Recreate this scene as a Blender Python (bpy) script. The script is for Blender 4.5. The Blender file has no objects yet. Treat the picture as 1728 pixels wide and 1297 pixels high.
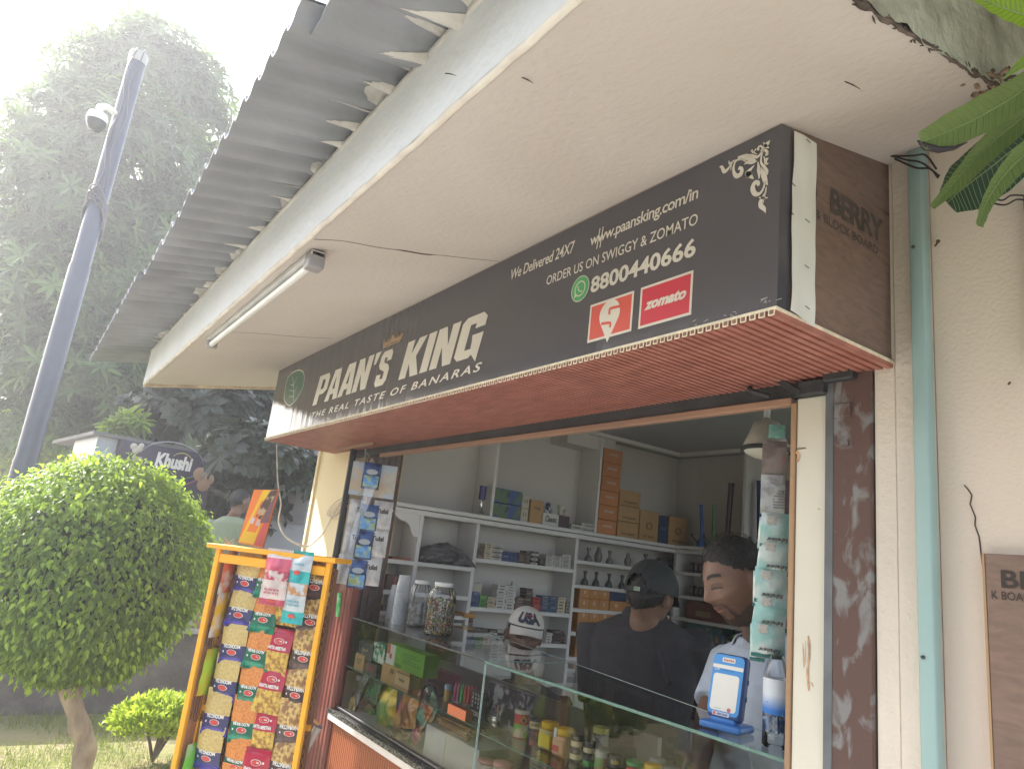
import bpy, bmesh, math, random
import numpy as np
from mathutils import Vector, Matrix, noise as mnoise

C = bpy.context.scene
COL = C.collection
R = math.radians
PI = math.pi

# ------------------------------------------------------------------ camera
FPX, PCX, PCY = 1206.0, 864.0, 648.5            # focal length and centre, in pixels of the 1728 px photograph
_vx = np.array([-849.0, 201.5, FPX]); _vx /= np.linalg.norm(_vx)
_vy = np.array([1836.0, 516.5, FPX]); _vy -= _vy.dot(_vx) * _vx; _vy /= np.linalg.norm(_vy)
AX, AY = -_vx, _vy
AZ = np.cross(AX, AY)
CM = np.array([AX, AY, AZ])                      # camera axes (right, down, forward) -> world
EYE = np.array([0.0, 0.0, 1.6])

def ray(px, py):
    return CM @ np.array([px - PCX, py - PCY, FPX])

def on(px, py, x=None, y=None, z=None):
    """the point of a real plane (x=, y= or z= constant) seen at a pixel of the photograph"""
    r = ray(px, py)
    if x is not None: t = (x - EYE[0]) / r[0]
    elif y is not None: t = (y - EYE[1]) / r[1]
    else: t = (z - EYE[2]) / r[2]
    return Vector(EYE + t * r)

def dep(px, py, d):
    return Vector(EYE + ray(px, py) / FPX * d)

def atd(px, py, d):
    r = ray(px, py)
    return Vector(EYE + r * (d / math.hypot(r[0], r[1])))

cam_d = bpy.data.cameras.new('camera'); cam = bpy.data.objects.new('camera', cam_d); COL.objects.link(cam)
cam_d.sensor_fit = 'HORIZONTAL'; cam_d.sensor_width = 36.0; cam_d.lens = FPX / 1728 * 36.0
cam_d.clip_start = 0.05; cam_d.clip_end = 500
_r, _u, _f = CM @ np.array([1., 0, 0]), CM @ np.array([0, -1., 0]), CM @ np.array([0, 0, 1.])
cam.matrix_world = Matrix(((_r[0], _u[0], -_f[0], EYE[0]), (_r[1], _u[1], -_f[1], EYE[1]), (_r[2], _u[2], -_f[2], EYE[2]), (0, 0, 0, 1)))
C.camera = cam

# ------------------------------------------------------------------ daylight
SUN_DIR = Vector((-0.74, -0.32, 0.62)).normalized()      # from the scene towards the sun
sun_el = math.asin(SUN_DIR.z)
w = bpy.data.worlds.new('World'); C.world = w; w.use_nodes = True
nt = w.node_tree; bg = nt.nodes['Background']
sky = nt.nodes.new('ShaderNodeTexSky'); sky.sky_type = 'NISHITA'; sky.sun_disc = False
sky.sun_elevation = sun_el; sky.sun_rotation = math.atan2(SUN_DIR.x, SUN_DIR.y)
sky.air_density = 1.3; sky.dust_density = 4.0; sky.ozone_density = 1.0
# thin white cloud mixed over the sky
tc = nt.nodes.new('ShaderNodeTexCoord'); mp = nt.nodes.new('ShaderNodeMapping'); mp.inputs['Scale'].default_value = (1.2, 1.2, 2.6)
ns = nt.nodes.new('ShaderNodeTexNoise'); ns.inputs['Scale'].default_value = 2.6; ns.inputs['Detail'].default_value = 7; ns.inputs['Roughness'].default_value = .55
cr = nt.nodes.new('ShaderNodeValToRGB'); cr.color_ramp.elements[0].position = .40; cr.color_ramp.elements[1].position = .68
mx = nt.nodes.new('ShaderNodeMixRGB'); mx.inputs['Color2'].default_value = (9.2, 10.2, 11.6, 1)
nt.links.new(tc.outputs['Generated'], mp.inputs['Vector']); nt.links.new(mp.outputs[0], ns.inputs['Vector'])
nt.links.new(ns.outputs['Fac'], cr.inputs[0]); nt.links.new(cr.outputs[0], mx.inputs['Fac'])
nt.links.new(sky.outputs[0], mx.inputs['Color1']); nt.links.new(mx.outputs[0], bg.inputs['Color'])
bg.inputs['Strength'].default_value = 0.105
sl = bpy.data.lights.new('sun', 'SUN'); sl.energy = 4.8; sl.angle = R(0.6); sl.color = (1.0, .95, .88)
so = bpy.data.objects.new('sun', sl); COL.objects.link(so); so.rotation_euler = SUN_DIR.to_track_quat('Z', 'Y').to_euler(); so.location = (0, 0, 20)

C.view_settings.view_transform = 'Standard'; C.view_settings.look = 'None'
C.view_settings.exposure = 1.78; C.view_settings.gamma = 1.0
C.render.engine = 'CYCLES'
C.cycles.use_denoising = True
C.cycles.max_bounces = 9; C.cycles.diffuse_bounces = 5; C.cycles.glossy_bounces = 4
C.cycles.transmission_bounces = 6; C.cycles.transparent_max_bounces = 14; C.cycles.volume_bounces = 0
C.cycles.caustics_reflective = False; C.cycles.caustics_refractive = False
C.cycles.sample_clamp_indirect = 6.0

# ------------------------------------------------------------------ materials
MATS = {}
def mat(name, col, rough=.6, var=.12, vs=6.0, bump=0.0, bs=60.0, metal=0.0, spec=.5, col2=None, p0=.35, p1=.65, stretch=None, bstretch=None, detail=4, dist=0.0, sss=0.0, coat=0.0):
    """procedural surface: base colour varied by noise (towards col2 when given), optional bump"""
    if name in MATS: return MATS[name]
    m = bpy.data.materials.new(name); m.use_nodes = True; n = m.node_tree.nodes; L = m.node_tree.links
    b = n['Principled BSDF']; b.inputs['Roughness'].default_value = rough; b.inputs['Metallic'].default_value = metal
    b.inputs['Specular IOR Level'].default_value = spec
    if coat: b.inputs['Coat Weight'].default_value = coat; b.inputs['Coat Roughness'].default_value = .08
    t = n.new('ShaderNodeTexCoord'); src = t.outputs['Object']
    def mapped(s):
        q = n.new('ShaderNodeMapping'); q.inputs['Scale'].default_value = s; L.new(src, q.inputs['Vector']); return q.outputs[0]
    if col2 is None: col2 = tuple(c * (1 - var) for c in col); c1 = tuple(min(1, c * (1 + var * .6)) for c in col)
    else: c1 = col
    z = n.new('ShaderNodeTexNoise'); z.inputs['Scale'].default_value = vs; z.inputs['Detail'].default_value = detail; z.inputs['Distortion'].default_value = dist
    L.new(mapped(stretch) if stretch else src, z.inputs['Vector'])
    r = n.new('ShaderNodeValToRGB'); r.color_ramp.elements[0].position = p0; r.color_ramp.elements[1].position = p1
    r.color_ramp.elements[0].color = (*c1, 1); r.color_ramp.elements[1].color = (*col2, 1)
    L.new(z.outputs['Fac'], r.inputs[0]); L.new(r.outputs[0], b.inputs['Base Color'])
    if bump:
        y = n.new('ShaderNodeTexNoise'); y.inputs['Scale'].default_value = bs; y.inputs['Detail'].default_value = 5
        L.new(mapped(bstretch) if bstretch else src, y.inputs['Vector'])
        k = n.new('ShaderNodeBump'); k.inputs['Strength'].default_value = 1.0; k.inputs['Distance'].default_value = bump
        L.new(y.outputs['Fac'], k.inputs['Height']); L.new(k.outputs[0], b.inputs['Normal'])
    MATS[name] = m
    return m

def flat(name, col, rough=.5, **k):
    return mat(name, col, rough, var=k.pop('var', .06), **k)

def leafmat(name, col, col2, trans, rough=.45, vs=1.2, mixf=.38):
    """leaf: diffuse + gloss with light coming through the blade"""
    if name in MATS: return MATS[name]
    m = bpy.data.materials.new(name); m.use_nodes = True; n = m.node_tree.nodes; L = m.node_tree.links
    b = n['Principled BSDF']; b.inputs['Roughness'].default_value = rough; b.inputs['Specular IOR Level'].default_value = .4
    a = n.new('ShaderNodeAttribute'); a.attribute_name = 'tone'
    r = n.new('ShaderNodeValToRGB'); r.color_ramp.elements[0].color = (*col, 1); r.color_ramp.elements[1].color = (*col2, 1)
    r.color_ramp.elements[0].position = .1; r.color_ramp.elements[1].position = .9
    L.new(a.outputs['Fac'], r.inputs[0]); L.new(r.outputs[0], b.inputs['Base Color'])
    t = n.new('ShaderNodeBsdfTranslucent'); q = n.new('ShaderNodeMixRGB'); q.blend_type = 'MIX'; q.inputs[0].default_value = .6
    L.new(r.outputs[0], q.inputs['Color1']); q.inputs['Color2'].default_value = (*trans, 1); L.new(q.outputs[0], t.inputs['Color'])
    s = n.new('ShaderNodeMixShader'); s.inputs[0].default_value = mixf
    L.new(b.outputs[0], s.inputs[1]); L.new(t.outputs[0], s.inputs[2]); L.new(s.outputs[0], n['Material Output'].inputs['Surface'])
    MATS[name] = m
    return m

def glassmat(name, tint=(.93, .97, .95), rough=0.01, ior=1.5, boost=1.0):
    """thin pane: see-through, mirror-like at grazing angles"""
    if name in MATS: return MATS[name]
    m = bpy.data.materials.new(name); m.use_nodes = True; n = m.node_tree.nodes; L = m.node_tree.links
    n.remove(n['Principled BSDF'])
    t = n.new('ShaderNodeBsdfTransparent'); t.inputs[0].default_value = (*tint, 1)
    g = n.new('ShaderNodeBsdfGlossy'); g.inputs['Roughness'].default_value = rough; g.inputs['Color'].default_value = (1, 1, 1, 1)
    f = n.new('ShaderNodeFresnel'); f.inputs[0].default_value = ior
    k = n.new('ShaderNodeMath'); k.operation = 'MULTIPLY'; k.inputs[1].default_value = boost; k.use_clamp = True
    s = n.new('ShaderNodeMixShader'); L.new(f.outputs[0], k.inputs[0]); L.new(k.outputs[0], s.inputs[0])
    L.new(t.outputs[0], s.inputs[1]); L.new(g.outputs[0], s.inputs[2]); L.new(s.outputs[0], n['Material Output'].inputs['Surface'])
    MATS[name] = m
    return m

# ------------------------------------------------------------------ mesh building
WLOC = {}
class MB:
    def __init__(self): self.v = []; self.f = []; self.m = []; self.sm = []
    def add(self, vs, fs, mi=0, smooth=False):
        o = len(self.v); self.v += [tuple(p) for p in vs]
        for f in fs: self.f.append([i + o for i in f]); self.m.append(mi); self.sm.append(smooth)
        return self
    def box(self, a, b, mi=0):
        x0, x1 = sorted((a[0], b[0])); y0, y1 = sorted((a[1], b[1])); z0, z1 = sorted((a[2], b[2]))
        v = [(x0, y0, z0), (x1, y0, z0), (x1, y1, z0), (x0, y1, z0), (x0, y0, z1), (x1, y0, z1), (x1, y1, z1), (x0, y1, z1)]
        return self.add(v, [(0, 3, 2, 1), (4, 5, 6, 7), (0, 1, 5, 4), (1, 2, 6, 5), (2, 3, 7, 6), (3, 0, 4, 7)], mi)
    def bbox(self, a, b, r=.003, mi=0, seg=1):
        """box with chamfered edges"""
        bm = bmesh.new(); bmesh.ops.create_cube(bm, size=1)
        for q in bm.verts: q.co = Vector([(a[i] + b[i]) / 2 + q.co[i] * abs(b[i] - a[i]) for i in range(3)])
        bmesh.ops.bevel(bm, geom=bm.edges[:], offset=r, segments=seg, affect='EDGES', profile=.5)
        return self.frombm(bm, mi, seg > 1)
    def frombm(self, bm, mi=0, smooth=False, M=None):
        bm.verts.index_update()
        vs = [(M @ q.co) if M is not None else q.co for q in bm.verts]
        self.add(vs, [[q.index for q in f.verts] for f in bm.faces], mi, smooth); bm.free(); return self
    def obox(self, c, ux, uy, uz, s, mi=0, r=0.0, seg=1):
        """oriented box: centre, three unit axes, full sizes"""
        bm = bmesh.new(); bmesh.ops.create_cube(bm, size=1)
        for q in bm.verts: q.co = Vector((q.co.x * s[0], q.co.y * s[1], q.co.z * s[2]))
        if r: bmesh.ops.bevel(bm, geom=bm.edges[:], offset=r, segments=seg, affect='EDGES', profile=.5)
        M = Matrix.Translation(Vector(c)) @ Matrix((ux, uy, uz)).transposed().to_4x4()
        return self.frombm(bm, mi, r > 0 and seg > 1, M)
    def prism(self, pts, z0, z1, M=None, mi=0):
        n = len(pts); vs = [Vector((p[0], p[1], z0)) for p in pts] + [Vector((p[0], p[1], z1)) for p in pts]
        if M is not None: vs = [M @ q for q in vs]
        return self.add(vs, [list(range(n))[::-1], list(range(n, 2 * n))] + [(i, (i + 1) % n, n + (i + 1) % n, n + i) for i in range(n)], mi)
    def tube(self, pts, r, seg=8, mi=0, cap=True, smooth=True):
        pts = [Vector(p) for p in pts]; n = len(pts); rs = r if isinstance(r, (list, tuple)) else [r] * n
        o = len(self.v); up = None; vs = []
        for i, p in enumerate(pts):
            d = (pts[min(i + 1, n - 1)] - pts[max(i - 1, 0)]).normalized()
            if up is None:
                up = d.orthogonal().normalized()
            else:
                up = (up - d * up.dot(d))
                up = up.normalized() if up.length > 1e-6 else d.orthogonal().normalized()
            s = d.cross(up)
            for k in range(seg):
                a = 2 * PI * k / seg; vs.append(p + (up * math.cos(a) + s * math.sin(a)) * rs[i])
        fs = [(i * seg + k, i * seg + (k + 1) % seg, (i + 1) * seg + (k + 1) % seg, (i + 1) * seg + k) for i in range(n - 1) for k in range(seg)]
        self.add(vs, fs, mi, smooth)
        if cap:
            self.add(vs[:seg], [list(range(seg))[::-1]], mi); self.add(vs[-seg:], [list(range(seg))], mi)
        return self
    def lathe(self, prof, c=(0, 0, 0), seg=24, mi=0, axis=None, smooth=True, rib=0.0, nrib=0):
        """revolve (radius, height) pairs about the vertical through c"""
        vs = []; n = len(prof)
        for (r, h) in prof:
            for k in range(seg):
                a = 2 * PI * k / seg; rr = r * (1 + (rib * math.cos(a * nrib) if rib else 0)); vs.append(Vector((rr * math.cos(a), rr * math.sin(a), h)))
        if axis is not None:
            q = Vector((0, 0, 1)).rotation_difference(Vector(axis)); vs = [q @ v for v in vs]
        vs = [v + Vector(c) for v in vs]
        fs = [(i * seg + k, i * seg + (k + 1) % seg, (i + 1) * seg + (k + 1) % seg, (i + 1) * seg + k) for i in range(n - 1) for k in range(seg)]
        self.add(vs, fs, mi, smooth)
        if prof[0][0] > 1e-5: self.add(vs[:seg], [list(range(seg))[::-1]], mi)
        if prof[-1][0] > 1e-5: self.add(vs[-seg:], [list(range(seg))], mi)
        return self
    def grid(self, fn, nu, nv, mi=0, smooth=True, closed=False):
        vs = [fn(i / nu, j / nv) for j in range(nv + 1) for i in range(nu + 1)]
        fs = [(j * (nu + 1) + i, j * (nu + 1) + i + 1, (j + 1) * (nu + 1) + i + 1, (j + 1) * (nu + 1) + i) for j in range(nv) for i in range(nu)]
        return self.add(vs, fs, mi, smooth)
    def ribbon(self, pts, ws, M=None, mi=0):
        """flat stroke in the xy plane, mapped by M"""
        pts = [Vector(p).to_2d() for p in pts]; n = len(pts); vs = []
        for i, p in enumerate(pts):
            d = pts[min(i + 1, n - 1)] - pts[max(i - 1, 0)]; d = d.normalized() if d.length else Vector((1, 0)); s = Vector((-d.y, d.x)) * ws[i] / 2
            vs += [(p + s).to_3d(), (p - s).to_3d()]
        if M is not None: vs = [M @ q for q in vs]
        return self.add(vs, [(2 * i, 2 * i + 1, 2 * i + 3, 2 * i + 2) for i in range(n - 1)], mi)
    def build(self, name, mats, parent=None, origin=None, tag_=None):
        if not isinstance(mats, (list, tuple)): mats = [mats]
        if parent is not None: off = WLOC[parent.name]
        elif origin is not None: off = Vector(origin)
        else:
            a = np.array([tuple(q) for q in self.v]); mn, mx_ = a.min(0), a.max(0)
            off = Vector(((mn[0] + mx_[0]) / 2, (mn[1] + mx_[1]) / 2, mn[2]))
        me = bpy.data.meshes.new(name)
        me.from_pydata([(q[0] - off[0], q[1] - off[1], q[2] - off[2]) for q in self.v], [], self.f)
        for mm in mats: me.materials.append(mm)
        me.polygons.foreach_set('material_index', self.m); me.polygons.foreach_set('use_smooth', self.sm); me.update()
        o = bpy.data.objects.new(name, me); COL.objects.link(o)
        if parent is not None: o.parent = parent; WLOC[o.name] = off
        else: o.location = off; WLOC[o.name] = Vector(off)
        return o

def npmesh(name, V, F, mats, parent=None, origin=None, tone=None, smooth=False):
    """fast mesh from numpy arrays; all faces have the same number of corners"""
    off = np.array(WLOC[parent.name]) if parent is not None else np.array(origin if origin is not None else (0, 0, 0), float)
    me = bpy.data.meshes.new(name); nv, nf, k = len(V), len(F), F.shape[1]
    me.vertices.add(nv); me.vertices.foreach_set('co', (V - off).astype(np.float32).ravel())
    me.loops.add(nf * k); me.loops.foreach_set('vertex_index', F.astype(np.int32).ravel())
    me.polygons.add(nf); me.polygons.foreach_set('loop_start', np.arange(0, nf * k, k, dtype=np.int32))
    me.polygons.foreach_set('loop_total', np.full(nf, k, dtype=np.int32))
    me.polygons.foreach_set('use_smooth', np.full(nf, smooth))
    me.update(calc_edges=True); me.validate()
    if tone is not None:
        at = me.attributes.new('tone', 'FLOAT', 'POINT'); at.data.foreach_set('value', tone.astype(np.float32))
    for mm in (mats if isinstance(mats, (list, tuple)) else [mats]): me.materials.append(mm)
    o = bpy.data.objects.new(name, me); COL.objects.link(o)
    if parent is not None: o.parent = parent
    else: o.location = tuple(off)
    WLOC[o.name] = Vector(off)
    return o

def tag(o, label=None, cat=None, group=None, kind=None):
    if label: o['label'] = label
    if cat: o['category'] = cat
    if group: o['group'] = group
    if kind: o['kind'] = kind
    return o

def thing(name, label, cat, loc=(0, 0, 0), group=None):
    o = bpy.data.objects.new(name, None); COL.objects.link(o); o.location = loc; o.empty_display_size = .1
    WLOC[o.name] = Vector(loc)
    return tag(o, label, cat, group)

def copy_thing(root, loc, rotz=None, label=None, rot=None, scale=None):
    kids = [(c, [g for g in GRAPH.get(c.name, [])]) for c in root.children]
    r = root.copy(); COL.objects.link(r); r.location = loc
    if rotz is not None: r.rotation_euler = (0, 0, rotz)
    if rot is not None: r.rotation_euler = rot
    if scale is not None: r.scale = scale
    if label: r['label'] = label
    for ch in root.children:
        c = ch.copy(); COL.objects.link(c); c.parent = r
        for g in ch.children:
            d = g.copy(); COL.objects.link(d); d.parent = c
    return r
GRAPH = {}

def textgeo(s, bold=0.0, shear=0.0, spacing=1.0):
    cu = bpy.data.curves.new('t', 'FONT'); cu.body = s; cu.size = 1; cu.offset = bold; cu.shear = shear; cu.space_character = spacing; cu.resolution_u = 3
    ob = bpy.data.objects.new('t', cu); me = bpy.data.meshes.new_from_object(ob)
    vs = [q.co.copy() for q in me.vertices]; fs = [list(p.vertices) for p in me.polygons]
    bpy.data.objects.remove(ob); bpy.data.curves.remove(cu); bpy.data.meshes.remove(me)
    return vs, fs

def add_text(mb, s, o, u, v, w, h, mi=0, bold=0.0, shear=0.0, spacing=1.0, lift=.001):
    """lay the word s in the box whose lower left corner is o, w along u, h along v"""
    vs, fs = textgeo(s, bold, shear, spacing)
    x0 = min(q.x for q in vs); x1 = max(q.x for q in vs); y0 = min(q.y for q in vs); y1 = max(q.y for q in vs)
    u = Vector(u).normalized(); v = Vector(v).normalized(); n = u.cross(v)
    mb.add([Vector(o) + u * ((q.x - x0) / (x1 - x0) * w) + v * ((q.y - y0) / (y1 - y0) * h) + n * lift for q in vs], fs, mi)

def mapM(o, u, v, n=None):
    """matrix taking (x, y, z) to o + x u + y v + z n"""
    u, v = Vector(u), Vector(v); n = Vector(n) if n is not None else u.cross(v).normalized()
    return Matrix(((u.x, v.x, n.x, o[0]), (u.y, v.y, n.y, o[1]), (u.z, v.z, n.z, o[2]), (0, 0, 0, 1)))

def smoothpath(pts, n=6):
    """Catmull-Rom through pts"""
    P = [Vector(p) for p in pts]; P = [P[0] * 2 - P[1]] + P + [P[-1] * 2 - P[-2]]; out = []
    for i in range(1, len(P) - 2):
        for k in range(n):
            t = k / n; a, b, c, d = P[i - 1:i + 3]
            out.append(.5 * ((2 * b) + (c - a) * t + (2 * a - 5 * b + 4 * c - d) * t * t + (3 * b - a - 3 * c + d) * t ** 3))
    out.append(P[-2]); return out

rng = random.Random(7)
ORD = ['lowest', 'second', 'third', 'fourth', 'fifth', 'sixth', 'seventh', 'eighth', 'ninth', 'tenth']
# ================================================================== key planes of the kiosk
YS = 1.05                      # front of the sign box
ZB = on(1311, 519, y=YS).z     # its lower edge
ZT = on(1318, 207, y=YS).z     # its upper edge, touching the porch ceiling
YF = 1.454                     # facade
XR, XL = -.756, -3.935         # right and left end of the sign box
SL = .21                       # rise of the porch slab towards the building
def slab_z(y): return ZT + SL * (y - YS)
XS = -3.5                      # front of the shelves on the left wall
YB = 3.80                      # front of the shelves on the back wall
ZC = 2.489                     # shop ceiling
ZSH = 1.845                    # top of the long shelf
ZCT = 1.264                    # glass top of the counter
ZMID = 1.047                   # glass shelf in the counter
ZLOW = .822                    # bottom board of the counter

cream = mat('cream_wall_paint', (.64, .575, .50), .85, var=.10, vs=1.6, bump=.0035, bs=75)
stucco = mat('pinkish_stucco', (.60, .50, .43), .9, col2=(.66, .60, .50), vs=1.1, bump=.0015, bs=130, p0=.4, p1=.7)
ceilm = mat('porch_ceiling_paint', (.56, .52, .49), .9, col2=(.485, .435, .40), vs=1.1, bump=.002, bs=60, p0=.35, p1=.72, dist=.8)
fasciam = mat('fascia_paint', (.73, .74, .77), .85, col2=(.66, .67, .69), vs=2.5, bump=.003, bs=40)
weather = mat('weathered_slab_edge', (.50, .52, .43), .95, col2=(.14, .13, .11), vs=5, bump=.02, bs=18, p0=.42, p1=.72)
asb = mat('corrugated_cement_sheet', (.27, .285, .31), .9, col2=(.18, .19, .21), vs=3, bump=.002, bs=30)
mortar = mat('mortar_fill', (.52, .50, .47), .95, var=.2, bump=.01, bs=30)
intw = mat('shop_inner_wall', (.60, .58, .565), .7, var=.05, vs=2)
darkst = mat('dark_steel', (.035, .036, .04), .6, var=.4, vs=9, bump=.002, bs=40)
pvcred = mat('red_fluted_pvc', (.40, .165, .13), .40, col2=(.31, .12, .095), vs=9, stretch=(1, 3, 1))
pvccut = mat('cut_pvc_edge', (.78, .70, .55), .7, var=.15, vs=60)
plywood = mat('dark_plywood', (.215, .142, .112), .75, col2=(.165, .108, .086), vs=11, stretch=(1, 1, 4), bump=.001, bs=120, dist=1.5)
plyprint = mat('plywood_stamp_ink', (.085, .066, .060), .85, var=.25, vs=40)
white = mat('white_film', (.70, .70, .66), .5, var=.05)
timber = mat('raw_timber', (.42, .27, .15), .75, col2=(.30, .18, .10), vs=7, stretch=(1, 1, .15), bump=.001, bs=60)

# ------------------------------------------------------------------ porch slab and roof
bld = thing('kiosk_building', 'cream kiosk building with sloping porch slab over the shop opening', 'building', (-2.3, YF, 0))
def slab_pt(x, y, dz=0): return Vector((x, y, slab_z(y) + dz))
X0, X1 = -4.60, -.475
m = MB()     # underside, slightly uneven
def _s(u, v):
    x = X0 + (X1 - X0) * u; y = .483 + (YF + .02 - .483) * v
    return Vector((x, y, slab_z(y) + .004 * mnoise.noise(Vector((x * 1.4, y * 1.4, 0)))))
m.grid(_s, 60, 16)
m.f = [f[::-1] for f in m.f]
m.build('porch_ceiling', ceilm, bld)
m = MB()
TH = .20
m.add([slab_pt(X0, .483, .006), slab_pt(X1, .483, .006), slab_pt(X1, 2.2, .006), slab_pt(X0, 2.2, .006), slab_pt(X0, .483, TH), slab_pt(X1, .483, TH), slab_pt(X1, 2.2, TH), slab_pt(X0, 2.2, TH)],
      [(0, 3, 2, 1), (4, 5, 6, 7), (2, 3, 7, 6), (3, 0, 4, 7)])
m.build('slab', fasciam, bld)
m = MB()     # front fascia with a wavering lower lip
def _fa(u, v):
    x = X0 + (X1 - X0) * u; lip = .006 * mnoise.noise(Vector((x * 6, 0, 3)))
    return Vector((x, .478 - .004 * (1 - v) + .002 * mnoise.noise(Vector((x * 5, v * 2, 0))), slab_z(.483) + lip * (1 - v) + TH * v))
m.grid(_fa, 120, 4); m.build('fascia', fasciam, bld)
m = MB()     # drip lip along the bottom of the fascia
pts = [Vector((X0 + (X1 - X0) * i / 90, .486 + .003 * mnoise.noise(Vector((i * .7, 2, 0))), slab_z(.483) - .002 + .004 * mnoise.noise(Vector((i * .5, 9, 0))))) for i in range(91)]
for q in pts: q.y -= .004; q.z += .003
m.tube(pts, .0085, 6); m.build('fascia_lip', mat('lip_paint', (.70, .66, .60), .9, col2=(.6, .55, .5), vs=20), bld)
m = MB()     # weathered right-hand slab edge, broken along its lower arris
def _se(u, v):
    y = .40 + (2.2 - .40) * u; n1 = mnoise.noise(Vector((y * 9, v * 3, 1))); n2 = mnoise.noise(Vector((y * 30, v * 9, 5)))
    lip = (.012 * n1 + .008 * n2)
    return Vector((X1 + .004 + .008 * n1 + .004 * n2 + .016 * v, y, slab_z(y) - .004 + lip * (1 - v) + (TH + .02) * v))
m.grid(_se, 150, 14); m.build('slab_edge', weather, bld)
m = MB()     # loose crumbs of plaster and straw at the arris
r2 = random.Random(4)
_jag = [Vector((X1 + .004 * mnoise.noise(Vector((i * .6, 3, 0))), .70 + .0105 * i, slab_z(.70 + .0105 * i) - .002 + .004 * mnoise.noise(Vector((i * .35, 0, 8))))) for i in range(100)]
m.tube(_jag, [.0022 + .0062 * max(0, mnoise.noise(Vector((i * .33, 5, 1))) + .25) for i in range(100)], 5, smooth=False)
for i in range(120):
    y = .75 + 1.0 * r2.random() ** .7; z = slab_z(y) + r2.uniform(-.004, .004); a = r2.uniform(-.5, .5)
    L_ = r2.uniform(.006, .022); d = Vector((r2.uniform(-.3, .3), math.cos(a), math.sin(a) + SL)).normalized()
    p = Vector((X1 + r2.uniform(-.010, .004), y, z)); m.tube([p - d * L_ / 2, p + Vector((0, 0, r2.uniform(-.002, .002))), p + d * L_ / 2], [.0006, .0019, .0005], 4)
m.build('crumbling_arris', mat('dark_crumbs', (.11, .085, .07), .95, var=.5, vs=30), bld)
# nest-like hole of exposed brick and reed at the corner
m = MB(); c0 = Vector((X1 - .005, 1.29, slab_z(1.29) - .006))
for i in range(70):
    a = r2.uniform(0, 2 * PI); rr = r2.uniform(.0, .05)
    p = c0 + Vector((-.01 + r2.uniform(-.012, .02), rr * math.cos(a) * 1.3, abs(rr * math.sin(a)) * .9)); d = Vector((r2.uniform(-.4, .4), r2.uniform(-1, 1), r2.uniform(-.3, .5))).normalized() * r2.uniform(.01, .035)
    m.tube([p - d, p + d], [.004, .002], 5)
m.build('broken_corner', mat('exposed_brick', (.30, .20, .13), .95, col2=(.08, .06, .05), vs=26, p0=.4, p1=.6), bld)
# left end: pale mottled timber batten along the slab's left edge
m = MB()
m.add([slab_pt(X0 - .05, .483, -.012), slab_pt(X0, .483, -.012), slab_pt(X0, YF + .5, -.012), slab_pt(X0 - .05, YF + .5, -.012),
       slab_pt(X0 - .05, .483, .05), slab_pt(X0, .483, .05), slab_pt(X0, YF + .5, .05), slab_pt(X0 - .05, YF + .5, .05)],
      [(0, 3, 2, 1), (4, 5, 6, 7), (0, 1, 5, 4), (1, 2, 6, 5), (2, 3, 7, 6), (3, 0, 4, 7)])
m.build('edge_batten', mat('pale_batten', (.62, .50, .36), .8, col2=(.35, .27, .20), vs=14), bld)

# corrugated sheets lying on the slab
def corr(name, x0, x1, ye, dz, pitch=.098, amp=.014, seed=0):
    m = MB(); nx = int((x1 - x0) / pitch * 12)
    ys = [ye, ye + .08, ye + .2, .55, .9, 1.6, 2.3]
    def P(i, y, t):
        x = x0 + (x1 - x0) * i / nx; jag = .006 * mnoise.noise(Vector((x * 8 + seed, 0, 0))) if y == ye else 0
        zz = slab_z(.483) + TH + amp + dz + SL * (y - .483) + amp * (lambda w: math.copysign(abs(w) ** .55, w))(math.cos(2 * PI * (x - x0) / pitch)) + .004 * mnoise.noise(Vector((x * 2, y * 2, seed)))
        return Vector((x, y + jag, zz + t))
    for t, flip in ((0, True), (.006, False)):
        o = [P(i, y, t) for y in ys for i in range(nx + 1)]
        fs = [(j * (nx + 1) + i, j * (nx + 1) + i + 1, (j + 1) * (nx + 1) + i + 1, (j + 1) * (nx + 1) + i) for j in range(len(ys) - 1) for i in range(nx)]
        m.add(o, [f[::-1] for f in fs] if flip else fs, 0, True)
    e0 = [P(i, ye, 0) for i in range(nx + 1)]; e1 = [P(i, ye, .006) for i in range(nx + 1)]
    m.add(e0 + e1, [(i, i + 1, nx + 2 + i, nx + 1 + i) for i in range(nx)], 0)
    return m.build(name, asb, bld)
corr('roof_sheet', -5.15, -3.10, .207, .012)
corr('roof_sheet', -3.14, -1.17, .224, .006, seed=5)
corr('roof_sheet', -1.26, .9, .262, -.012, pitch=.146, amp=.017, seed=11)
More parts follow.
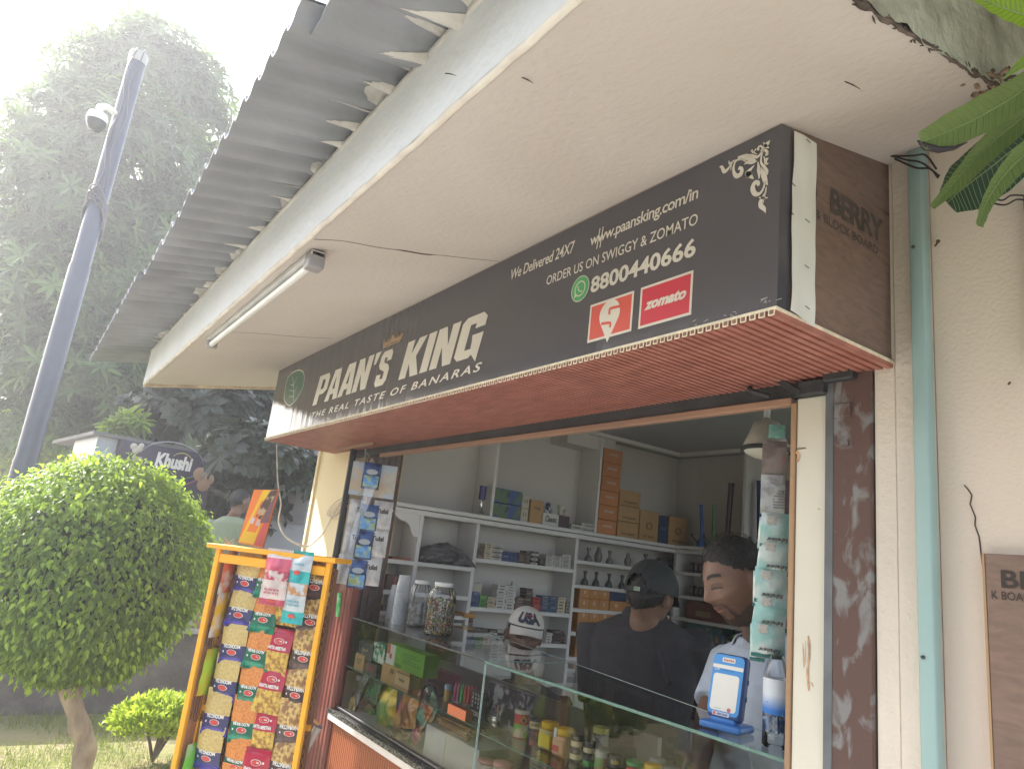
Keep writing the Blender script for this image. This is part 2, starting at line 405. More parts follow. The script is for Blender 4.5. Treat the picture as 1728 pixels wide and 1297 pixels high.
# mortar packed into the flutes above the fascia
def sheet_z(x, y):
    for x0, pt, am, dz in ((-1.26, .146, .017, -.012), (-3.14, .098, .014, .006), (-5.15, .098, .014, .012)):
        if x >= x0: return slab_z(.483) + TH + am + dz + SL * (y - .483) + am * (lambda w: math.copysign(abs(w) ** .55, w))(math.cos(2 * PI * (x - x0) / pt))
m = MB()
for k in range(58):
    r3 = random.Random(k * 3 + 1); x = X0 + .06 + k * .07 + r3.uniform(-.02, .02)
    if r3.random() < .18: continue
    Lm = r3.uniform(.02, .085) * (1.2 if x > -2.6 else .8); w_ = r3.uniform(.030, .055); sk = r3.uniform(-.25, .25); nu, nv = 8, 6; sd = k * 7.7
    def mp_(u, v):
        L2 = Lm * (.55 + .75 * abs(mnoise.noise(Vector((u * 3.1 + sd, 0, 0))) ) + .35 * math.sin(PI * u)); yy = .486 - L2 * v; xx = x + (u - .5) * w_ * (1 - .35 * v) + sk * L2 * v
        return Vector((xx, yy, sheet_z(xx, yy) - .0015 - (.012 * (1 - v) ** 2 + .003 * mnoise.noise(Vector((u * 4, v * 4, sd)))) * math.sin(PI * (u * .9 + .05))))
    m.grid(mp_, nu, nv)
m.tube([(X0 + .05 * i, .484, slab_z(.483) + TH - .003 + .006 * mnoise.noise(Vector((i * .9, 0, 0)))) for i in range(82)], .012, 6)
m.build('mortar_fill', mortar, bld)

# ------------------------------------------------------------------ ceiling cracks and scratches
def crack(name, pts, wd, parent, mt):
    m = MB(); m.tube(smoothpath(pts, 3), wd, 4); return m.build(name, mt, parent)
blackc = flat('crack_black', (.075, .06, .05), .95)
def cp(px, py):
    r = ray(px, py); n = np.array([0, -SL, 1.]); d0 = ZT - SL * YS; t = (d0 - .002 - n.dot(EYE)) / n.dot(r); return Vector(EYE + t * r)
crack('ceiling_crack', [cp(530, 404), cp(580, 407), cp(640, 418), cp(680, 423), cp(715, 429), cp(745, 431), cp(790, 436), cp(842, 441)], [.0007] * 9 + [.0017] * 5 + [.0006] * 8, bld, blackc)
crack('ceiling_crack', [cp(372, 560), cp(430, 562), cp(500, 568), cp(560, 571)], .0006, bld, blackc)
for a, b in (((880, 131), (900, 141)), ((1425, 138), (1452, 151)), ((750, 124), (770, 128))):
    crack('ceiling_scratch', [cp(*a), cp((a[0] + b[0]) / 2, (a[1] + b[1]) / 2 - 1), cp(*b)], [.0004, .0011, .0009, .0011, .0007, .0005, .0003], bld, blackc)

# ------------------------------------------------------------------ walls round the shop
m = MB(); m.box((-.675, YF, -.3), (1.2, YF + .25, 3.1)); m.build('right_wall', stucco, bld)
m = MB(); m.bbox((-.797, YF - .006, -.3), (-.752, YF + .25, 2.75), .002); m.bbox((-.7505, YF - .010, -.3), (-.677, YF + .2, 2.9), .002)
m.build('door_pillar', cream, bld)
m = MB(); r5 = random.Random(3)
pts = [on(*p, y=YF - .001) for p in ((1627, 818), (1640, 835), (1637, 850), (1646, 872), (1645, 885), (1652, 905), (1655, 930), (1659, 960), (1661, 985), (1668, 1005), (1672, 1030))]
m.tube(smoothpath(pts, 2), .0013, 4); m.build('wall_crack', blackc, bld)
m = MB()
m.box((-4.15, YF - .01, -.2), (-3.66, YF + .3, 2.7)); m.box((-4.165, YF - .022, -.2), (-4.135, YF + .31, 2.7))
m.build('left_pier', mat('yellow_pier_paint', (.74, .62, .40), .8, var=.06, vs=2, bump=.002), bld)
# inside of the shop; right wall stops short, an unseen doorway added for daylight
for a_, b_ in (((-3.74, YF + .25, 0), (-3.72, 4.1, 2.6)), ((-3.72, 4.0, 0), (-.7, 4.05, 2.6)), ((-.79, YF + .25, 0), (-.70, 1.95, 2.6))): m = MB(); m.box(a_, b_); m.build('inner_wall', intw, bld)
m = MB(); m.box((-3.72, YF + .25, ZC), (-.70, 4.0, ZC + .03)); m.build('shop_ceiling', mat('shop_ceiling_paint', (.36, .37, .38), .8, var=.04), bld)
m = MB(); m.box((-3.72, YF + .1, -.05), (-.79, 4.0, 0.0)); m.build('shop_floor', mat('floor_tile', (.25, .23, .21), .4), bld)
m = MB(); m.box((-4.6, YF + .26, ZC + .04), (-.6, 4.3, 2.9)); m.build('roof_deck', fasciam, bld)  # kept short on the right so daylight reaches the added doorway
m = MB(); m.box((-3.66, YF + .02, ZC - .30), (-.80, YF + .24, 2.62)); m.build('lintel_wall', intw, bld)
# jamb between the pier and the shelves
m = MB(); m.box((-3.58, YF + .05, 1.0), (-3.505, 1.665, ZC))
for k in range(5): m.tube([(-3.503, YF + .07 + k * .035, 1.2), (-3.503, YF + .07 + k * .035, ZC)], .006, 6)
m.build('left_jamb', mat('marbled_brown_panel', (.17, .085, .07), .35, col2=(.10, .075, .065), vs=9, dist=3, p0=.4, p1=.55), bld)
# cut edge of a second roof far left and terrace, see garden

# ------------------------------------------------------------------ shop-front frame
fr = thing('shop_front_frame', 'rusty steel post, lintel and raw timber framing the shop opening', 'frame', (-.85, YF, 0))
m = MB(); m.bbox((-3.66, YF - .005, ZB - .048), (-.80, YF + .02, ZB + .16), .002); m.build('lintel', darkst, fr)
m = MB(); m.bbox((-3.30, YF - .012, ZB - .066), (-.995, YF + .012, ZB - .0485), .002)
m.bbox((-3.66, YF - .10, ZB - .028), (-3.20, YF - .085, ZB - .010), .002)
m.build('timber_strip', mat('timber_strip', (.34, .20, .135), .7, col2=(.24, .14, .10), vs=6, stretch=(.3, 1, 1)), fr)
rust = mat('rusty_painted_steel', (.10, .056, .046), .75, col2=(.19, .185, .185), vs=14, bump=.002, bs=50, p0=.53, p1=.62, stretch=(1.6, 1, .8), detail=12, dist=.6)
m = MB(); m.bbox((-.904, YF - .012, -.3), (-.800, YF + .045, ZB + .05), .004)
m.bbox((-.882, YF - .018, ZB - .11), (-.845, YF - .011, ZB - .08), .002); m.box((-.878, YF - .018, ZB - .175), (-.85, YF - .011, ZB - .165))
m.build('rusty_post', rust, fr)
m = MB(); m.box((-.9045, YF - .0135, -.3), (-.886, YF + .02, ZB - .03)); m.build('post_edge', mat('grey_primer', (.13, .14, .15), .7, var=.3, vs=8), fr)
m = MB(); m.bbox((-.982, YF - .004, -.3), (-.9052, YF + .012, ZB - .052), .002); m.build('white_board', mat('cream_board', (.62, .59, .50), .7, var=.10, vs=2.4, bump=.0012, bs=22), fr)
m = MB(); m.bbox((-.996, YF - .008, -.3), (-.9835, YF + .012, ZB - .062), .0015); m.build('board_edging', timber, fr)
m = MB(); m.tube([(-.9975, YF + .012, -.3), (-.9975, YF + .012, ZB - .16)], .0035, 6); m.build('edge_channel', mat('pale_channel', (.6, .6, .58), .4), fr)
m = MB()
for (px, py, L_, t) in ((1345, 757, .022, .0012),):
    p = on(px, py, y=YF - .006); m.tube([p, p + Vector((L_, -.001, .0))], t, 6)
m.build('nail', mat('rust_nail', (.10, .05, .03), .7), fr)
m = MB()
rq = random.Random(6); Mq = Matrix(((1, 0, 0, 0), (0, 0, 1, YF - .0052), (0, 1, 0, 0), (0, 0, 0, 1)))
for (pa, wd) in (([(1345, 762), (1351, 768), (1347, 780)], .010), ([(1366, 1072), (1368, 1100), (1365, 1130), (1367, 1165)], .007), ([(1357, 1085), (1359, 1125)], .003), ([(1362, 1080), (1361, 1120)], .002), ([(1371, 1150), (1375, 1158)], .003), ([(1382, 858), (1387, 860)], .003)):
    q = smoothpath([on(*p, y=YF) for p in pa], 4); m.ribbon([(p.x, p.z, 0) for p in q], [wd * rq.uniform(.5, 1) * (.4 if k in (0, len(q) - 1) else 1) for k in range(len(q))], Mq)
m.build('chipped_patch', mat('chipped_wood', (.48, .30, .18), .85, var=.3, vs=60), fr)
# bracket plates and conduit at the lintel's right end
m = MB(); m.bbox((-.965, YF - .03, ZB - .052), (-.90, YF - .006, ZB - .02), .002); m.tube(smoothpath([(-1.10, YF - .02, ZB - .008), (-1.08, YF - .05, ZB - .03), (-1.04, YF - .03, ZB - .045)], 4), .006, 6)
m.obox((-.995, YF - .03, ZB - .022), (.82, 0, -.57), (0, 1, 0), (.57, 0, .82), (.085, .012, .014), r=.001)
m.bbox((-.90, YF - .035, ZB - .03), (-.83, YF - .013, ZB - .002), .003)
m.build('bracket', darkst, fr)
# slim black pole and red fluted column at the left side of the opening
m = MB(); m.tube([(-3.60, YF - .03, 0), (-3.60, YF - .03, ZB)], .018, 10); m.build('black_pole', mat('black_paint', (.02, .02, .022), .4), fr)
def fluted(mb, x0, x1, y, z0, z1, pitch=.022, dpt=.008):
    pr = []; n = int(round((x1 - x0) / pitch)); p = (x1 - x0) / n
    for i in range(n):
        a = x0 + i * p; pr += [(a, y), (a + p * .12, y - dpt), (a + p * .62, y - dpt), (a + p * .74, y)]
    pr.append((x1, y)); k = len(pr)
    mb.add([(a, b, z0) for a, b in pr] + [(a, b, z1) for a, b in pr], [(i, i + 1, k + i + 1, k + i) for i in range(k - 1)])
m = MB(); fluted(m, -3.585, -3.375, YF - .004, -.2, 1.45, .0425, .012); m.box((-3.585, YF - .003, -.2), (-3.375, YF + .03, 1.45)); m.build('fluted_column', mat('red_brown_pvc', (.21, .065, .05), .4, var=.2, vs=5), fr)

# drain pipe
pp = thing('drain_pipe', 'pale teal square pipe running up the wall beside the pillar', 'pipe', (-.69, YF, 0))
m = MB(); m.bbox((-.702, YF - .04, -.3), (-.672, YF - .0105, 2.56), .004, seg=2); m.build('pipe', mat('teal_paint', (.30, .43, .42), .55, var=.08, vs=3), pp)
m = MB()
for z in (2.33, 1.52): m.lathe([(.0035, 0), (.0035, .003), (.002, .004)], (-.692, YF - .0405, z), 8, axis=(0, -1, 0))
m.build('screw', darkst, pp)

# plywood leaning at the far right
pb = thing('plywood_board', 'dark plywood board with stencilled letters fixed low on the right wall', 'board', (-.4, YF, .8))
m = MB(); m.bbox((-.592, YF - .02, -.3), (.3, YF - .002, 1.712), .001); m.build('panel', plywood, pb)
m = MB(); m.box((-.5965, YF - .021, -.3), (-.5925, YF - .001, 1.712)); m.build('cut_edge', timber, pb)
m = MB(); u, v = Vector((1, 0, 0)), Vector((0, 0, 1))
add_text(m, 'D BERRY', (-.70 + .08, YF - .021, 1.655), u, v, .2, .03, bold=.02); m.v = [q for q in m.v]
keep = [f for f in m.f if all(m.v[i][0] > -.585 for i in f)]; m.m = m.m[:len(keep)]; m.sm = m.sm[:len(keep)]; m.f = keep
m2 = MB(); add_text(m2, 'K BOARD', (-.583, YF - .021, 1.635), u, v, .07, .014, bold=.01)
m.add(m2.v, m2.f); m.build('stencil', mat('board_stencil', (.05, .04, .035), .9), pb)
# old nail in the wall, scribbled letters
m = MB(); p = on(1578, 415, y=YF); m.tube([p, p + Vector((.012, -.012, .002))], .002, 6); m.lathe([(.004, 0), (.004, .002)], tuple(p + Vector((.012, -.012, .002))), 8, axis=(0, -1, 0))
tag(m.build('wall_nail', mat('rust_nail', (.1, .05, .03), .7)), 'small rusty nail in the stucco right of the teal pipe', 'nail')
m = MB(); p = on(1702, 648, y=YF); m.tube([p, p + Vector((.006, -.010, 0))], .002, 6)
tag(m.build('wall_nail', MATS['rust_nail']), 'tiny nail stub near the right edge of the stucco wall', 'nail')
# cables bunched under the slab at the pipe's head
m = MB()
for pa in ([(1500, 262), (1530, 270), (1556, 275), (1585, 297)], [(1505, 264), (1540, 263), (1562, 262), (1580, 285)], [(1510, 268), (1545, 283), (1570, 285), (1583, 300)]):
    m.tube(smoothpath([on(px, py, y=YF - .05 - .004 * i) for i, (px, py) in enumerate(pa)], 5), .0022, 5)
tag(m.build('black_wires', mat('black_rubber', (.02, .018, .018), .5)), 'three thin black wires looping over the top of the teal pipe', 'wires')
m = MB()
for pa in ([(1676, 335), (1692, 338), (1706, 330), (1728, 330)], [(1668, 341), (1695, 346), (1715, 337), (1730, 338)]):
    m.tube(smoothpath([on(px, py, y=YF - .03) for (px, py) in pa], 5), .0018, 5)
tag(m.build('black_wires', MATS['black_rubber']), 'pair of thin wires behind the leaves by the upper right wall', 'wires')
m = MB(); m.bbox((-.496, YF - .03, 2.05), (-.45, YF - .002, 2.38), .004); tag(m.build('shutter_channel', darkst), 'dark steel channel standing at the right edge of the stucco wall', 'channel')
# sooty smudge on the pillar
m = MB()
# ================================================================== sign box
sg = thing('sign_box', 'long black shop sign box hung under the porch ceiling', 'sign', ((XL + XR) / 2, YS, ZB))
def bannermat():
    m = bpy.data.materials.new('black_banner_vinyl'); m.use_nodes = True; n = m.node_tree.nodes; L = m.node_tree.links; b = n['Principled BSDF']
    b.inputs['Base Color'].default_value = (.070, .068, .080, 1); b.inputs['Roughness'].default_value = .13; b.inputs['Specular IOR Level'].default_value = .9
    t = n.new('ShaderNodeTexCoord'); mp = n.new('ShaderNodeMapping'); mp.inputs['Scale'].default_value = (14, 1, 1.3); L.new(t.outputs['Object'], mp.inputs[0])
    z = n.new('ShaderNodeTexNoise'); z.inputs['Scale'].default_value = 1.2; z.inputs['Detail'].default_value = 3; L.new(mp.outputs[0], z.inputs['Vector'])
    k = n.new('ShaderNodeBump'); k.inputs['Distance'].default_value = .0025; L.new(z.outputs['Fac'], k.inputs['Height']); L.new(k.outputs[0], b.inputs['Normal'])
    return m
banner = bannermat()
m = MB()
m.add([(XL, YS, ZB), (XR, YS, ZB), (XR, YS, ZT - .004), (XL, YS, ZT - .004)], [(0, 1, 2, 3)])
# wrapped round the right end
yw = on(1333, 400, x=XR).y
m.add([(XR, YS, ZB), (XR, yw, ZB), (XR, yw, slab_z(yw) - .004), (XR, YS, ZT - .004)], [(0, 1, 2, 3)])
m.add([(XL, YS, ZB), (XL, YS, ZT - .004), (XL, YF, slab_z(YF) - .004), (XL, YF, ZB)], [(0, 1, 2, 3)])
m.build('banner', banner, sg)
m = MB()   # timber carcass showing as a thin line above the banner
m.box((XL, YS + .002, ZT - .012), (XR - .002, YS + .02, ZT + .0)); m.build('carcass_edge', mat('pale_carcass', (.30, .22, .18), .8), sg)
m = MB()
yb = YF + .04
m.add([(XR - .003, YS + .003, ZB), (XR - .003, yb, ZB), (XR - .003, yb, slab_z(yb) + .02), (XR - .003, YS + .003, ZT - .003)], [(0, 1, 2, 3)])
m.add([(XR - .018, YS + .003, ZB), (XR - .018, yb, ZB), (XR - .018, yb, slab_z(yb) + .02), (XR - .018, YS + .003, ZT - .003)], [(3, 2, 1, 0)])
m.build('side_board', plywood, sg)
# folded white reverse of the banner, stapled to the side board
def on_side(px, py): return on(px, py, x=XR + .002)
ya0, ya1 = on_side(1334, 400).y, on_side(1374, 400).y
m = MB()
def _w(u, v):
    y = ya0 + (ya1 - ya0) * u; zt = slab_z(y) - .012 - .010 * u * u; z0 = ZB + .004 - .012 * u
    return Vector((XR + .003 + .0035 * (mnoise.noise(Vector((u * 2, v * 5, 3))) + .6), y + .002 * math.sin(v * 9) * (1 - u), z0 + (zt - z0) * v))
m.grid(_w, 8, 40); m.build('folded_hem', white, sg)
m = MB()
for px, py in ((1360, 240), (1334, 313), (1331, 361), (1358, 374), (1357, 451), (1358, 520)):
    p = on_side(px, py) + Vector((.006, 0, 0)); m.tube([p + Vector((0, -.007, .001)), p + Vector((0, .007, -.001))], .0008, 4)
m.build('staple', flat('staple_steel', (.12, .11, .11), .4, metal=.5), sg)
# stamp on the side board
m = MB(); u, v = Vector((0, 1, 0)), Vector((0, 0, 1))
a = on(1374, 300, x=XR); 
def stamp(mb, s, p0, p1, h, **k):
    o = on(*p0, x=XR - .0025); e = on(*p1, x=XR - .0025)
    add_text(mb, s, (XR - .0025, o.y, o.z), u, v, e.y - o.y, h, **k)
stamp(m, 'BERRY', (1401, 357), (1490, 395), .056, bold=.035, spacing=.92)
stamp(m, '& BLOCK BOARD', (1376, 367), (1481, 423), .020, bold=.012)
stamp(m, 'TM', (1487, 358), (1500, 362), .010, bold=.01)
o = on(1365, 340, x=XR - .0025)
add_text(m, 'O', (XR - .0025, ya1 - .022, o.z + .002), u, v, .036, .058, bold=.03)
m.build('board_stamp', plyprint, sg)

# fluted soffit
p_ = .0205
def soffit():
    m = MB(); x0, x1, y0, y1 = XL, XR, YS - .004, YF + .03
    n = int((x1 - x0) / p_); p = (x1 - x0) / n; pr = []
    for i in range(n):
        a = x0 + i * p; w_ = .22 if (n - 1 - i) % 7 else .22
        big = (n - 1 - i) in (6, 13)
        pr += [(a, 0), (a + p * .30, 0), (a + p * .36, -.0095), (a + p * .94, -.0095)]
    pr.append((x1, 0)); k = len(pr)
    z = ZB - .004
    # bottom surface
    m.add([(a, y0, z + b) for a, b in pr] + [(a, y1, z + b) for a, b in pr], [(i, k + i, k + i + 1, i + 1) for i in range(k - 1)], 0)
    # cream cut face at the front: rib walls, darker plates for the shade in the hollows
    for i in range(n):
        a = x0 + i * p
        m.box((a + p * .30, y0 - .0015, z - .0105), (a + p * .40, y0 - .0002, z), 1); m.box((a + p * .86, y0 - .0015, z - .0105), (a + p * .96, y0 - .0002, z), 1)
        m.box((a + p * .40, y0 - .0015, z - .0108), (a + p * .86, y0 - .0002, z - .0085), 1)
        m.box((a + p * .40, y0 - .0008, z - .0085), (a + p * .86, y0 - .0001, z), 2)
    m.box((x0, y0 - .003, z), (x1 + .004, y0 + .01, z + .0025), 1); m.box((x0, y0 - .002, z + .0032), (x1 + .003, y0 + .01, z + .0055), 1)
    m.box((x1, y0, z - .0005), (x1 + .0035, y1, z + .0025), 1); m.box((x1, y0, z + .0032), (x1 + .0028, y1, z + .0055), 1)
    m.add([(x1, y0, z), (x1, y1, z), (x1, y1, z - .0095), (x1, y0, z - .0095)], [(0, 3, 2, 1)], 0)
    m.add([(x0, y0, z), (x0, y1, z), (x0, y1, z - .0095), (x0, y0, z - .0095)], [(0, 1, 2, 3)], 0)
    return m
soffit().build('soffit_panel', [pvcred, pvccut, flat('hollow_shade', (.25, .14, .1), .9)], sg)

# ------------------------------------------------------------------ lettering (vinyl, flat on the banner)
ink = flat('cream_lettering', (.66, .62, .55), .45)
def sp(px, py, lift=.0012): return on(px, py, y=YS - lift)
U, V = Vector((1, 0, 0)), Vector((0, 0, 1))
def sign_text(mb, s, x0, x1, z0, z1, mi=0, **k):
    add_text(mb, s, (x0, YS - .0012, z0), U, V, x1 - x0, z1 - z0, mi, lift=0, **k)
m = MB()
a, b = sp(861, 473), sp(969, 410); c = sp(861, 457.5)
sign_text(m, 'We Delivered 24X7', a.x, sp(968, 435).x, a.z, c.z + .003, bold=.012, shear=.12, spacing=.95)
a = sp(996, 409); b = sp(1178, 333.5); t = sp(1178, 314)
# descender of g and p reach below the baseline
h = t.z - b.z
sign_text(m, 'www.paansking.com/in', a.x, b.x, b.z - h * .38, t.z + h * .05, bold=.014, shear=.06, spacing=.92)
for dx in (.0, .012):
    m.ribbon([(0, 0), (.006, .055)], [.0035, .0035], mapM((a.x + .028 + dx, YS - .0014, b.z - .018), U, V))
a, b, t = sp(922, 478), sp(1177, 378), sp(1177, 359)
sign_text(m, 'ORDER US ON SWIGGY & ZOMATO', a.x, b.x, b.z, t.z, bold=.006)
a, b, t = sp(996, 493.5), sp(1173.5, 430.5), sp(1173.5, 400)
sign_text(m, '8800440666', a.x, b.x, b.z - .001, t.z, bold=.028, spacing=1.0)
# tagline in spaced slanting capitals
a, b = sp(527, 694), sp(812, 625); t = sp(812, 611)
sign_text(m, 'THE REAL TASTE OF BANARAS', a.x, b.x, b.z - .0, t.z + .001, bold=.016, shear=.28, spacing=1.28)
m.build('small_lettering', ink, sg)

# big slanting block capitals, drawn as polygons on a 10 x 14 grid
def glyph(name):
    G = {
     'P': ([(0,0),(3.4,0),(3.4,4.6),(6.4,4.6),(8.6,6.2),(8.6,12.2),(7,14),(0,14)], [(3.4,7),(5.2,7),(5.6,7.5),(5.6,11),(5.2,11.6),(3.4,11.6)]),
     'A': ([(0,0),(3.1,0),(3.5,2.8),(5.6,2.8),(5.9,0),(9.1,0),(7.2,14),(2.4,14)], [(3.8,5.2),(5.3,5.2),(4.7,10.4),(4.5,10.4)]),
     'N': ([(0,0),(3.1,0),(3.1,7.2),(5.4,0),(8.6,0),(8.6,14),(5.5,14),(5.5,7),(3.3,14),(0,14)], None),
     "'": ([(.4,9.2),(1.6,9.2),(3.2,14),(.2,14)], None),
     'S': ([(1.4,0),(7.0,0),(8.6,1.8),(8.6,6.2),(7.2,8),(3.6,9.3),(3.4,9.8),(3.4,11.2),(5.2,11.2),(5.2,9.6),(8.4,9.6),(8.4,12.4),(7,14),(1.6,14),(.1,12.4),(.1,8.6),(1.4,7),(5.0,5.6),(5.3,5.1),(5.3,2.8),(3.3,2.8),(3.3,4.8),(0,4.8),(0,1.6)], None),
     'K': ([(0,0),(3.3,0),(3.3,5.4),(5.4,0),(9,0),(5.9,7.3),(8.9,14),(5.4,14),(3.3,8.9),(3.3,14),(0,14)], None),
     'I': ([(0,0),(3.3,0),(3.3,14),(0,14)], None),
     'G': ([(1.5,0),(5.6,0),(6.4,.9),(8.7,-1.9),(8.9,7.4),(5.0,7.4),(5.4,5.2),(5.6,2.9),(3.4,2.9),(3.4,11.1),(5.4,11.1),(5.4,9.4),(8.8,9.4),(8.8,12.3),(7.2,14),(1.5,14),(0,12.4),(0,1.6)], None)}
    return G[name]
def big(mb, word, x0, x1, z0, z1, adv, slant=.28, zslope=0):
    """fill outline polygons (with one hole) through a bmesh triangulation"""
    tot = sum(adv); s = (x1 - x0 - slant * (z1 - z0)) / tot; x = 0
    for ch, ad in zip(word, adv):
        if ch != ' ':
            out, hole = glyph(ch); bm = bmesh.new(); es = []
            for loop in (out, hole):
                if not loop: continue
                q = [bm.verts.new(((p[0] * .1 * .97 * 10 / 9.7) / 10 * 10, p[1] / 14, 0)) for p in loop]
                es += [bm.edges.new((q[i], q[(i + 1) % len(q)])) for i in range(len(q))]
            bmesh.ops.triangle_fill(bm, edges=es, use_beauty=True, use_dissolve=False)
            for q in bm.verts:
                gx, gz = q.co.x, q.co.y
                q.co = Vector((x0 + (x + gx) * s + slant * gz * (z1 - z0), YS - .0013, z0 + gz * (z1 - z0)))
            mb.frombm(bm)
        x += ad
m = MB()
a = sp(527, 684); t = sp(537, 634); b = sp(659, 650)
zb0 = (a.z + sp(812, 604).z) / 2
# PAAN'S is a little lower than KING, as printed
a1, t1 = sp(527, 684), sp(537, 634)
big(m, "PAAN'", a1.x, sp(641, 590).x + .02, a1.z - .002, sp(555, 629).z, [.92, .95, .95, .95, .30])
s0, s1 = sp(632, 660), sp(666, 588)
big(m, "S", s0.x - .02, s1.x, sp(637, 652).z, sp(655, 591).z, [.87])
k0 = sp(672, 641)
big(m, "KING", k0.x, sp(821, 560).x, k0.z - .001, sp(800, 533).z, [.98, .42, .96, .88])
m.build('large_lettering', ink, sg)

# crown
m = MB(); c0, c1 = sp(643, 593), sp(678, 582); cz1 = sp(678, 551).z
cw = c1.x - c0.x; M = mapM((c0.x, YS - .0013, c0.z + .001), U, V)
ch_ = (cz1 - c0.z) * .95
cr = lambda L_: [(x * cw, y * ch_) for x, y in L_]
m.add([M @ Vector((*p, 0)) for p in cr([(.08, .12), (.9, .12), (.92, .2), (.06, .2)])], [(0, 1, 2, 3)])
m.add([M @ Vector((*p, 0)) for p in cr([(.06, .24), (.93, .24), (.98, .5), (.03, .5)])], [(0, 1, 2, 3)])
for cx_, hh in ((.06, .74), (.28, .7), (.5, 1.0), (.72, .74), (.95, .86)):
    m.add([M @ Vector((*p, 0)) for p in cr([(cx_ - .09, .5), (cx_ + .09, .5), (cx_ + .03, hh - .1), (cx_, hh), (cx_ - .03, hh - .1)])], [(0, 1, 2, 3, 4)])
    m.add([M @ Vector((*p, 0)) for p in cr([(cx_ - .07, hh - .2), (cx_, hh - .27), (cx_ + .07, hh - .2), (cx_, hh - .1)])], [(0, 1, 2, 3)])
m.build('crown_emblem', flat('dull_gold_ink', (.40, .27, .17), .5), sg)

# leaf emblem
l0, l1 = sp(481, 655), sp(511, 655); lz0, lz1 = sp(495, 682).z, sp(497, 627).z
lw, lh = l1.x - l0.x, lz1 - lz0
LP = [(.06, .92), (.30, 1.0), (.62, .98), (.88, .84), (1.0, .58), (.97, .35), (.78, .12), (.50, .0), (.24, .10), (.06, .30), (.02, .55), (.02, .78)]
M = mapM((l0.x, YS - .0012, lz0), U, V)
q = smoothpath([(x * lw, y * lh, 0) for x, y in LP + LP[:1]], 4)[:-1]
m = MB(); n = len(q); cc = Vector((lw / 2, lh / 2, 0)); m.add([M @ p for p in q] + [M @ cc], [(i, (i + 1) % n, n) for i in range(n)])
m.build('leaf_emblem', flat('leaf_green_ink', (.055, .13, .085), .4), sg)
m = MB(); M = mapM((l0.x, YS - .0015, lz0), U, V); wq = [.006] * (n + 1); m.ribbon([tuple(p) for p in q + q[:1]], wq, M)
m.ribbon([(lw * .30, lh * .88), (lw * .48, lh * .55), (lw * .62, lh * .12)], [.003, .005, .005], M)
for (x1_, y1_, x2, y2) in ((.46, .57, .25, .66), (.46, .57, .60, .82), (.53, .40, .28, .48), (.56, .32, .70, .52), (.58, .25, .34, .28)):
    m.ribbon([(lw * x1_, lh * y1_), (lw * x2, lh * y2)], [.005, .002], M)
m.build('leaf_veins', ink, sg)

# round phone-message badge
cb = sp(979, 487); rt = sp(979, 467).z - cb.z; rt = (sp(979, 466).z - sp(979, 508).z) / 2
def disc(mb, c, r, M_off, mi=0, n=40, sx=1):
    mb.add([Vector((c[0] + r * sx * math.cos(2 * PI * i / n), YS - M_off, c[1] + r * math.sin(2 * PI * i / n))) for i in range(n)], [list(range(n))], mi)
def ring(mb, c, r0, r1, off, mi=0, n=40, a0=0, a1=2 * PI):
    vs = []
    for i in range(n + 1):
        a = a0 + (a1 - a0) * i / n; vs += [Vector((c[0] + r0 * math.cos(a), YS - off, c[1] + r0 * math.sin(a))), Vector((c[0] + r1 * math.cos(a), YS - off, c[1] + r1 * math.sin(a)))]
    mb.add(vs, [(2 * i, 2 * i + 1, 2 * i + 3, 2 * i + 2) for i in range(n)], mi)
m = MB(); disc(m, (cb.x, cb.z), rt, .0012, 1); disc(m, (cb.x, cb.z), rt * .93, .0015, 0); ring(m, (cb.x, cb.z), rt * .50, rt * .60, .0018, 1)
M = mapM((cb.x, YS - .0018, cb.z), U, V)
m.add([M @ Vector(p) for p in ((-rt * .60, -rt * .62, 0), (-rt * .30, -rt * .50, 0), (-rt * .52, -rt * .28, 0))], [(0, 1, 2)], 1)
m.ribbon(smoothpath([(-rt * .24, rt * .24, 0), (-rt * .20, rt * .02, 0), (0, -rt * .2, 0), (rt * .24, -rt * .24, 0)], 4), [rt * .16] + [rt * .09] * 11 + [rt * .18], M, 1)
m.build('phone_badge', [flat('badge_green', (.07, .36, .12), .45), ink], sg)

# two square delivery badges
def quad_on(mb, P4, off, mi=0):
    mb.add([on(*p, y=YS - off) for p in P4], [(0, 1, 2, 3)], mi)
def rect_px(P4):
    q = [sp(*p) for p in P4]; return min(p.x for p in q), max(p.x for p in q), sum(sorted(p.z for p in q)[:2]) / 2, sum(sorted(p.z for p in q)[2:]) / 2
zc = lambda x, y: (850 + x / 3.456, 280 + y / 3.456)
x0, x1, z0, z1 = rect_px([zc(507, 812), zc(760, 727), zc(743, 963), zc(487, 1032)])
m = MB(); m.box((x0, YS - .0012, z0), (x1, YS - .0008, z1), 1); bw = .006; m.box((x0 + bw, YS - .0016, z0 + bw), (x1 - bw, YS - .0012, z1 - bw), 0)
cx_, cz_ = (x0 + x1) / 2 - .002, z0 + (z1 - z0) * .60; r_ = (x1 - x0) * .235
pin = [(math.cos(a) * r_, math.sin(a) * r_) for a in [R(-28 + 236 * i / 26) for i in range(27)]] + [(0, -r_ * 2.0)]
m.add([(cx_ + px, YS - .002, cz_ + pz) for px, pz in pin], [list(range(len(pin)))], 1)
M = mapM((cx_, YS - .0024, cz_), U, V)
m.ribbon(smoothpath([(r_ * 1.05, r_ * .30, 0), (r_ * .1, r_ * .36, 0), (-r_ * .02, r_ * .22, 0), (0, -r_ * .05, 0)], 4), [.007] * 13, M, 0)
m.ribbon(smoothpath([(-r_ * .75, -r_ * .55, 0), (-r_ * .1, -r_ * .62, 0), (r_ * .18, -r_ * .72, 0), (r_ * .16, -r_ * 1.0, 0)], 4), [.007] * 13, M, 0)
m.build('delivery_badge', [flat('badge_coral', (.62, .085, .06), .45), ink], sg)
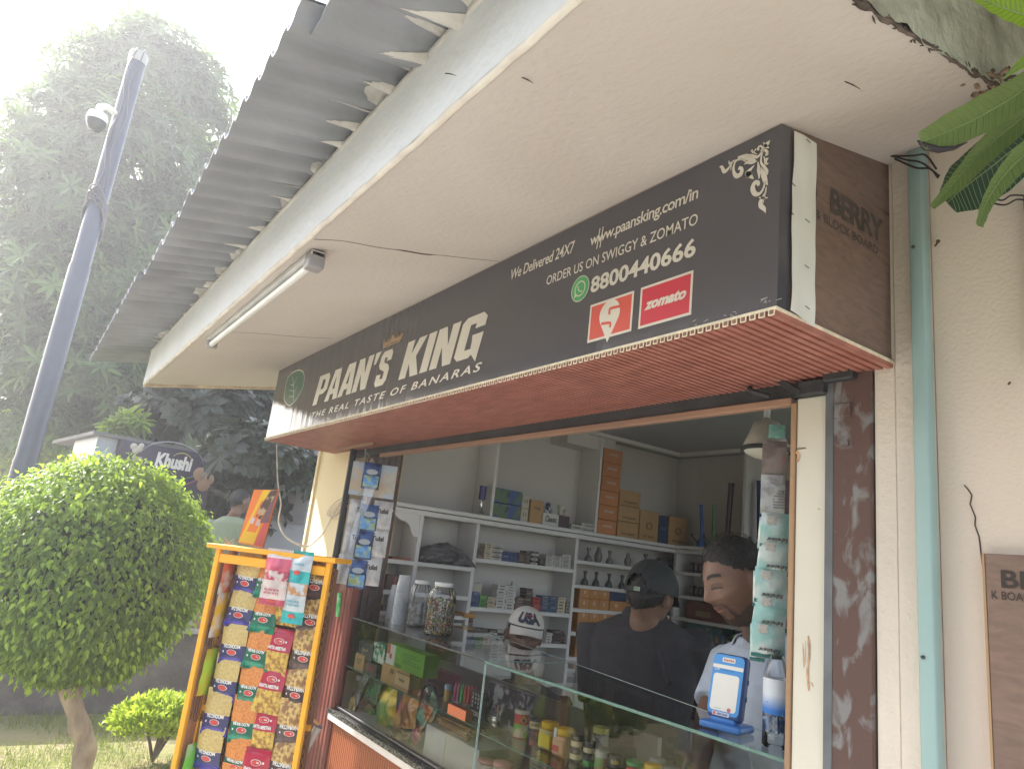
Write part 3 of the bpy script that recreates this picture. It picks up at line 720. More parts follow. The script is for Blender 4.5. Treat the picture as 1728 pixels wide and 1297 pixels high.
x0, x1, z0, z1 = rect_px([zc(803, 712), zc(1107, 605), zc(1090, 868), zc(783, 950)])
m = MB(); m.box((x0, YS - .0012, z0), (x1, YS - .0008, z1), 1); m.box((x0 + bw, YS - .0016, z0 + bw), (x1 - bw, YS - .0012, z1 - bw), 0)
add_text(m, 'zomato', (x0 + (x1 - x0) * .10, YS - .002, z0 + (z1 - z0) * .40), U, V, (x1 - x0) * .80, (z1 - z0) * .25, 1, bold=.045, shear=.35, lift=0)
m.build('delivery_badge', [flat('badge_crimson', (.56, .03, .055), .45), ink], sg)

# scuffs on the vinyl
m = MB(); rq = random.Random(14)
for (px, py, n_) in ((1296, 508, 8), (1230, 530, 6), (640, 697, 10), (700, 690, 5), (1180, 545, 4)):
    for i in range(n_):
        a = sp(px + rq.uniform(-16, 14), py + rq.uniform(-5, 4)); L_ = rq.uniform(.003, .012); an = rq.uniform(-.5, .9); m.ribbon([(0, 0), (L_ * math.cos(an), L_ * math.sin(an) * .6)], [.0006, .0014], mapM((a.x, YS - .0012, max(a.z, ZB + .006)), U, V))
m.build('scuff', flat('scuff_white', (.45, .44, .43), .6), sg)
# scrollwork ornament
zo = lambda x, y: (1200 + x / 7.205, 200 + y / 7.205)
m = MB()
def stroke(P, ws):
    q = []
    for p in P:
        w_ = sp(*zo(*p)); q.append((w_.x, w_.z, 0))
    n = 5; Q = smoothpath(q, n); W = []
    for i in range(len(Q)):
        t = i / (len(Q) - 1) * (len(ws) - 1); k = min(int(t), len(ws) - 2); W.append((ws[k] + (ws[k + 1] - ws[k]) * (t - k)) * .00034)
    M = Matrix(((1, 0, 0, 0), (0, 0, 1, YS - .0013), (0, 1, 0, 0), (0, 0, 0, 1)))
    m.ribbon([tuple(p) for p in Q], W, M)
stroke([(560, 525), (480, 490), (400, 470), (325, 478)], [4, 30, 34, 18])
stroke([(440, 540), (380, 500), (310, 510), (278, 570), (275, 650), (310, 700), (360, 675), (372, 615), (335, 600)], [6, 10, 14, 16, 20, 30, 34, 22, 22])
stroke([(560, 520), (500, 540), (440, 535), (400, 560)], [4, 16, 20, 3])
stroke([(305, 500), (250, 545), (240, 630)], [4, 12, 4]); stroke([(240, 560), (200, 620), (160, 645), (130, 590), (100, 590)], [6, 22, 26, 20, 4]); stroke([(215, 515), (230, 550), (280, 505)], [4, 16, 4])
stroke([(570, 530), (580, 620), (585, 700), (580, 740)], [6, 26, 14, 3]); stroke([(600, 600), (640, 690), (660, 760), (690, 810)], [10, 36, 30, 4])
stroke([(655, 770), (635, 850), (590, 915), (535, 915), (505, 850), (530, 780), (572, 785), (575, 820)], [12, 14, 20, 30, 32, 26, 26, 14])
stroke([(672, 830), (660, 900), (632, 1030)], [6, 12, 4]); stroke([(655, 900), (605, 1000), (605, 1060), (645, 1100), (662, 1150)], [6, 26, 30, 24, 3]); stroke([(580, 960), (620, 965), (690, 965)], [4, 18, 4])
stroke([(530, 565), (480, 620), (455, 660), (470, 700)], [3, 22, 44, 40]); stroke([(415, 650), (460, 680), (515, 735)], [4, 40, 5])
stroke([(715, 265), (690, 300), (655, 340), (635, 375)], [4, 26, 30, 6]); stroke([(635, 290), (660, 330), (705, 360)], [4, 20, 5])
stroke([(640, 375), (600, 430), (560, 470), (500, 455), (415, 432)], [10, 14, 18, 18, 2]); stroke([(600, 400), (625, 360), (600, 335), (570, 360), (580, 385)], [8, 12, 12, 14, 14])
stroke([(560, 440), (530, 420), (500, 410)], [4, 8, 14]); stroke([(530, 400), (545, 370)], [6, 16]); stroke([(490, 385), (510, 405), (530, 398)], [16, 8, 6])
stroke([(690, 420), (660, 385), (630, 400), (610, 470), (610, 540), (645, 590), (680, 640), (686, 690)], [16, 14, 12, 12, 14, 18, 20, 2]); stroke([(690, 420), (680, 440), (660, 435)], [16, 14, 12])
stroke([(640, 460), (655, 510), (650, 560)], [4, 14, 4]); stroke([(685, 480), (670, 520), (668, 570)], [20, 12, 6]); stroke([(690, 540), (680, 560)], [16, 10])
m.build('scroll_ornament', ink, sg)

# ------------------------------------------------------------------ tube light on the ceiling
tl = thing('tube_light', 'unlit white fluorescent tube fitting fixed behind the fascia', 'light fixture', tuple(cp(440, 498)))
A_, B_ = cp(352, 568), cp(530, 420); A_.y = B_.y = .53; zz = slab_z(.53); A_.z = B_.z = zz
d = Vector((1, 0, 0))
m = MB(); m.bbox((A_.x, .515, zz - .022), (B_.x, .556, zz - .003), .004, seg=2); m.build('housing', mat('fitting_enamel', (.50, .50, .50), .4), tl)
m = MB(); m.tube([(A_.x + .02, .535, zz - .036), (B_.x - .045, .535, zz - .036)], .0115, 14); m.build('tube', flat('milky_tube', (.72, .72, .72), .25), tl)
m = MB(); m.bbox((B_.x - .048, .514, zz - .054), (B_.x, .560, zz - .003), .006, seg=2); m.build('end_cap', mat('grey_plastic', (.27, .26, .27), .5), tl); m = MB(); m.bbox((A_.x - .002, .516, zz - .050), (A_.x + .022, .558, zz - .003), .004, seg=2); m.build('end_cap', mat('grey_plastic', (.27, .26, .27), .5), tl)
# ================================================================== wall shelving
shm = mat('grey_laminate', (.64, .625, .61), .5, var=.05, vs=3)
shb = mat('shelf_back_panel', (.56, .53, .50), .7, var=.06, vs=2)
def yl(px, py): return on(px, py, x=XS).y
def zl(px, py): return on(px, py, x=XS).z
YD = [yl(712, 880), yl(806, 900), yl(975, 910), YB]           # uprights below the long shelf
ROWS = {1: [(712, 948), (620, 992)], 2: [(805, 941), (795, 1023), (781, 1079)], 3: [(983, 945), (980, 986), (977, 1026), (974, 1066), (972, 1108)]}
RZ = {k: [zl(*p) for p in v] for k, v in ROWS.items()}
sv = thing('wall_shelving', 'grey laminate shelving covering the left wall of the shop', 'shelving', (XS - .1, 2.7, 0))
m = MB(); m.bbox((XS - .20, 1.668, ZSH - .022), (XS + .014, YB + .02, ZSH), .002); m.bbox((XS - .20, 1.668, ZSH - .052), (XS + .004, YB + .02, ZSH - .026), .002)
m.build('long_shelf', shm, sv)
m = MB(); m.box((XS - .205, 1.66, 0), (XS - .2, YB + .2, ZC)); m.build('back_panel', shb, sv)
for y in YD[:3]:
    m = MB(); m.bbox((XS - .2, y - .011, .2), (XS, y + .011, ZSH - .053), .0015); m.build('upright', shm, sv)
for y in (yl(837, 800), yl(1013, 800)):
    m = MB(); m.bbox((XS - .2, y - .009, ZSH), (XS, y + .009, ZC - .03), .0015); m.build('upright', shm, sv)
m = MB(); m.bbox((XS - .03, 1.668, ZC - .026), (XS + .012, YB + .02, ZC - .001), .002); m.build('top_trim', shm, sv)
m = MB(); m.box((XS - .2, 2.80, ZC - .11), (XS - .03, 3.21, ZC - .02)); m.build('ceiling_box', shb, sv)
SPAN = {1: (1.668, YD[0], YD[1]), 2: (YD[1], YD[2]), 3: (YD[2], YB)}
for k, zs in RZ.items():
    for i, z in enumerate(zs):
        y0 = SPAN[k][0]; y1 = SPAN[k][-1]
        m = MB(); m.bbox((XS - .2, y0 + (0 if k == 1 else .011), z - .022), (XS - .001, y1 - .011, z), .0015); m.build('shelf', shm, sv)
for z in (.95, .72, .45):
    m = MB(); m.bbox((XS - .2, 1.668, z - .022), (XS - .0015, YB, z), .0015); m.build('shelf', shm, sv)
# scalloped bracket in the first bay
zz = lambda x, y: on(640 + x / 5.895, 780 + y / 5.895, x=XS)
P = [zz(125, 470), zz(160, 520), zz(220, 570), zz(270, 590), zz(305, 630), zz(325, 700), zz(350, 735), zz(385, 742), zz(415, 475)]
P = [Vector(p) for p in smoothpath(P[:8], 4)] + [P[8]]
m = MB(); n = len(P); m.add([(XS - .012, p.y, p.z) for p in P] + [(XS - .002, p.y, p.z) for p in P], [list(range(n)), list(range(n, 2 * n))[::-1]] + [(i, n + i, n + (i + 1) % n, (i + 1) % n) for i in range(n)])
m.build('scalloped_bracket', shm, sv)
# shelving on the back wall, right of the corner
bs = thing('corner_shelving', 'grey shelving on the rear wall behind the two standing men', 'shelving', (-2.4, YB + .1, 0))
m = MB(); m.bbox((XS, YB, .2), (XS + .022, YB + .2, ZSH - .05), .0015); m.build('upright', shm, bs)
m = MB(); m.bbox((XS + .01, YB - .012, ZSH - .022), (-.8, YB + .2, ZSH), .002); m.bbox((XS + .01, YB - .003, ZSH - .05), (-.8, YB + .2, ZSH - .026), .002); m.build('long_shelf', shm, bs)
BZ = [on(1172, 966, y=YB).z, on(1172, 1006, y=YB).z, on(1172, 1045, y=YB).z, on(1172, 1085, y=YB).z, on(1172, 1130, y=YB).z]
for z in BZ + [BZ[-1] - .17]:
    m = MB(); m.bbox((XS + .022, YB, z - .020), (-.8, YB + .2, z), .0015); m.build('shelf', shm, bs)
xv = on(1256, 830, y=YB).x
m = MB(); m.bbox((xv - .012, YB, ZSH), (xv + .012, YB + .2, ZC - .03), .0015); m.build('upright', shm, bs)
m = MB(); m.bbox((XS + .01, YB - .012, ZC - .026), (-.8, YB + .03, ZC - .001), .002); m.build('top_trim', shm, bs)
m = MB(); m.box((XS, YB + .19, .1), (-.8, YB + .198, ZC)); m.build('back_panel', shb, bs)

# lamp hanging from the shop ceiling
lp = dep(1293, 745, 2.05)
la = thing('pendant_lamp', 'unlit dome lamp hanging from the shop ceiling on a grey rod', 'lamp', tuple(lp))
m = MB(); m.lathe([(.062, -.028), (.066, -.020), (.050, .018), (.036, .055), (.014, .062), (.008, .07)], tuple(lp), 28); m.build('shade', flat('lamp_shade_enamel', (.42, .38, .33), .4), la)
m = MB(); m.lathe([(.0685, -.030), (.0695, -.022), (.067, -.018)], tuple(lp), 28); m.build('dark_rim', darkst, la)
m = MB(); m.lathe([(.006, -.052), (.030, -.048), (.052, -.038), (.062, -.029)], tuple(lp), 28); m.build('diffuser', flat('lamp_diffuser', (.6, .58, .5), .4), la)
m = MB(); m.tube([lp + Vector((0, 0, .07)), Vector((lp.x, lp.y, ZC))], .009, 10); m.build('rod', shm, la)
m = MB(); q = dep(1195, 747, 3.1); m.lathe([(.09, 0), (.10, .012), (.10, .03)], (q.x, q.y, ZC - .031), 28)
tag(m.build('ceiling_rose', flat('ceiling_rose_plastic', (.42, .42, .42), .5)), 'shallow round grey fitting flush on the dark shop ceiling', 'ceiling fitting')

# ------------------------------------------------------------------ goods on the shelves
def carton(name, label, cat, c, s, cols, group=None, text=None, tcol=None, face='x', th=.3, tw=.7, tz=.55, band=None, yaw=0.0, r=.002, tilt=0):
    """printed box: c = centre of its base, s = (x, y, z) size; face = side that carries the print"""
    t = thing(name, label, cat, c, group)
    ca, sa = math.cos(yaw), math.sin(yaw); ux, uy = Vector((ca, sa, 0)), Vector((-sa, ca, 0)); uz = Vector((0, 0, 1))
    m = MB(); m.obox(Vector(c) + uz * s[2] / 2, ux, uy, uz, s, r=r); m.build('carton', cols[0], t)
    if face == 'x': o, uu, W = Vector(c) + ux * (s[0] / 2 + .0006), uy, s[1]
    else: o, uu, W = Vector(c) - uy * (s[1] / 2 + .0006), ux, s[0]
    nn = uu.cross(uz)
    if band:
        m = MB(); b0, b1, mt = band
        m.add([o - uu * W * .485 + uz * s[2] * b0, o + uu * W * .485 + uz * s[2] * b0, o + uu * W * .485 + uz * s[2] * b1, o - uu * W * .485 + uz * s[2] * b1], [(0, 1, 2, 3)]); m.build('printed_band', mt, t)
    if text:
        m = MB(); add_text(m, text, o - uu * W * tw / 2 + uz * s[2] * (tz - th / 2) + nn * .0004, uu, uz, W * tw, s[2] * th, bold=.02); m.build('print', tcol, t)
    return t
orange = flat('orange_carton', (.50, .20, .07), .6); kraft = flat('kraft_carton', (.44, .27, .12), .7); amber = flat('amber_carton', (.48, .22, .07), .6)
whitep = flat('white_print', (.60, .57, .52), .5); darkp = flat('dark_print', (.06, .05, .045), .6); navy = flat('navy_carton', (.03, .055, .12), .5); creamc = flat('cream_carton', (.50, .46, .38), .6)
greyp = flat('grey_print', (.2, .19, .18), .6)
def shelf_y(px, py=900): return yl(px, py)
# stack of six orange cartons
y0, y1 = yl(1010, 880), yl(1043, 880); zt = zl(1035, 757); hh = (zt - ZSH) / 6
nm = ['lowest', 'second lowest', 'third from the bottom', 'fourth from the bottom', 'fifth from the bottom', 'topmost']
for k in range(6):
    carton('orange_carton', f'orange printed carton, {nm[k]} of the six-high stack', 'carton', (XS - .075 + .002 * (k % 2), (y0 + y1) / 2 + .001 * k, ZSH + k * hh), (.13, y1 - y0 - .004, hh - .002), [orange], 'orange cartons in the tall stack', 'EDITION' if 0 else 'ORANGE', whitep, th=.17, tw=.5, tz=.6)
y0, y1 = yl(1044, 880), yl(1080, 890); zt = zl(1064, 827); hh = (zt - ZSH) / 3
for k in range(3):
    carton('kraft_carton', f'tan carton of the three-high stack beside the orange ones, {("lowest", "middle", "topmost")[k]}', 'carton', (XS - .075, (y0 + y1) / 2, ZSH + k * hh), (.13, y1 - y0 - .005, hh - .003), [kraft], 'tan cartons in a three-high stack', 'HOT BEANS', darkp, th=.14, tw=.6, tz=.25, band=(.70, .86, whitep) if False else None)
for i, (a, b, zp) in enumerate(((1080, 1112, (1098, 862)), (1130, 1161, (1145, 872)))):
    y0, y1 = yl(a + 1, 890), yl(b, 900); zt = zl(*zp)
    t = carton('kraft_carton', ('tall tan carton with ring print, left of the navy carton', 'tall tan carton with ring print, right of the navy carton')[i], 'carton', (XS - .07, (y0 + y1) / 2, ZSH), (.12, y1 - y0, zt - ZSH), [kraft], 'tall tan cartons with ring print', 'HOT BEANS', darkp, th=.08, tw=.6, tz=.15)
    m = MB(); h = zt - ZSH; c = Vector((XS - .0085, (y0 + y1) / 2, ZSH + h * .5))
    for rr in (.017, .024): 
        q = [c + Vector((0, rr * 1.2 * math.cos(k * PI / 12), rr * math.sin(k * PI / 12))) for k in range(25)]; m.tube(q, .0016, 4, cap=False)
    m.build('ring_print', darkp, t)
y0, y1 = yl(1114, 890), yl(1129, 895); zt = zl(1121, 870)
carton('navy_carton', 'narrow navy carton between the two tall tan cartons', 'carton', (XS - .07, (y0 + y1) / 2, ZSH), (.12, y1 - y0, zt - ZSH), [navy], None, 'BLUE', greyp, th=.1, tw=.6)
y0, y1 = yl(1163, 895), yl(1178, 895)
# left group: blue printed boxes, tea box, mug, small boxes
blueb = mat('blue_green_printed_box', (.045, .10, .26), .5, col2=(.10, .16, .08), vs=14, p0=.48, p1=.56)
y0, y1 = yl(834, 850), yl(880, 865); h2 = (zl(850, 823) - ZSH) / 2
for k in range(2):
    carton('blue_box', ('lower blue and green printed box of the pair', 'upper blue and green printed box of the pair')[k], 'box', (XS - .07, (y0 + y1) / 2, ZSH + k * h2), (.12, y1 - y0, h2 - .003), [blueb], 'blue and green boxes', 'P', darkp, th=.4, tw=.12, tz=.6, band=(.2, .85, creamc) if False else None)
y0, y1 = yl(883, 860), yl(895, 865); h2 = (zl(890, 835) - ZSH) / 2
for k in range(2):
    carton('small_tan_box', ('lower narrow tan box next to the blue printed boxes', 'upper narrow tan box next to the blue printed boxes')[k], 'box', (XS - .07, (y0 + y1) / 2, ZSH + k * h2), (.10, y1 - y0, h2 - .002), [creamc], 'narrow tan boxes', 'I I', darkp, th=.3, tw=.4)
y0, y1 = yl(898, 865), yl(919, 870); carton('tan_box', 'upright tan box printed with three stacked words', 'box', (XS - .07, (y0 + y1) / 2, ZSH), (.10, y1 - y0, zl(908, 843) - ZSH), [kraft], None, 'THE', darkp, th=.12, tw=.5, tz=.65)
y0, y1 = yl(918, 870), yl(945, 875); carton('white_box', 'white box with a slanting word under a blue figurine', 'box', (XS - .06, (y0 + y1) / 2, ZSH), (.10, y1 - y0, zl(930, 866) - ZSH), [flat('offwhite_box', (.55, .54, .50), .5)], None, 'Classic', darkp, th=.5, tw=.7)
zf = zl(930, 866); c = Vector((XS - .05, (y0 + y1) / 2, zf))
m = MB()
m.lathe([(.020, 0), (.022, .012), (.014, .03), (.010, .042), (.015, .05), (.016, .06), (.008, .07)], tuple(c), 14); m.tube([c + Vector((0, .012, .035)), c + Vector((.01, .028, .02)), c + Vector((.012, .03, .005))], .007, 8)
m.tube([c + Vector((0, -.012, .04)), c + Vector((.01, -.026, .03)), c + Vector((.01, -.024, .01))], .007, 8)
tag(m.build('figurine', mat('blue_white_glaze', (.04, .06, .14), .25, col2=(.5, .5, .5), vs=30, p0=.5, p1=.55)), 'small blue and white figurine sitting on a white box', 'figurine')
y0, y1 = yl(945, 878), yl(963, 880); carton('dark_box', 'low dark purple box under the white mug', 'box', (XS - .06, (y0 + y1) / 2, ZSH), (.10, y1 - y0, zl(955, 870) - ZSH), [flat('plum_box', (.08, .05, .06), .5)])
zm = zl(955, 870); c = (XS - .05, (y0 + y1) / 2, zm)
mg = thing('white_mug', 'flared white mug with a black ring emblem on the long shelf', 'mug', c)
m = MB(); m.lathe([(.017, 0), (.021, .002), (.023, .04), (.029, .062), (.027, .062), (.020, .04), (.016, .006), (0, .006)], c, 24); m.build('cup', flat('mug_glaze', (.60, .58, .52), .2), mg)
m = MB(); m.tube(smoothpath([(c[0], c[1] + .022, c[2] + .05), (c[0], c[1] + .04, c[2] + .045), (c[0], c[1] + .04, c[2] + .022), (c[0], c[1] + .022, c[2] + .014)], 5), .0035, 8); m.build('handle', MATS['mug_glaze'], mg)
m = MB(); q = [Vector((c[0] + .0242, c[1] + .006 * math.cos(k * PI / 8), c[2] + .03 + .011 * math.sin(k * PI / 8))) for k in range(17)]; m.tube(q, .0018, 4, cap=False); m.build('ring_emblem', darkp, mg)
for i, (a, b, zz0, zz1, tx) in enumerate(((966, 985, 0, .020, 'Classic'), (986, 1007, 0, .012, 'EDITION'), (984, 1007, .013, .033, 'Classic'))):
    y0, y1 = yl(a, 882), yl(b, 885)
    carton('small_white_box', ('small white box left of the two stacked white boxes', 'flat white box under another at the foot of the orange stack', 'white box on top of a flat one at the foot of the orange stack')[i], 'box', (XS - .05, (y0 + y1) / 2, ZSH + zz0 * 1.6), (.08, y1 - y0 - .002, (zz1 - zz0) * 1.55), [MATS['offwhite_box']], 'small white boxes on the long shelf', tx, darkp, th=.5, tw=.8)
# goblet: blue cup on silver foot
c = on(811, 859, x=XS - .02); c.z = ZSH
gb = thing('blue_goblet', 'blue cup on a silver foot standing alone on the long shelf', 'goblet', tuple(c))
k_ = (zl(811, 818) - ZSH) / .1
m = MB(); m.lathe([(.018, .052), (.020, .058), (.021, .098), (.022, .1), (.019, .1), (.018, .06)], tuple(c), 20); m.v = [(p[0], p[1], c.z + (p[2] - c.z) * k_) for p in m.v]; m.build('cup', flat('cobalt_cup', (.035, .03, .16), .25), gb)
m = MB(); m.lathe([(.021, 0), (.021, .006), (.012, .012), (.011, .045), (.017, .051)], tuple(c), 20); m.v = [(p[0], p[1], c.z + (p[2] - c.z) * k_) for p in m.v]; m.build('foot', flat('polished_silver', (.6, .6, .6), .15, metal=1), gb)
# water pipes at the corner
def waterpipe(px, pyb, pyt, col, r, label, x=None, y=None, kind='tube'):
    b = on(px[0], pyb, y=YB + .05) if y is None else on(px[0], pyb, y=y); b.z = ZSH
    t_ = on(px[1], pyt, y=b.y); H = t_.z - ZSH
    t = thing('water_pipe', label, 'water pipe', tuple(b), 'coloured glass water pipes in the corner')
    g = flat('pipe_glass_' + label.split()[1], col, .15)
    m = MB(); m.tube([b + Vector((0, 0, .07)), Vector((t_.x, b.y, t_.z))], r, 12); m.tube([Vector((t_.x, b.y, t_.z - .004)), Vector((t_.x, b.y, t_.z + .003))], r * 1.25, 12); m.build('neck', g, t)
    m = MB(); m.lathe([(.032, 0), (.034, .012), (.030, .035), (.016, .06), (.011, .075), (.016, .09), (.011, .105)], tuple(b), 16); m.build('base', g, t)
    m = MB(); s = b + Vector((-.02, -.02, .03)); m.tube([s, s + Vector((-.02, -.03, .04))], .005, 6); m.lathe([(.006, 0), (.011, .012)], tuple(s + Vector((-.02, -.03, .04))), 8); m.build('side_bowl', darkp, t)
waterpipe((1184, 1183), 918, 851, (.06, .14, .40), .011, 'slim blue glass water pipe beside the last tan carton')
waterpipe((1204, 1205), 915, 852, (.10, .26, .08), .011, 'slim green glass water pipe near the corner')
waterpipe((1227, 1234), 910, 816, (.10, .05, .085), .017, 'tall purple water pipe rising behind the man in blue')
waterpipe((1283, 1283), 912, 812, (.03, .06, .18), .022, 'thick navy water pipe at the right end of the shelf')

# cigarette-style packet stacks
def stack(px0, px1, zk, rows, col, k=2, name='packet', desc='', n=1, pyb=None, h=None, x=-.03, jitter=.002, tx=None, ym=900):
    """n columns of rows packets between two pixels on shelf height zk"""
    y0, y1 = yl(px0, ym), yl(px1, ym); wcol = (y1 - y0) / n; rr = random.Random(int(px0 * 7 + rows))
    for j in range(n):
        for i in range(rows):
            c = (XS - .045 + rr.uniform(-jitter, jitter) * 2, y0 + wcol * (j + .5), zk + i * h)
            mt = col[(i + j) % len(col)] if isinstance(col, list) else col
            m = MB(); m.bbox((c[0] - .03, c[1] - wcol / 2 + .0012, c[2]), (c[0] + .03, c[1] + wcol / 2 - .0012, c[2] + h - .0012), .0008)
            o = m.build(name, mt)
            if (px0, j, i) in PRINTS or True:
                q = MB(); f = c[0] + .0303; q.box((f, c[1] - wcol * .30, c[2] + h * .28), (f + .0003, c[1] + wcol * .22, c[2] + h * .62)); q.build('print', PR[rr.randrange(2)] if tx is None else tx, o)
            tag(o, desc + (f', {ORD[i]} up' if rows > 1 else '') + (('', ' in the left column', ' in the right column')[0 if n == 1 else 1 + j]), 'packet', desc + 's stacked')
PRINTS = (); PR = [darkp, flat('faded_print', (.25, .24, .22), .6)]
pk = {n: flat('packet_' + n, c, .4) for n, c in dict(white=(.55, .53, .50), cream=(.55, .48, .34), blue=(.05, .09, .24), brown=(.14, .09, .07), black=(.04, .035, .04), green=(.08, .28, .06), red=(.42, .05, .05), steel=(.08, .13, .22), grey=(.30, .28, .26), choc=(.09, .06, .055), tan=(.45, .36, .26)).items()}
def row(zi, items):
    z = RZ[2][zi]
    for a, b, n, rows, col, h, d in items: stack(a, b, z, rows, col, n=n, h=h, desc=d, ym=(930, 1010, 1060)[zi])
row(0, [(808, 820, 1, 2, pk['brown'], .018, 'brown packet at the left end of the upper packet shelf'), (820, 834, 1, 7, pk['cream'], .0125, 'cream packet in the upper shelf stack'), (834, 851, 1, 7, [pk['white'], pk['grey']], .0125, 'white packet beside the cream stack'), (851, 877, 2, 5, pk['blue'], .0115, 'dark blue packet in the upper shelf stack'),
        (878, 890, 1, 5, pk['brown'], .012, 'dull brown packet right of the blue stack'), (890, 900, 1, 6, pk['choc'], .0125, 'chocolate brown packet in the upper shelf stack'), (901, 912, 1, 6, [pk['white'], pk['black']], .013, 'black and white packet in the upper shelf stack'), (915, 924, 1, 3, pk['black'], .013, 'black packet in a short stack'), (925, 952, 2, 6, pk['white'], .0118, 'white patterned packet in the right-hand stack'), (952, 968, 1, 7, pk['white'], .0118, 'white patterned packet in the last stack')])
row(1, [(798, 811, 1, 4, pk['blue'], .020, 'blue packet at the left of the middle shelf'), (812, 824, 1, 3, pk['green'], .022, 'bright green packet on the middle shelf'), (825, 839, 1, 3, pk['tan'], .020, 'tan packet beside the green ones'), (840, 872, 2, 8, pk['white'], .0165, 'white packet in the tall middle shelf stacks'), (873, 888, 1, 4, pk['brown'], .018, 'brown packet in the middle shelf stack'), (888, 901, 1, 7, pk['choc'], .018, 'dark brown packet in the middle shelf stack'),
        (902, 916, 1, 4, pk['red'], .020, 'red and white packet on the middle shelf'), (917, 944, 2, 5, pk['steel'], .0185, 'slate blue packet on the middle shelf'), (945, 958, 1, 5, pk['cream'], .0185, 'cream packet at the right of the middle shelf'), (959, 970, 1, 5, pk['grey'], .018, 'grey packet at the right end of the middle shelf')])
row(2, [(790, 800, 1, 8, pk['brown'], .015, 'brown packet low behind the glass'), (802, 826, 2, 4, pk['choc'], .016, 'chocolate packet low behind the glass'), (828, 858, 2, 4, [pk['white'], pk['black']], .015, 'black and white packet low behind the glass'), (926, 936, 1, 4, pk['white'], .015, 'white packet right of the seated man'), (936, 955, 1, 5, pk['choc'], .015, 'dark packet right of the seated man'), (955, 968, 1, 3, pk['brown'], .015, 'brown packet at the low shelf end')])
# tall cream box and white board behind packets
z = RZ[2][1]; y0, y1 = yl(800, 1000), yl(828, 1000); carton('cream_box', 'plain cream box behind the blue packets', 'box', (XS - .12, (y0 + y1) / 2, z), (.05, y1 - y0, .125), [creamc])
y0, y1 = yl(893, 1000), yl(955, 1005); m = MB(); m.box((XS - .19, y0, z), (XS - .18, y1, z + .15)); tag(m.build('framed_board', MATS['offwhite_box']), 'white board leaning behind the red and slate packets', 'board')
# dark bundle of bags in the first bay
zb_ = RZ[1][0]; y0, y1 = YD[0] + .012, YD[1] - .012
def _bun(u, v):
    y = y0 + (y1 + .03 - y0) * u; th = v * PI * 2; hh = .055 * (math.sin(PI * min(1, u * 1.02 + .02)) ** .45) * (1 + .25 * mnoise.noise(Vector((u * 5, 3, 1)))); f = 1 + .28 * mnoise.noise(Vector((u * 9, math.cos(th) * 3, math.sin(th) * 3)))
    return Vector((XS - .06 + .075 * math.cos(th) * f, y, zb_ + hh + max(-1, math.sin(th)) * hh * f * (1 if math.sin(th) > 0 else .99)))
m = MB(); m.grid(_bun, 60, 40)
tag(m.build('wrapped_bundle', mat('crinkled_dark_plastic', (.075, .065, .07), .3, col2=(.16, .15, .16), vs=9, bump=.02, bs=22, bstretch=(1, .4, 1.5))), 'dark crinkled plastic bundle filling a shelf bay', 'bundle')
# few things in the first bay
z = RZ[1][0]; m = MB(); ya, yb_ = 1.70, YD[0] - .03; m.bbox((XS - .15, ya, z), (XS - .02, yb_, z + .012), .001); tag(m.build('orange_tray', flat('orange_tray', (.30, .08, .03), .5)), 'flat orange tray at the left of the shelving', 'tray')
z = RZ[1][1]; q = on(672, 985, x=XS); m = MB(); m.bbox((XS - .1, q.y - .05, z), (XS - .04, q.y + .05, z + .075), .001); o = tag(m.build('dark_frame_box', flat('dark_red_box', (.10, .04, .03), .4)), 'dark box with a red stroke behind the plastic cups', 'box')
m = MB(); m.box((XS - .0395, q.y - .004, z + .008), (XS - .0392, q.y + .004, z + .068)); m.box((XS - .0395, q.y - .008, z + .008), (XS - .0392, q.y + .025, z + .014)); m.build('red_stroke', flat('stroke_red', (.42, .09, .05), .4), o)
z = on(640, 1030, x=XS).z
m = MB(); m.bbox((XS - .2, 1.668, z - .02), (XS - .001, YD[1] - .011, z), .0015); m.build('shelf', shm, sv)
for i, px in enumerate((618, 632, 646, 656, 662)):
    q = on(px, 1026, x=XS - .03); m = MB(); m.lathe([(.016, 0), (.018, .006), (.018, .022 + .006 * (i % 2)), (.013, .03)], (q.x, q.y, z), 14)
    tag(m.build('small_tin', flat('tin_dark', (.10, .09, .09), .25, metal=.6)), f'small dark tin left of the plastic cups, {ORD[i] if i else "first"} from the left', 'tin', 'small dark tins on the low left shelf')
q = on(792, 1038, x=XS); m = MB(); m.bbox((XS - .1, q.y - .04, q.z - .012), (XS + .012, q.y + .032, q.z + .012), .002); tag(m.build('orange_pack', flat('orange_pack', (.42, .19, .03), .5)), 'flat orange pack on a shelf end right of the sweet jar', 'pack')

# bay 3: glass vases, orange cartons
vz = RZ[3]
dg = [flat('vase_dark_' + str(i), c, .2) for i, c in enumerate(((.05, .06, .065), (.16, .15, .15), (.03, .05, .05)))]
def vase(q, z, h, mt, label, kind=0):
    pr = [(.55, 0), (.62, .1), (.5, .3), (.22, .5), (.2, .7), (.34, .9), (.3, 1.0)] if kind == 0 else [(.4, 0), (.55, .2), (.6, .45), (.35, .75), (.3, 1.0)]
    m = MB(); m.lathe([(a * h * .45, b * h) for a, b in pr], (q.x, q.y, z), 16); tag(m.build('glass_vase', mt), label, 'vase', 'glass vases right of the packets')
for i, px in enumerate((993, 1010, 1029, 1060, 1090, 1112, 1132)):
    q = on(px, 935, x=XS - .05); vase(q, vz[0], .085 + .012 * (i % 3 == 1), dg[1] if px < 1070 else dg[2], ('clear wrapped glass vase' if px < 1070 else 'dark glass vase') + f' on the upper vase shelf, {ORD[i] if i else "first"} from the left', i % 2)
for i, px in enumerate((987, 1006, 1028, 1050, 1070, 1095)):
    q = on(px, 975, x=XS - .05); vase(q, vz[1], .088, dg[0], f'dark glass vase on the lower vase shelf, {ORD[i] if i else "first"} from the left', 0)
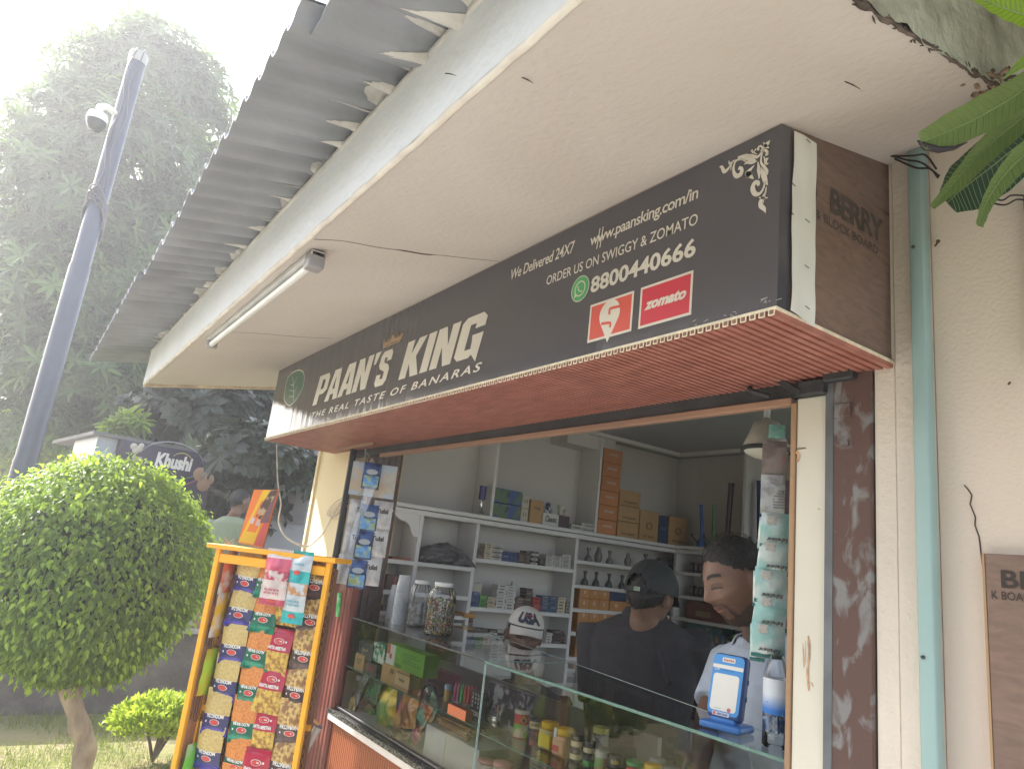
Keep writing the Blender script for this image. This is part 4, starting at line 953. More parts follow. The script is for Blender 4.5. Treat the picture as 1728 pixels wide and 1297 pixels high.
def orow(zi, a, b, n, rows, h, ym, lab):
    y0, y1 = yl(a, ym), yl(b, ym); wd = (y1 - y0) / n
    for j in range(n):
        for i in range(rows):
            o = carton('amber_carton', lab + (f', {("lower", "upper")[i]} layer' if rows > 1 else '') + f', {ORD[j + 1] if j else "first"} from left', 'carton', (XS - .07, y0 + wd * (j + .5), vz[zi] + i * h), (.12, wd - .002, h - .0015), [amber], 'amber cartons', 'o', whitep, th=.35, tw=.2, tz=.55, r=.001)
orow(2, 979, 1030, 3, 2, .064, 1010, 'small amber carton on the upper carton shelf'); orow(2, 1031, 1075, 2, 1, .064, 1010, 'single-layer amber carton right of the doubled ones')
m = MB(); m.bbox((XS - .1, yl(1031, 1000), vz[2] + .064), (XS - .02, yl(1062, 1000), vz[2] + .115), .002); tag(m.build('navy_box', navy), 'long dark navy box lying on the amber cartons', 'box')
orow(3, 976, 1065, 5, 2, .066, 1050, 'small amber carton on the middle carton shelf'); orow(3, 1118, 1140, 2, 2, .066, 1050, 'amber carton beyond the man in the black cap')
orow(4, 973, 1025, 3, 2, .066, 1090, 'small amber carton on the lowest carton shelf')
# rear wall boxes
def bx(pa, pb, z, h, mt, lab, d=.12, cat='box', name='storage_box', print_=None):
    a, b = on(*pa, y=YB), on(*pb, y=YB); m = MB(); m.bbox((a.x, YB + .03, z), (b.x, YB + .03 + d, z + h), .002); o = tag(m.build(name, mt), lab, cat)
    w_ = b.x - a.x; m = MB(); m.box((b.x - w_ * .22, YB + .0292, z + h * .74), (b.x - w_ * .1, YB + .0296, z + h * .88)); m.box((a.x + w_ * .28, YB + .0292, z + h * .2), (a.x + w_ * .7, YB + .0296, z + h * .5)); m.build('faint_print', print_ or flat('dim_gold_print', (.28, .2, .12), .5), o)
bx((1152, 1045), (1212, 1045), BZ[2], .115, flat('maroon_carton', (.16, .055, .04), .5), 'long rust-brown box on the rear shelf')
bx((1150, 1085), (1195, 1085), BZ[3], .12, flat('teal_carton', (.05, .13, .13), .5), 'dark teal box on the rear shelf, left one'); bx((1196, 1090), (1212, 1090), BZ[3], .12, flat('teal_carton2', (.05, .12, .14), .5), 'narrow teal box right of the long teal one')
bx((1160, 1130), (1196, 1130), BZ[4], .115, flat('crimson_carton', (.22, .035, .04), .5), 'crimson box on the lowest rear shelf'); bx((1196, 1135), (1210, 1135), BZ[4], .115, navy, 'narrow navy box beside the crimson box')
for i, px in enumerate((1158, 1166, 1174, 1182, 1190, 1198)):
    for zi in (0, 1):
        a = on(px, 960 if zi == 0 else 1000, y=YB); m = MB(); m.bbox((a.x, YB + .03, BZ[zi]), (a.x + .028, YB + .1, BZ[zi] + .07), .002)
        lab = ('small dark packet, top row of the rear shelves, ', 'small dark packet, second row of the rear shelves, ')[zi] + (ORD[i] if i else 'first') + ' from left'
        o = tag(m.build('dark_packet', pk['choc']), lab, 'packet', 'dark packets on the rear shelves'); m = MB(); m.box((a.x + .006, YB + .0293, BZ[zi] + .02), (a.x + .022, YB + .0297, BZ[zi] + .05)); m.build('pale_print', greyp, o)
# fuller rows on the rear shelves and in the gaps
r8 = random.Random(31)
for zi, (pa, pb2, cols_q, nm_) in enumerate(((1204, 1262, ('choc', 'grey', 'black'), 'top'), (1204, 1262, ('black', 'choc', 'brown'), 'second'), (1215, 1262, ('brown', 'red', 'choc'), 'third'), (1215, 1262, ('steel', 'black', 'green'), 'fourth'))):
    x = on(pa, 980, y=YB).x; k = 0
    while x < on(pb2, 980, y=YB).x + .12:
        w_ = r8.uniform(.035, .075); h_ = r8.uniform(.06, .105); m = MB(); m.bbox((x, YB + .03, BZ[zi]), (x + w_ - .004, YB + .12, BZ[zi] + h_), .002)
        o = tag(m.build('small_carton', pk[cols_q[k % 3]]), f'{cols_q[k % 3].replace("choc", "chocolate")} carton, {nm_} rear shelf, {ORD[k] if k else "first"} behind the man in blue', 'carton', 'cartons on the rear shelves right'); m = MB(); m.box((x + w_ * .2, YB + .0293, BZ[zi] + h_ * .4), (x + w_ * .7, YB + .0297, BZ[zi] + h_ * .7)); m.build('print', PR[1], o); x += w_; k += 1
# ================================================================== glass display counter
glass = glassmat('clear_glass', (.965, .985, .975), .004, 1.5, 1.0)
gedge = mat('green_glass_edge', (.11, .20, .17), .25, var=.15, vs=30)
gline = mat('bright_glass_edge', (.32, .42, .39), .2, var=.1, vs=30)
granite = mat('black_granite', (.03, .03, .03), .25, col2=(.22, .21, .20), vs=140, p0=.52, p1=.62)
Y0 = 1.470
XJ = on(822, 1114, y=Y0).x        # joint between the two cases
XLc, XRc = -3.375, -.9975
def back_y(x):
    """rear edge of the glass top, running askew"""
    return 1.722 + (x + 1.46) * (1.722 - 1.99) / (-1.46 + 2.83)
ct = thing('display_counter', 'glass display counter on a ribbed orange-brown base', 'counter', (-2.2, Y0, 0))
m = MB()
ga = on(559, 1203, y=1.44); gz = ga.z
fluted(m, -3.372, -.9975, 1.462, -.2, gz - .03, .0205, .006); m.box((-3.372, 1.4625, -.2), (-.9975, 1.48, gz - .03)); m.build('base_panel', mat('orange_ribbed_panel', (.34, .11, .045), .45, var=.12, vs=3), ct)
m = MB(); m.bbox((-3.40, 1.435, gz - .028), (-.9975, 1.462, gz), .002); m.build('white_sill', flat('sill_white', (.70, .66, .62), .4), ct)
m = MB(); m.box((-3.41, 1.432, gz + .0005), (-.9975, 1.95, gz + .018)); m.build('granite_top', granite, ct)
GT = gz + .018
m = MB(); m.box((-3.36, Y0 + .01, GT), (-.9975, 1.93, GT + .006)); m.build('floor_board', flat('case_floor', (.50, .48, .45), .5), ct)
m = MB(); m.box((-3.37, 1.925, GT), (-1.8, 1.945, ZMID + .05)); m.build('rear_panel', mat('case_rear', (.36, .33, .30), .5, var=.1, vs=3), ct)
# panes
def pane(name, mb): return mb.build(name, glass, ct)
m = MB(); m.add([(XLc, Y0, GT), (XJ - .003, Y0, GT), (XJ - .003, Y0, ZCT - .004), (XLc, Y0, ZCT - .004)], [(0, 1, 2, 3)]); pane('front_glass', m)
m = MB(); m.add([(XJ + .003, Y0, GT), (XRc, Y0, GT), (XRc, Y0, ZCT - .008), (XJ + .003, Y0, ZCT - .008)], [(0, 1, 2, 3)]); pane('front_glass', m)
m = MB(); m.add([(XLc, Y0 - .004, ZCT), (XJ, Y0 - .004, ZCT), (XJ, back_y(XJ), ZCT), (XLc, back_y(XLc) - .02, ZCT)], [(0, 1, 2, 3)]); pane('top_glass', m)
m = MB(); m.add([(XJ, Y0 - .004, ZCT), (XRc, Y0 - .004, ZCT), (XRc, back_y(XRc), ZCT), (XJ, back_y(XJ), ZCT)], [(0, 1, 2, 3)]); pane('top_glass', m)
m = MB(); m.add([(XLc, Y0 + .005, ZMID), (XJ, Y0 + .005, ZMID), (XJ, 1.90, ZMID), (XLc, 1.90, ZMID)], [(0, 1, 2, 3)]); m.add([(XJ, Y0 + .005, ZMID - .012), (XRc, Y0 + .005, ZMID - .012), (XRc, 1.85, ZMID - .012), (XJ, 1.85, ZMID - .012)], [(0, 1, 2, 3)]); pane('glass_shelf', m)
m = MB(); m.add([(XJ, Y0, GT), (XJ, back_y(XJ) - .02, GT), (XJ, back_y(XJ) - .02, ZCT - .004), (XJ, Y0, ZCT - .004)], [(0, 1, 2, 3)]); pane('partition_glass', m)
m = MB(); m.add([(XJ, back_y(XJ) - .01, GT), (XRc, back_y(XRc) - .01, GT), (XRc, back_y(XRc) - .01, ZCT - .01), (XJ, back_y(XJ) - .01, ZCT - .01)], [(0, 1, 2, 3)]); pane('rear_glass', m)
# edges of the glass
m = MB(); m.box((XLc, Y0 - .006, ZCT - .0045), (XJ, Y0 - .0041, ZCT + .0005)); m.build('glass_edge', darkst, ct)
m = MB(); m.box((XJ, Y0 - .008, ZCT - .0065), (XRc, Y0 - .0041, ZCT + .001)); m.box((XJ, Y0 + .003, ZMID - .0155), (XRc, Y0 + .005, ZMID - .0105)); m.box((XLc, Y0 + .003, ZMID - .004), (XJ - .004, Y0 + .005, ZMID + .001)); m.build('glass_edge', gedge, ct)
m = MB()
m.tube([(XJ - .003, Y0 - .004, GT), (XJ - .003, Y0 - .004, ZCT)], .0016, 5); m.tube([(XJ + .004, Y0 - .004, GT), (XJ + .004, Y0 - .004, ZCT - .006)], .0014, 5)
m.tube([(XLc, back_y(XLc) - .02, ZCT), (XJ, back_y(XJ), ZCT), (XRc, back_y(XRc), ZCT)], .0014, 4); m.tube([(XJ, Y0, ZCT + .001), (XJ, back_y(XJ), ZCT + .001)], .0012, 4)
xq = on(935, 1120, z=ZCT).x; m.tube([(xq, back_y(xq) - .01, GT), (xq, back_y(xq) - .01, ZCT)], .0014, 5)
m.tube([(XLc, Y0 - .002, ZCT), (XJ, Y0 - .002, ZCT)], .0008, 4)
m.build('bright_edge', gline, ct)
m = MB(); m.tube([(XLc, Y0 - .008, GT + .012), (XJ, Y0 - .008, GT + .012)], .006, 8); m.tube([(XJ, Y0 - .008, GT + .012), (XRc, Y0 - .008, GT + .012)], .006, 8); m.build('slide_rail', flat('rail_black', (.03, .03, .035), .3), ct)

# ------------------------------------------------------------------ goods
def cz(px, py, z, dy=0): 
    p = on(px, py, z=z); return p
def cyl_item(name, label, cat, c, r, h, parts, group=None, seg=28):
    """parts: list of (part name, profile in fractions, material)"""
    t = thing(name, label, cat, tuple(c), group)
    for nm_, pr, mt in parts:
        m = MB(); m.lathe([(a * r, b * h) for a, b in pr], tuple(c), seg); m.build(nm_, mt, t)
    return t
def wraptext(t, s, c, r, z0, z1, ang0, ang1, mt, bold=.02, name='print'):
    """letters bent round a cylinder"""
    vs, fs = textgeo(s, bold); x0 = min(q.x for q in vs); x1 = max(q.x for q in vs); y0 = min(q.y for q in vs); y1 = max(q.y for q in vs); m = MB(); V_ = []
    for q in vs:
        a = ang0 + (ang1 - ang0) * (q.x - x0) / (x1 - x0); V_.append((c[0] + r * math.cos(a), c[1] + r * math.sin(a), z0 + (z1 - z0) * (q.y - y0) / (y1 - y0)))
    m.add(V_, fs); return m.build(name, mt, t)
VA = math.atan2(-1.5, 1.9)      # direction from the goods towards the viewer
def facing(c): return math.atan2(EYE[1] - c[1], EYE[0] - c[0])
pet = glassmat('clear_plastic', (.95, .96, .97), .05, 1.45, 1.5)
capw = flat('milky_cap', (.6, .6, .6), .35)
# tall sweet jars and plastic cup stacks on the counter glass
c = cz(738, 1072, ZCT); H = (on(760, 984, y=c.y).z - ZCT); RJ = .060
jar = thing('sweet_jar', 'large ribbed clear jar filled with colourful wrapped sweets', 'jar', tuple(c))
JP = [(.86, 0), (.98, .03), (1.0, .12), (1.0, .66), (.93, .78), (.68, .90), (.62, .93)]
m = MB(); m.lathe([(a * RJ, b * H) for a, b in JP], tuple(c), 72, rib=.035, nrib=18); m.build('jar_body', pet, jar)
m = MB(); m.lathe([(.66 * RJ, .92 * H), (.68 * RJ, .925 * H), (.68 * RJ, .995 * H), (.64 * RJ, H)], tuple(c), 32); m.build('lid', capw, jar)
sw = [flat('sweet_' + str(i), q, .25) for i, q in enumerate(((.45, .05, .05), (.55, .40, .05), (.10, .30, .06), (.55, .22, .05), (.60, .55, .5), (.09, .05, .04), (.05, .10, .04)))]
m = MB(); rr = random.Random(12)
for i in range(760):
    a = rr.uniform(0, 2 * PI); rad = RJ * (.90 * math.sqrt(rr.uniform(.45, 1))); hz = rr.uniform(.03, .70) * H
    p = Vector(c) + Vector((rad * math.cos(a), rad * math.sin(a), hz)); d = Vector((rr.uniform(-1, 1), rr.uniform(-1, 1), rr.uniform(-1, 1))).normalized()
    s = rr.uniform(.0045, .0065); o_ = d.orthogonal().normalized(); q_ = d.cross(o_)
    m.obox(p, d, o_, q_, (s * 1.7, s, s), rr.choices(range(7), (3, 3, 3, 3, 1, 8, 6))[0], r=s * .2)  # dark sweets picked most often, standing for shaded gaps between the others
    m.add([p + d * s * .8, p + d * s * 1.7 + o_ * s * .6, p + d * s * 1.7 - o_ * s * .6], [(0, 1, 2)], 4)
m.build('sweets', sw, jar)
c2 = cz(703, 1058, ZCT) + Vector((-.02, .01, 0)); j2 = thing('empty_jar', 'clear ribbed jar half hidden behind the sweet jar', 'jar', tuple(c2))
m = MB(); m.lathe([(a * RJ * .9, b * H * .95) for a, b in JP], tuple(c2), 64, rib=.045, nrib=16); m.build('jar_body', pet, j2)
m = MB(); m.lathe([(.66 * RJ * .9, .92 * H * .95), (.66 * RJ * .9, H * .945)], tuple(c2), 28); m.build('lid', capw, j2)
m = MB(); m.lathe([(a * RJ * .8, b * H * .75) for a, b in JP[:4]], tuple(c2), 24); m.build('contents', mat('foil_wraps', (.28, .28, .3), .25, col2=(.05, .05, .06), vs=60, metal=.3), j2)
def cups(c, n, lab, r=.036, step=.0082):
    t = thing('plastic_cups', lab, 'cups', tuple(c), 'stacks of clear plastic cups'); 
    for i in range(0, n):
        m = MB(); z = i * step; m.lathe([(r, z), (r * 1.05, z + .001), (r * 1.04, z + .003), (r * .985 - (.0 if i < n - 1 else 0), z + .004), (r * .985 if i < n - 1 else r * .74, z + step + (.0 if i < n - 1 else .075))], tuple(c), 24)
        m.build('cup', cupm, t)
def cupmat():
    m = bpy.data.materials.new('frosted_cup'); m.use_nodes = True; b = m.node_tree.nodes['Principled BSDF']; b.inputs['Base Color'].default_value = (.62, .66, .70, 1); b.inputs['Roughness'].default_value = .22; b.inputs['Alpha'].default_value = .52; return m
cupm = cupmat()
ch = cz(672, 1052, ZCT); cups(ch, 18, 'taller stack of clear plastic cups left of the jars'); cups(cz(655, 1044, ZCT) + Vector((-.015, .03, 0)), 11, 'shorter stack of clear plastic cups at the left')

# goods inside the left case: upper glass shelf
def mid(px, py): return cz(px, py, ZMID)
def bxz(px0, px1, pyb, pyt, z, depth, cols, lab, name='carton_box', cat='box', text=None, tcol=None, extra=None, dz=0, dyy=0, yy=None, **k):
    a = on(px0, pyb, z=z + dz) if yy is None else on(px0, pyb, y=yy); y = a.y + dyy; dz = dz if yy is None else a.z - z
    x0, x1 = on(px0, pyb, y=y).x, on(px1, pyb, y=y).x; h = on(px0, pyt, y=a.y).z - a.z
    return carton(name, lab, cat, ((x0 + x1) / 2, y + depth / 2, z + dz), (x1 - x0, depth, h), cols, None, text, tcol, 'y', **k), (x0, x1, y, h)
gr = mat('lime_green_box', (.14, .36, .045), .45, var=.1); tealg = mat('green_white_box', (.04, .28, .14), .45, col2=(.6, .65, .6), vs=35, p0=.45, p1=.55); blk = mat('black_box_print', (.03, .028, .035), .4, col2=(.12, .12, .14), vs=50)
t, g = bxz(596, 612, 1129, 1098, ZMID, .06, [kraft], 'brown carton at the far left of the glass shelf', text='GT', tcol=darkp, th=.3, tw=.5, tz=.6, yy=1.49)
t, g = bxz(613, 634, 1134, 1112, ZMID, .06, [blk], 'dark red and black box under the black box', text='TWX', tcol=flat('pink_print', (.45, .08, .1), .5), th=.5, yy=1.495)
bxz(602, 628, 1106, 1077, ZMID, .06, [blk], 'black box with bottle picture on top of the cartons', text='1664', tcol=flat('box_gold_print', (.45, .33, .15), .4), yy=1.495, th=.2, tw=.4)
bxz(627, 648, 1113, 1080, ZMID, .06, [tealg], 'green and white printed box left of the lime box', yy=1.50, text='win', tcol=darkp, th=.2, tw=.5, tz=.8)
t, g = bxz(641, 690, 1149, 1114, ZMID, .08, [kraft], 'large kraft carton with barcode under the lime box', text='# #', tcol=darkp, th=.3, tw=.35, tz=.75, yy=1.50)
t, g = bxz(665, 690, 1153, 1131, ZMID, .05, [flat('pale_kraft', (.52, .38, .22), .6)], 'small kraft carton in front of the larger one', text='tea', tcol=darkp, th=.25, tw=.4, yy=1.485)
t, g = bxz(650, 716, 1118, 1081, ZMID, .07, [gr], 'long lime-green box with barcode on the kraft cartons', yy=1.50)
x0, x1, y, h = g; zb1 = on(650, 1118, y=1.50).z
m = MB(); m.box((x0 + .001, y - .0009, zb1 + h * .03), (x0 + (x1 - x0) * .24, y - .0005, zb1 + h * .97)); m.build('white_panel', flat('panel_white', (.62, .62, .58), .4), t)
m = MB(); m.box((x0 + .001, y - .0013, zb1 + h * .5), (x0 + (x1 - x0) * .10, y - .001, zb1 + h * .97)); m.lathe([(.012, 0), (.012, .0005)], (x0 + (x1 - x0) * .13, y - .0009, zb1 + h * .42), 16, axis=(0, -1, 0)); m.build('red_corner', flat('corner_red', (.5, .12, .08), .4), t)
m = MB()
for i in range(9): m.box((x0 + (x1 - x0) * (.27 + .02 * i), y - .0012, zb1 + h * .04), (x0 + (x1 - x0) * (.278 + .02 * i + .006 * (i % 2)), y - .0009, zb1 + h * .2))
for i in range(5): m.box((x0 + (x1 - x0) * .46, y - .0012, zb1 + h * (.35 + .1 * i)), (x0 + (x1 - x0) * (.9 - .1 * (i % 3)), y - .0009, zb1 + h * (.38 + .1 * i)))
m.build('print', flat('green_print', (.05, .15, .03), .5), t)
t, g = bxz(712, 745, 1128, 1085, ZMID, .08, [flat('dull_brown', (.13, .09, .07), .6)], 'dull brown box behind the vases', dyy=.12, dz=.01)
t, g = bxz(722, 742, 1100, 1085, ZMID, .05, [flat('pink_box', (.5, .16, .17), .5)], 'pink box high behind the black vase', dyy=.1, dz=.11)
t, g = bxz(716, 758, 1152, 1134, ZMID, .06, [flat('magenta_box', (.30, .04, .07), .5)], 'low magenta box behind the clay vase', dyy=.10)
c = mid(689, 1159); cyl_item('black_vase', 'glossy black vase with a bulb base and crown neck', 'vase', c, .022, .105, [('body', [(.6, 0), (1, .08), (1.05, .2), (.6, .38), (.45, .5), (.55, .7), (.75, .95), (.7, 1), (.5, .98), (.4, .6)], flat('black_glaze', (.012, .012, .014), .08))])
c = mid(703, 1164); cyl_item('clay_vase', 'terracotta vase with a bulb base beside the black vase', 'vase', c, .024, .092, [('body', [(.8, 0), (1.15, .06), (1.1, .2), (.55, .4), (.5, .5), (.6, .8), (.72, .98), (.6, 1), (.4, .9)], flat('terracotta', (.42, .17, .08), .6))])
c = mid(724, 1172); cyl_item('glass_dome', 'clear glass dome with foil inside on the glass shelf', 'dome', c, .032, .048, [('dome', [(1, 0), (1.02, .1), (.92, .45), (.65, .8), (.3, .97), (.02, 1)], pet), ('foil', [(.8, .02), (.7, .3), (.4, .6), (.02, .7)], flat('crumpled_foil', (.5, .5, .48), .2, metal=.7))])
c = mid(754, 1182); cyl_item('blue_lighter_tub', 'round tub with a blue cap beside the lighters', 'tub', c, .015, .062, [('body', [(1, 0), (1, .7)], flat('tub_label', (.5, .38, .12), .4)), ('cap', [(1.02, .7), (1.02, .98), (.8, 1)], flat('tub_blue', (.32, .48, .58), .4))])
lcol = [(.42, .05, .12), (.35, .12, .25), (.06, .42, .07), (.45, .08, .05), (.45, .07, .05), (.40, .05, .07), (.25, .03, .04)]
for i, px in enumerate((770, 775, 781, 787, 793, 799, 804)):
    c = mid(px - 4, 1187 + i * 1.5); c.z += .012; mt = flat('lighter_%d' % i, lcol[i], .25)
    t = thing('lighter', ('magenta', 'purple', 'bright green', 'red', 'scarlet', 'crimson', 'dark red')[i] + ' plastic lighter standing in the lighter row', 'lighter', tuple(c), 'row of lighters')
    m = MB(); m.lathe([(.006, 0), (.0065, .004), (.0065, .05), (.005, .052)], tuple(c), 12); m.build('body', mt, t)
    m = MB(); m.lathe([(.0055, .052), (.0055, .062), (.003, .066)], tuple(c), 10); m.build('cap', mt, t)
a = mid(752, 1196); t, g = bxz(754, 786, 1203, 1184, ZMID, .03, [flat('orange_tray_box', (.48, .13, .05), .5)], 'orange display tray holding the lighters')
t, g = bxz(791, 809, 1207, 1160, ZMID, .03, [flat('liton_black', (.03, .028, .03), .4)], 'black display box with white lettering by the glass joint', dyy=.0)
x0, x1, y, h = g
m = MB(); add_text(m, 'LITON', (x0 + .003, y - .001, ZMID + .008), U, V, (x1 - x0) * .88, h * .2, bold=.05)
for j, s in enumerate(('LESS', 'USA', 'LESS')):
    for k, ch_ in enumerate(s): add_text(m, ch_, (x0 + (x1 - x0) * (.18 + .27 * j), y - .001, ZMID + h * (.84 - .15 * k)), U, V, (x1 - x0) * .14, h * .1, bold=.03)
m.build('lettering', flat('liton_white', (.7, .68, .64), .4), t)

# lower shelf of the left case: crinkled bags
def pouch(name, lab, cat, c, w_, h, dpt, mats_, rot, group=None, seams=True, label_rect=None, text=None, tmat=None, puff=1.0, crinkle=.004, seed=0, flip=False):
    """pillow pack centred on c, width w_, height h; rot = Matrix 3x3; mats_ = [top band, window, bottom band]"""
    t = thing(name, lab, cat, tuple(c), group); M = Matrix.Translation(Vector(c)) @ rot.to_4x4(); nu, nv = 12, 18
    def P(u, v, s):
        x = (u - .5) * w_ * (1 - .05 * math.sin(PI * v)); z = (v - .5) * h
        b = (math.sin(PI * min(1, max(0, u))) ** .7) * (math.sin(PI * min(1, max(0, (v - .07) / .86))) ** .6 if .07 < v < .93 else 0) * dpt / 2 * puff
        cr_ = crinkle * mnoise.noise(Vector((u * 5 + seed, v * 4, s * 3.1))) * (1 if .02 < u < .98 else .3)
        return M @ Vector((x, s * (b + .0006) + cr_, z))
    for nm_, v0, v1, mt in mats_:
        m = MB()
        for s in (-1, 1):
            j0, j1 = int(round(v0 * nv)), int(round(v1 * nv)); vs = [P(i / nu, j / nv, s) for j in range(j0, j1 + 1) for i in range(nu + 1)]
            fs = [(j * (nu + 1) + i, j * (nu + 1) + i + 1, (j + 1) * (nu + 1) + i + 1, (j + 1) * (nu + 1) + i) for j in range(j1 - j0) for i in range(nu)]
            m.add(vs, fs if s < 0 else [f[::-1] for f in fs], 0, True)
        m.build(nm_, mt, t)
    return t, P
def foil(name, c1, c2, vs=18, rough=.22): return mat(name, c1, rough, col2=c2, vs=vs, bump=.004, bs=30, p0=.45, p1=.58, metal=.15)
RX = lambda a, b=0, c_=0: (Matrix.Rotation(a, 3, 'Z') @ Matrix.Rotation(b, 3, 'Y') @ Matrix.Rotation(c_, 3, 'X'))
bags = [((611, 1160), .05, .14, foil('silver_dark_foil', (.2, .18, .16), (.04, .04, .04)), .35, 'narrow dark silver bag leaning at the left of the case'),
        ((636, 1150), .10, .15, foil('green_foil', (.02, .18, .08), (.04, .05, .03)), .1, 'dark green foil bag behind the yellow bag'),
        ((652, 1190), .13, .15, foil('yellow_foil', (.72, .52, .03), (.12, .25, .04), 7), -.35, 'crinkled yellow and green chip bag in the lower case'),
        ((675, 1210), .10, .14, foil('pink_foil', (.42, .04, .14), (.55, .30, .08), 9), .3, 'pink-edged orange chip bag in the middle of the lower case'),
        ((692, 1195), .12, .13, foil('orange_foil', (.55, .28, .05), (.25, .10, .05), 9), -.2, 'orange chip bag behind the pink-edged one'),
        ((712, 1200), .11, .10, foil('red_orange_foil', (.50, .14, .04), (.05, .30, .25), 10), -1.0, 'red and teal chip bag lying against the white box'),
        ((705, 1225), .10, .12, foil('yellow_magenta_foil', (.62, .45, .04), (.45, .03, .25), 6), -.4, 'yellow and magenta chip bag left of the white box'),
        ((645, 1235), .10, .09, foil('silver_foil', (.35, .35, .38), (.08, .06, .07), 12), .6, 'silver snack bag on the case floor'),
        ((672, 1250), .09, .08, foil('maroon_foil', (.12, .03, .05), (.3, .18, .04), 14), .2, 'maroon snack bag low on the case floor'),
        ((598, 1185), .09, .13, foil('black_gold_foil', (.03, .03, .03), (.45, .32, .08), 12), -.2, 'black and gold bag in the left corner of the case'), ((728, 1195), .10, .09, foil('teal_foil', (.05, .40, .34), (.55, .30, .12), 10), -1.1, 'teal and orange bag above the white box'), ((620, 1215), .10, .10, foil('deep_green_foil', (.03, .25, .06), (.5, .45, .05), 9), .5, 'green bag with yellow corner low at the left')]
for i, (p, w_, h, mt, a, lab) in enumerate(bags):
    c = on(*p, y=Y0 + .04 + .022 * (i % 4))
    pouch('chip_bag', lab, 'snack bag', c, w_ * 1.15, h * 1.12, .045, [('bag', 0, 1, mt)], RX(.2 * (i % 3 - 1), a, -.15), 'chip bags in the counter', crinkle=.008, seed=i * 3.3)
# white box, slate of sticks
x0, x1 = on(716, 1250, y=Y0 + .03).x, on(760, 1250, y=Y0 + .03).x; z0, z1 = GT + .008, on(716, 1217, y=Y0 + .03).z
m = MB(); m.bbox((x0, Y0 + .03, z0), (XJ - .03, Y0 + .16, z1), .002); wb = tag(m.build('white_box', flat('white_tray_box', (.60, .60, .56), .5)), 'low white open box on the case floor holding bundled sticks', 'box')
m = MB(); m.box((x0 + .004, Y0 + .0285, z0 + .004), (x0 + .155, Y0 + .0295, z1 - .004)); m.build('end_panel', flat('end_panel_blue', (.58, .62, .64), .4), wb)
rr = random.Random(5); st = thing('stick_bundle', 'bundle of brown wooden sticks lying on the white box', 'sticks', (x0 + .12, Y0 + .09, z1))
m = MB()
for i in range(46):
    yy = Y0 + .045 + rr.random() * .085; zq = z1 + .006 + rr.random() * .035; x_ = x0 + .04 + rr.uniform(0, .02)
    m.tube([(x_, yy, zq), (x_ + .21, yy + rr.uniform(-.004, .004), zq + rr.uniform(-.004, .004))], .0032, 6)
m.build('sticks', mat('brown_sticks', (.36, .20, .08), .7, var=.35, vs=40, stretch=(.2, 1, 1)), st)

# right case, upper shelf
ZM2 = ZMID - .012
def m2(px, py): return cz(px, py, ZM2)
c = m2(838, 1224); cyl_item('steel_bowl', 'small ringed steel bowl holding rolled cigarettes', 'bowl', c, .030, .036, [('bowl', [(.55, 0), (.85, .25), (1, .7), (1.04, 1), (.98, 1), (.9, .7), (.5, .15), (.02, .12)], flat('steel_bowl_metal', (.5, .5, .48), .18, metal=.9))])
cg = thing('rolled_cigarettes', 'a few rolled cigarettes standing in the steel bowl', 'cigarettes', tuple(c))
for i, (dx, dy, tx, ty) in enumerate(((-.016, 0, -.014, .0), (-.006, .005, -.003, .004), (.002, -.003, .004, 0), (.006, .004, .014, .002), (.012, -.004, .024, -.004))):
    a = Vector(c) + Vector((dx, dy, .014)); b_ = a + Vector((tx, ty, .056 - .008 * (i > 2)))
    m = MB(); m.tube([a, b_], .0042, 8); o = m.build('paper', flat('cigarette_paper', (.66, .62, .55), .5), cg)
    if i in (1, 2): m = MB(); m.tube([a.lerp(b_, .55), b_ + (b_ - a) * .02], .0045, 8); m.build('filter', flat('filter_tan', (.5, .25, .12), .5), o)
redl = mat('red_can_label', (.50, .045, .04), .4, var=.1); 
c = m2(878, 1243); H = .088; t = cyl_item('round_can', 'tall can with red top label and green band on the shelf', 'can', c, .026, H, [('lower_label', [(1, .02), (1, .5)], mat('green_beige_label', (.16, .38, .05), .4, col2=(.52, .42, .28), vs=22, p0=.47, p1=.53)), ('upper_label', [(1, .5), (1, .86)], redl), ('lid', [(1.05, .86), (1.06, .9), (1.06, .98), (.98, 1), (.95, .97), (.02, .97)], flat('beige_can_lid', (.55, .50, .40), .4)), ('rim', [(.9, 0), (1.02, .0), (1.02, .03)], redl)])
fa = facing(c); m = MB(); n_ = Vector((math.cos(fa), math.sin(fa), 0)); s_ = Vector((-n_.y, n_.x, 0)); pc = Vector(c) + n_ * .0268 + Vector((0, 0, H * .66)) + s_ * .006
m.add([pc + s_ * .011, pc + Vector((0, 0, .015)), pc - s_ * .011, pc - Vector((0, 0, .015))], [(0, 1, 2, 3)], 0); m.add([pc + n_ * .0006 + s_ * .007, pc + n_ * .0006 + Vector((0, 0, .010)), pc + n_ * .0006 - s_ * .007, pc + n_ * .0006 - Vector((0, 0, .010))], [(0, 1, 2, 3)], 1)
m.build('diamond_badge', [flat('badge_gold', (.6, .4, .08), .4), flat('badge_dark', (.1, .04, .04), .4)], t)
c = m2(900, 1254); H = .078; t = cyl_item('slim_tin', 'slim dark tin with cream top label between the can and the yellow jars', 'tin', c, .019, H, [('lower_label', [(1, 0), (1, .62)], mat('tin_photo_label', (.07, .06, .06), .35, col2=(.35, .1, .08), vs=40, p0=.5, p1=.6)), ('upper_label', [(1, .62), (1, .9)], flat('tin_cream', (.55, .44, .22), .35)), ('lid', [(1.03, .9), (1.03, .99), (.02, 1)], darkst)])
fa = facing(c); wraptext(t, 'BABA', c, .0194, c.z + H * .72, c.z + H * .82, fa - .7, fa + .7, darkp); wraptext(t, '120', c, .0194, c.z + H * .40, c.z + H * .52, fa - .5, fa + .5, flat('tin_red_print', (.6, .08, .08), .4))
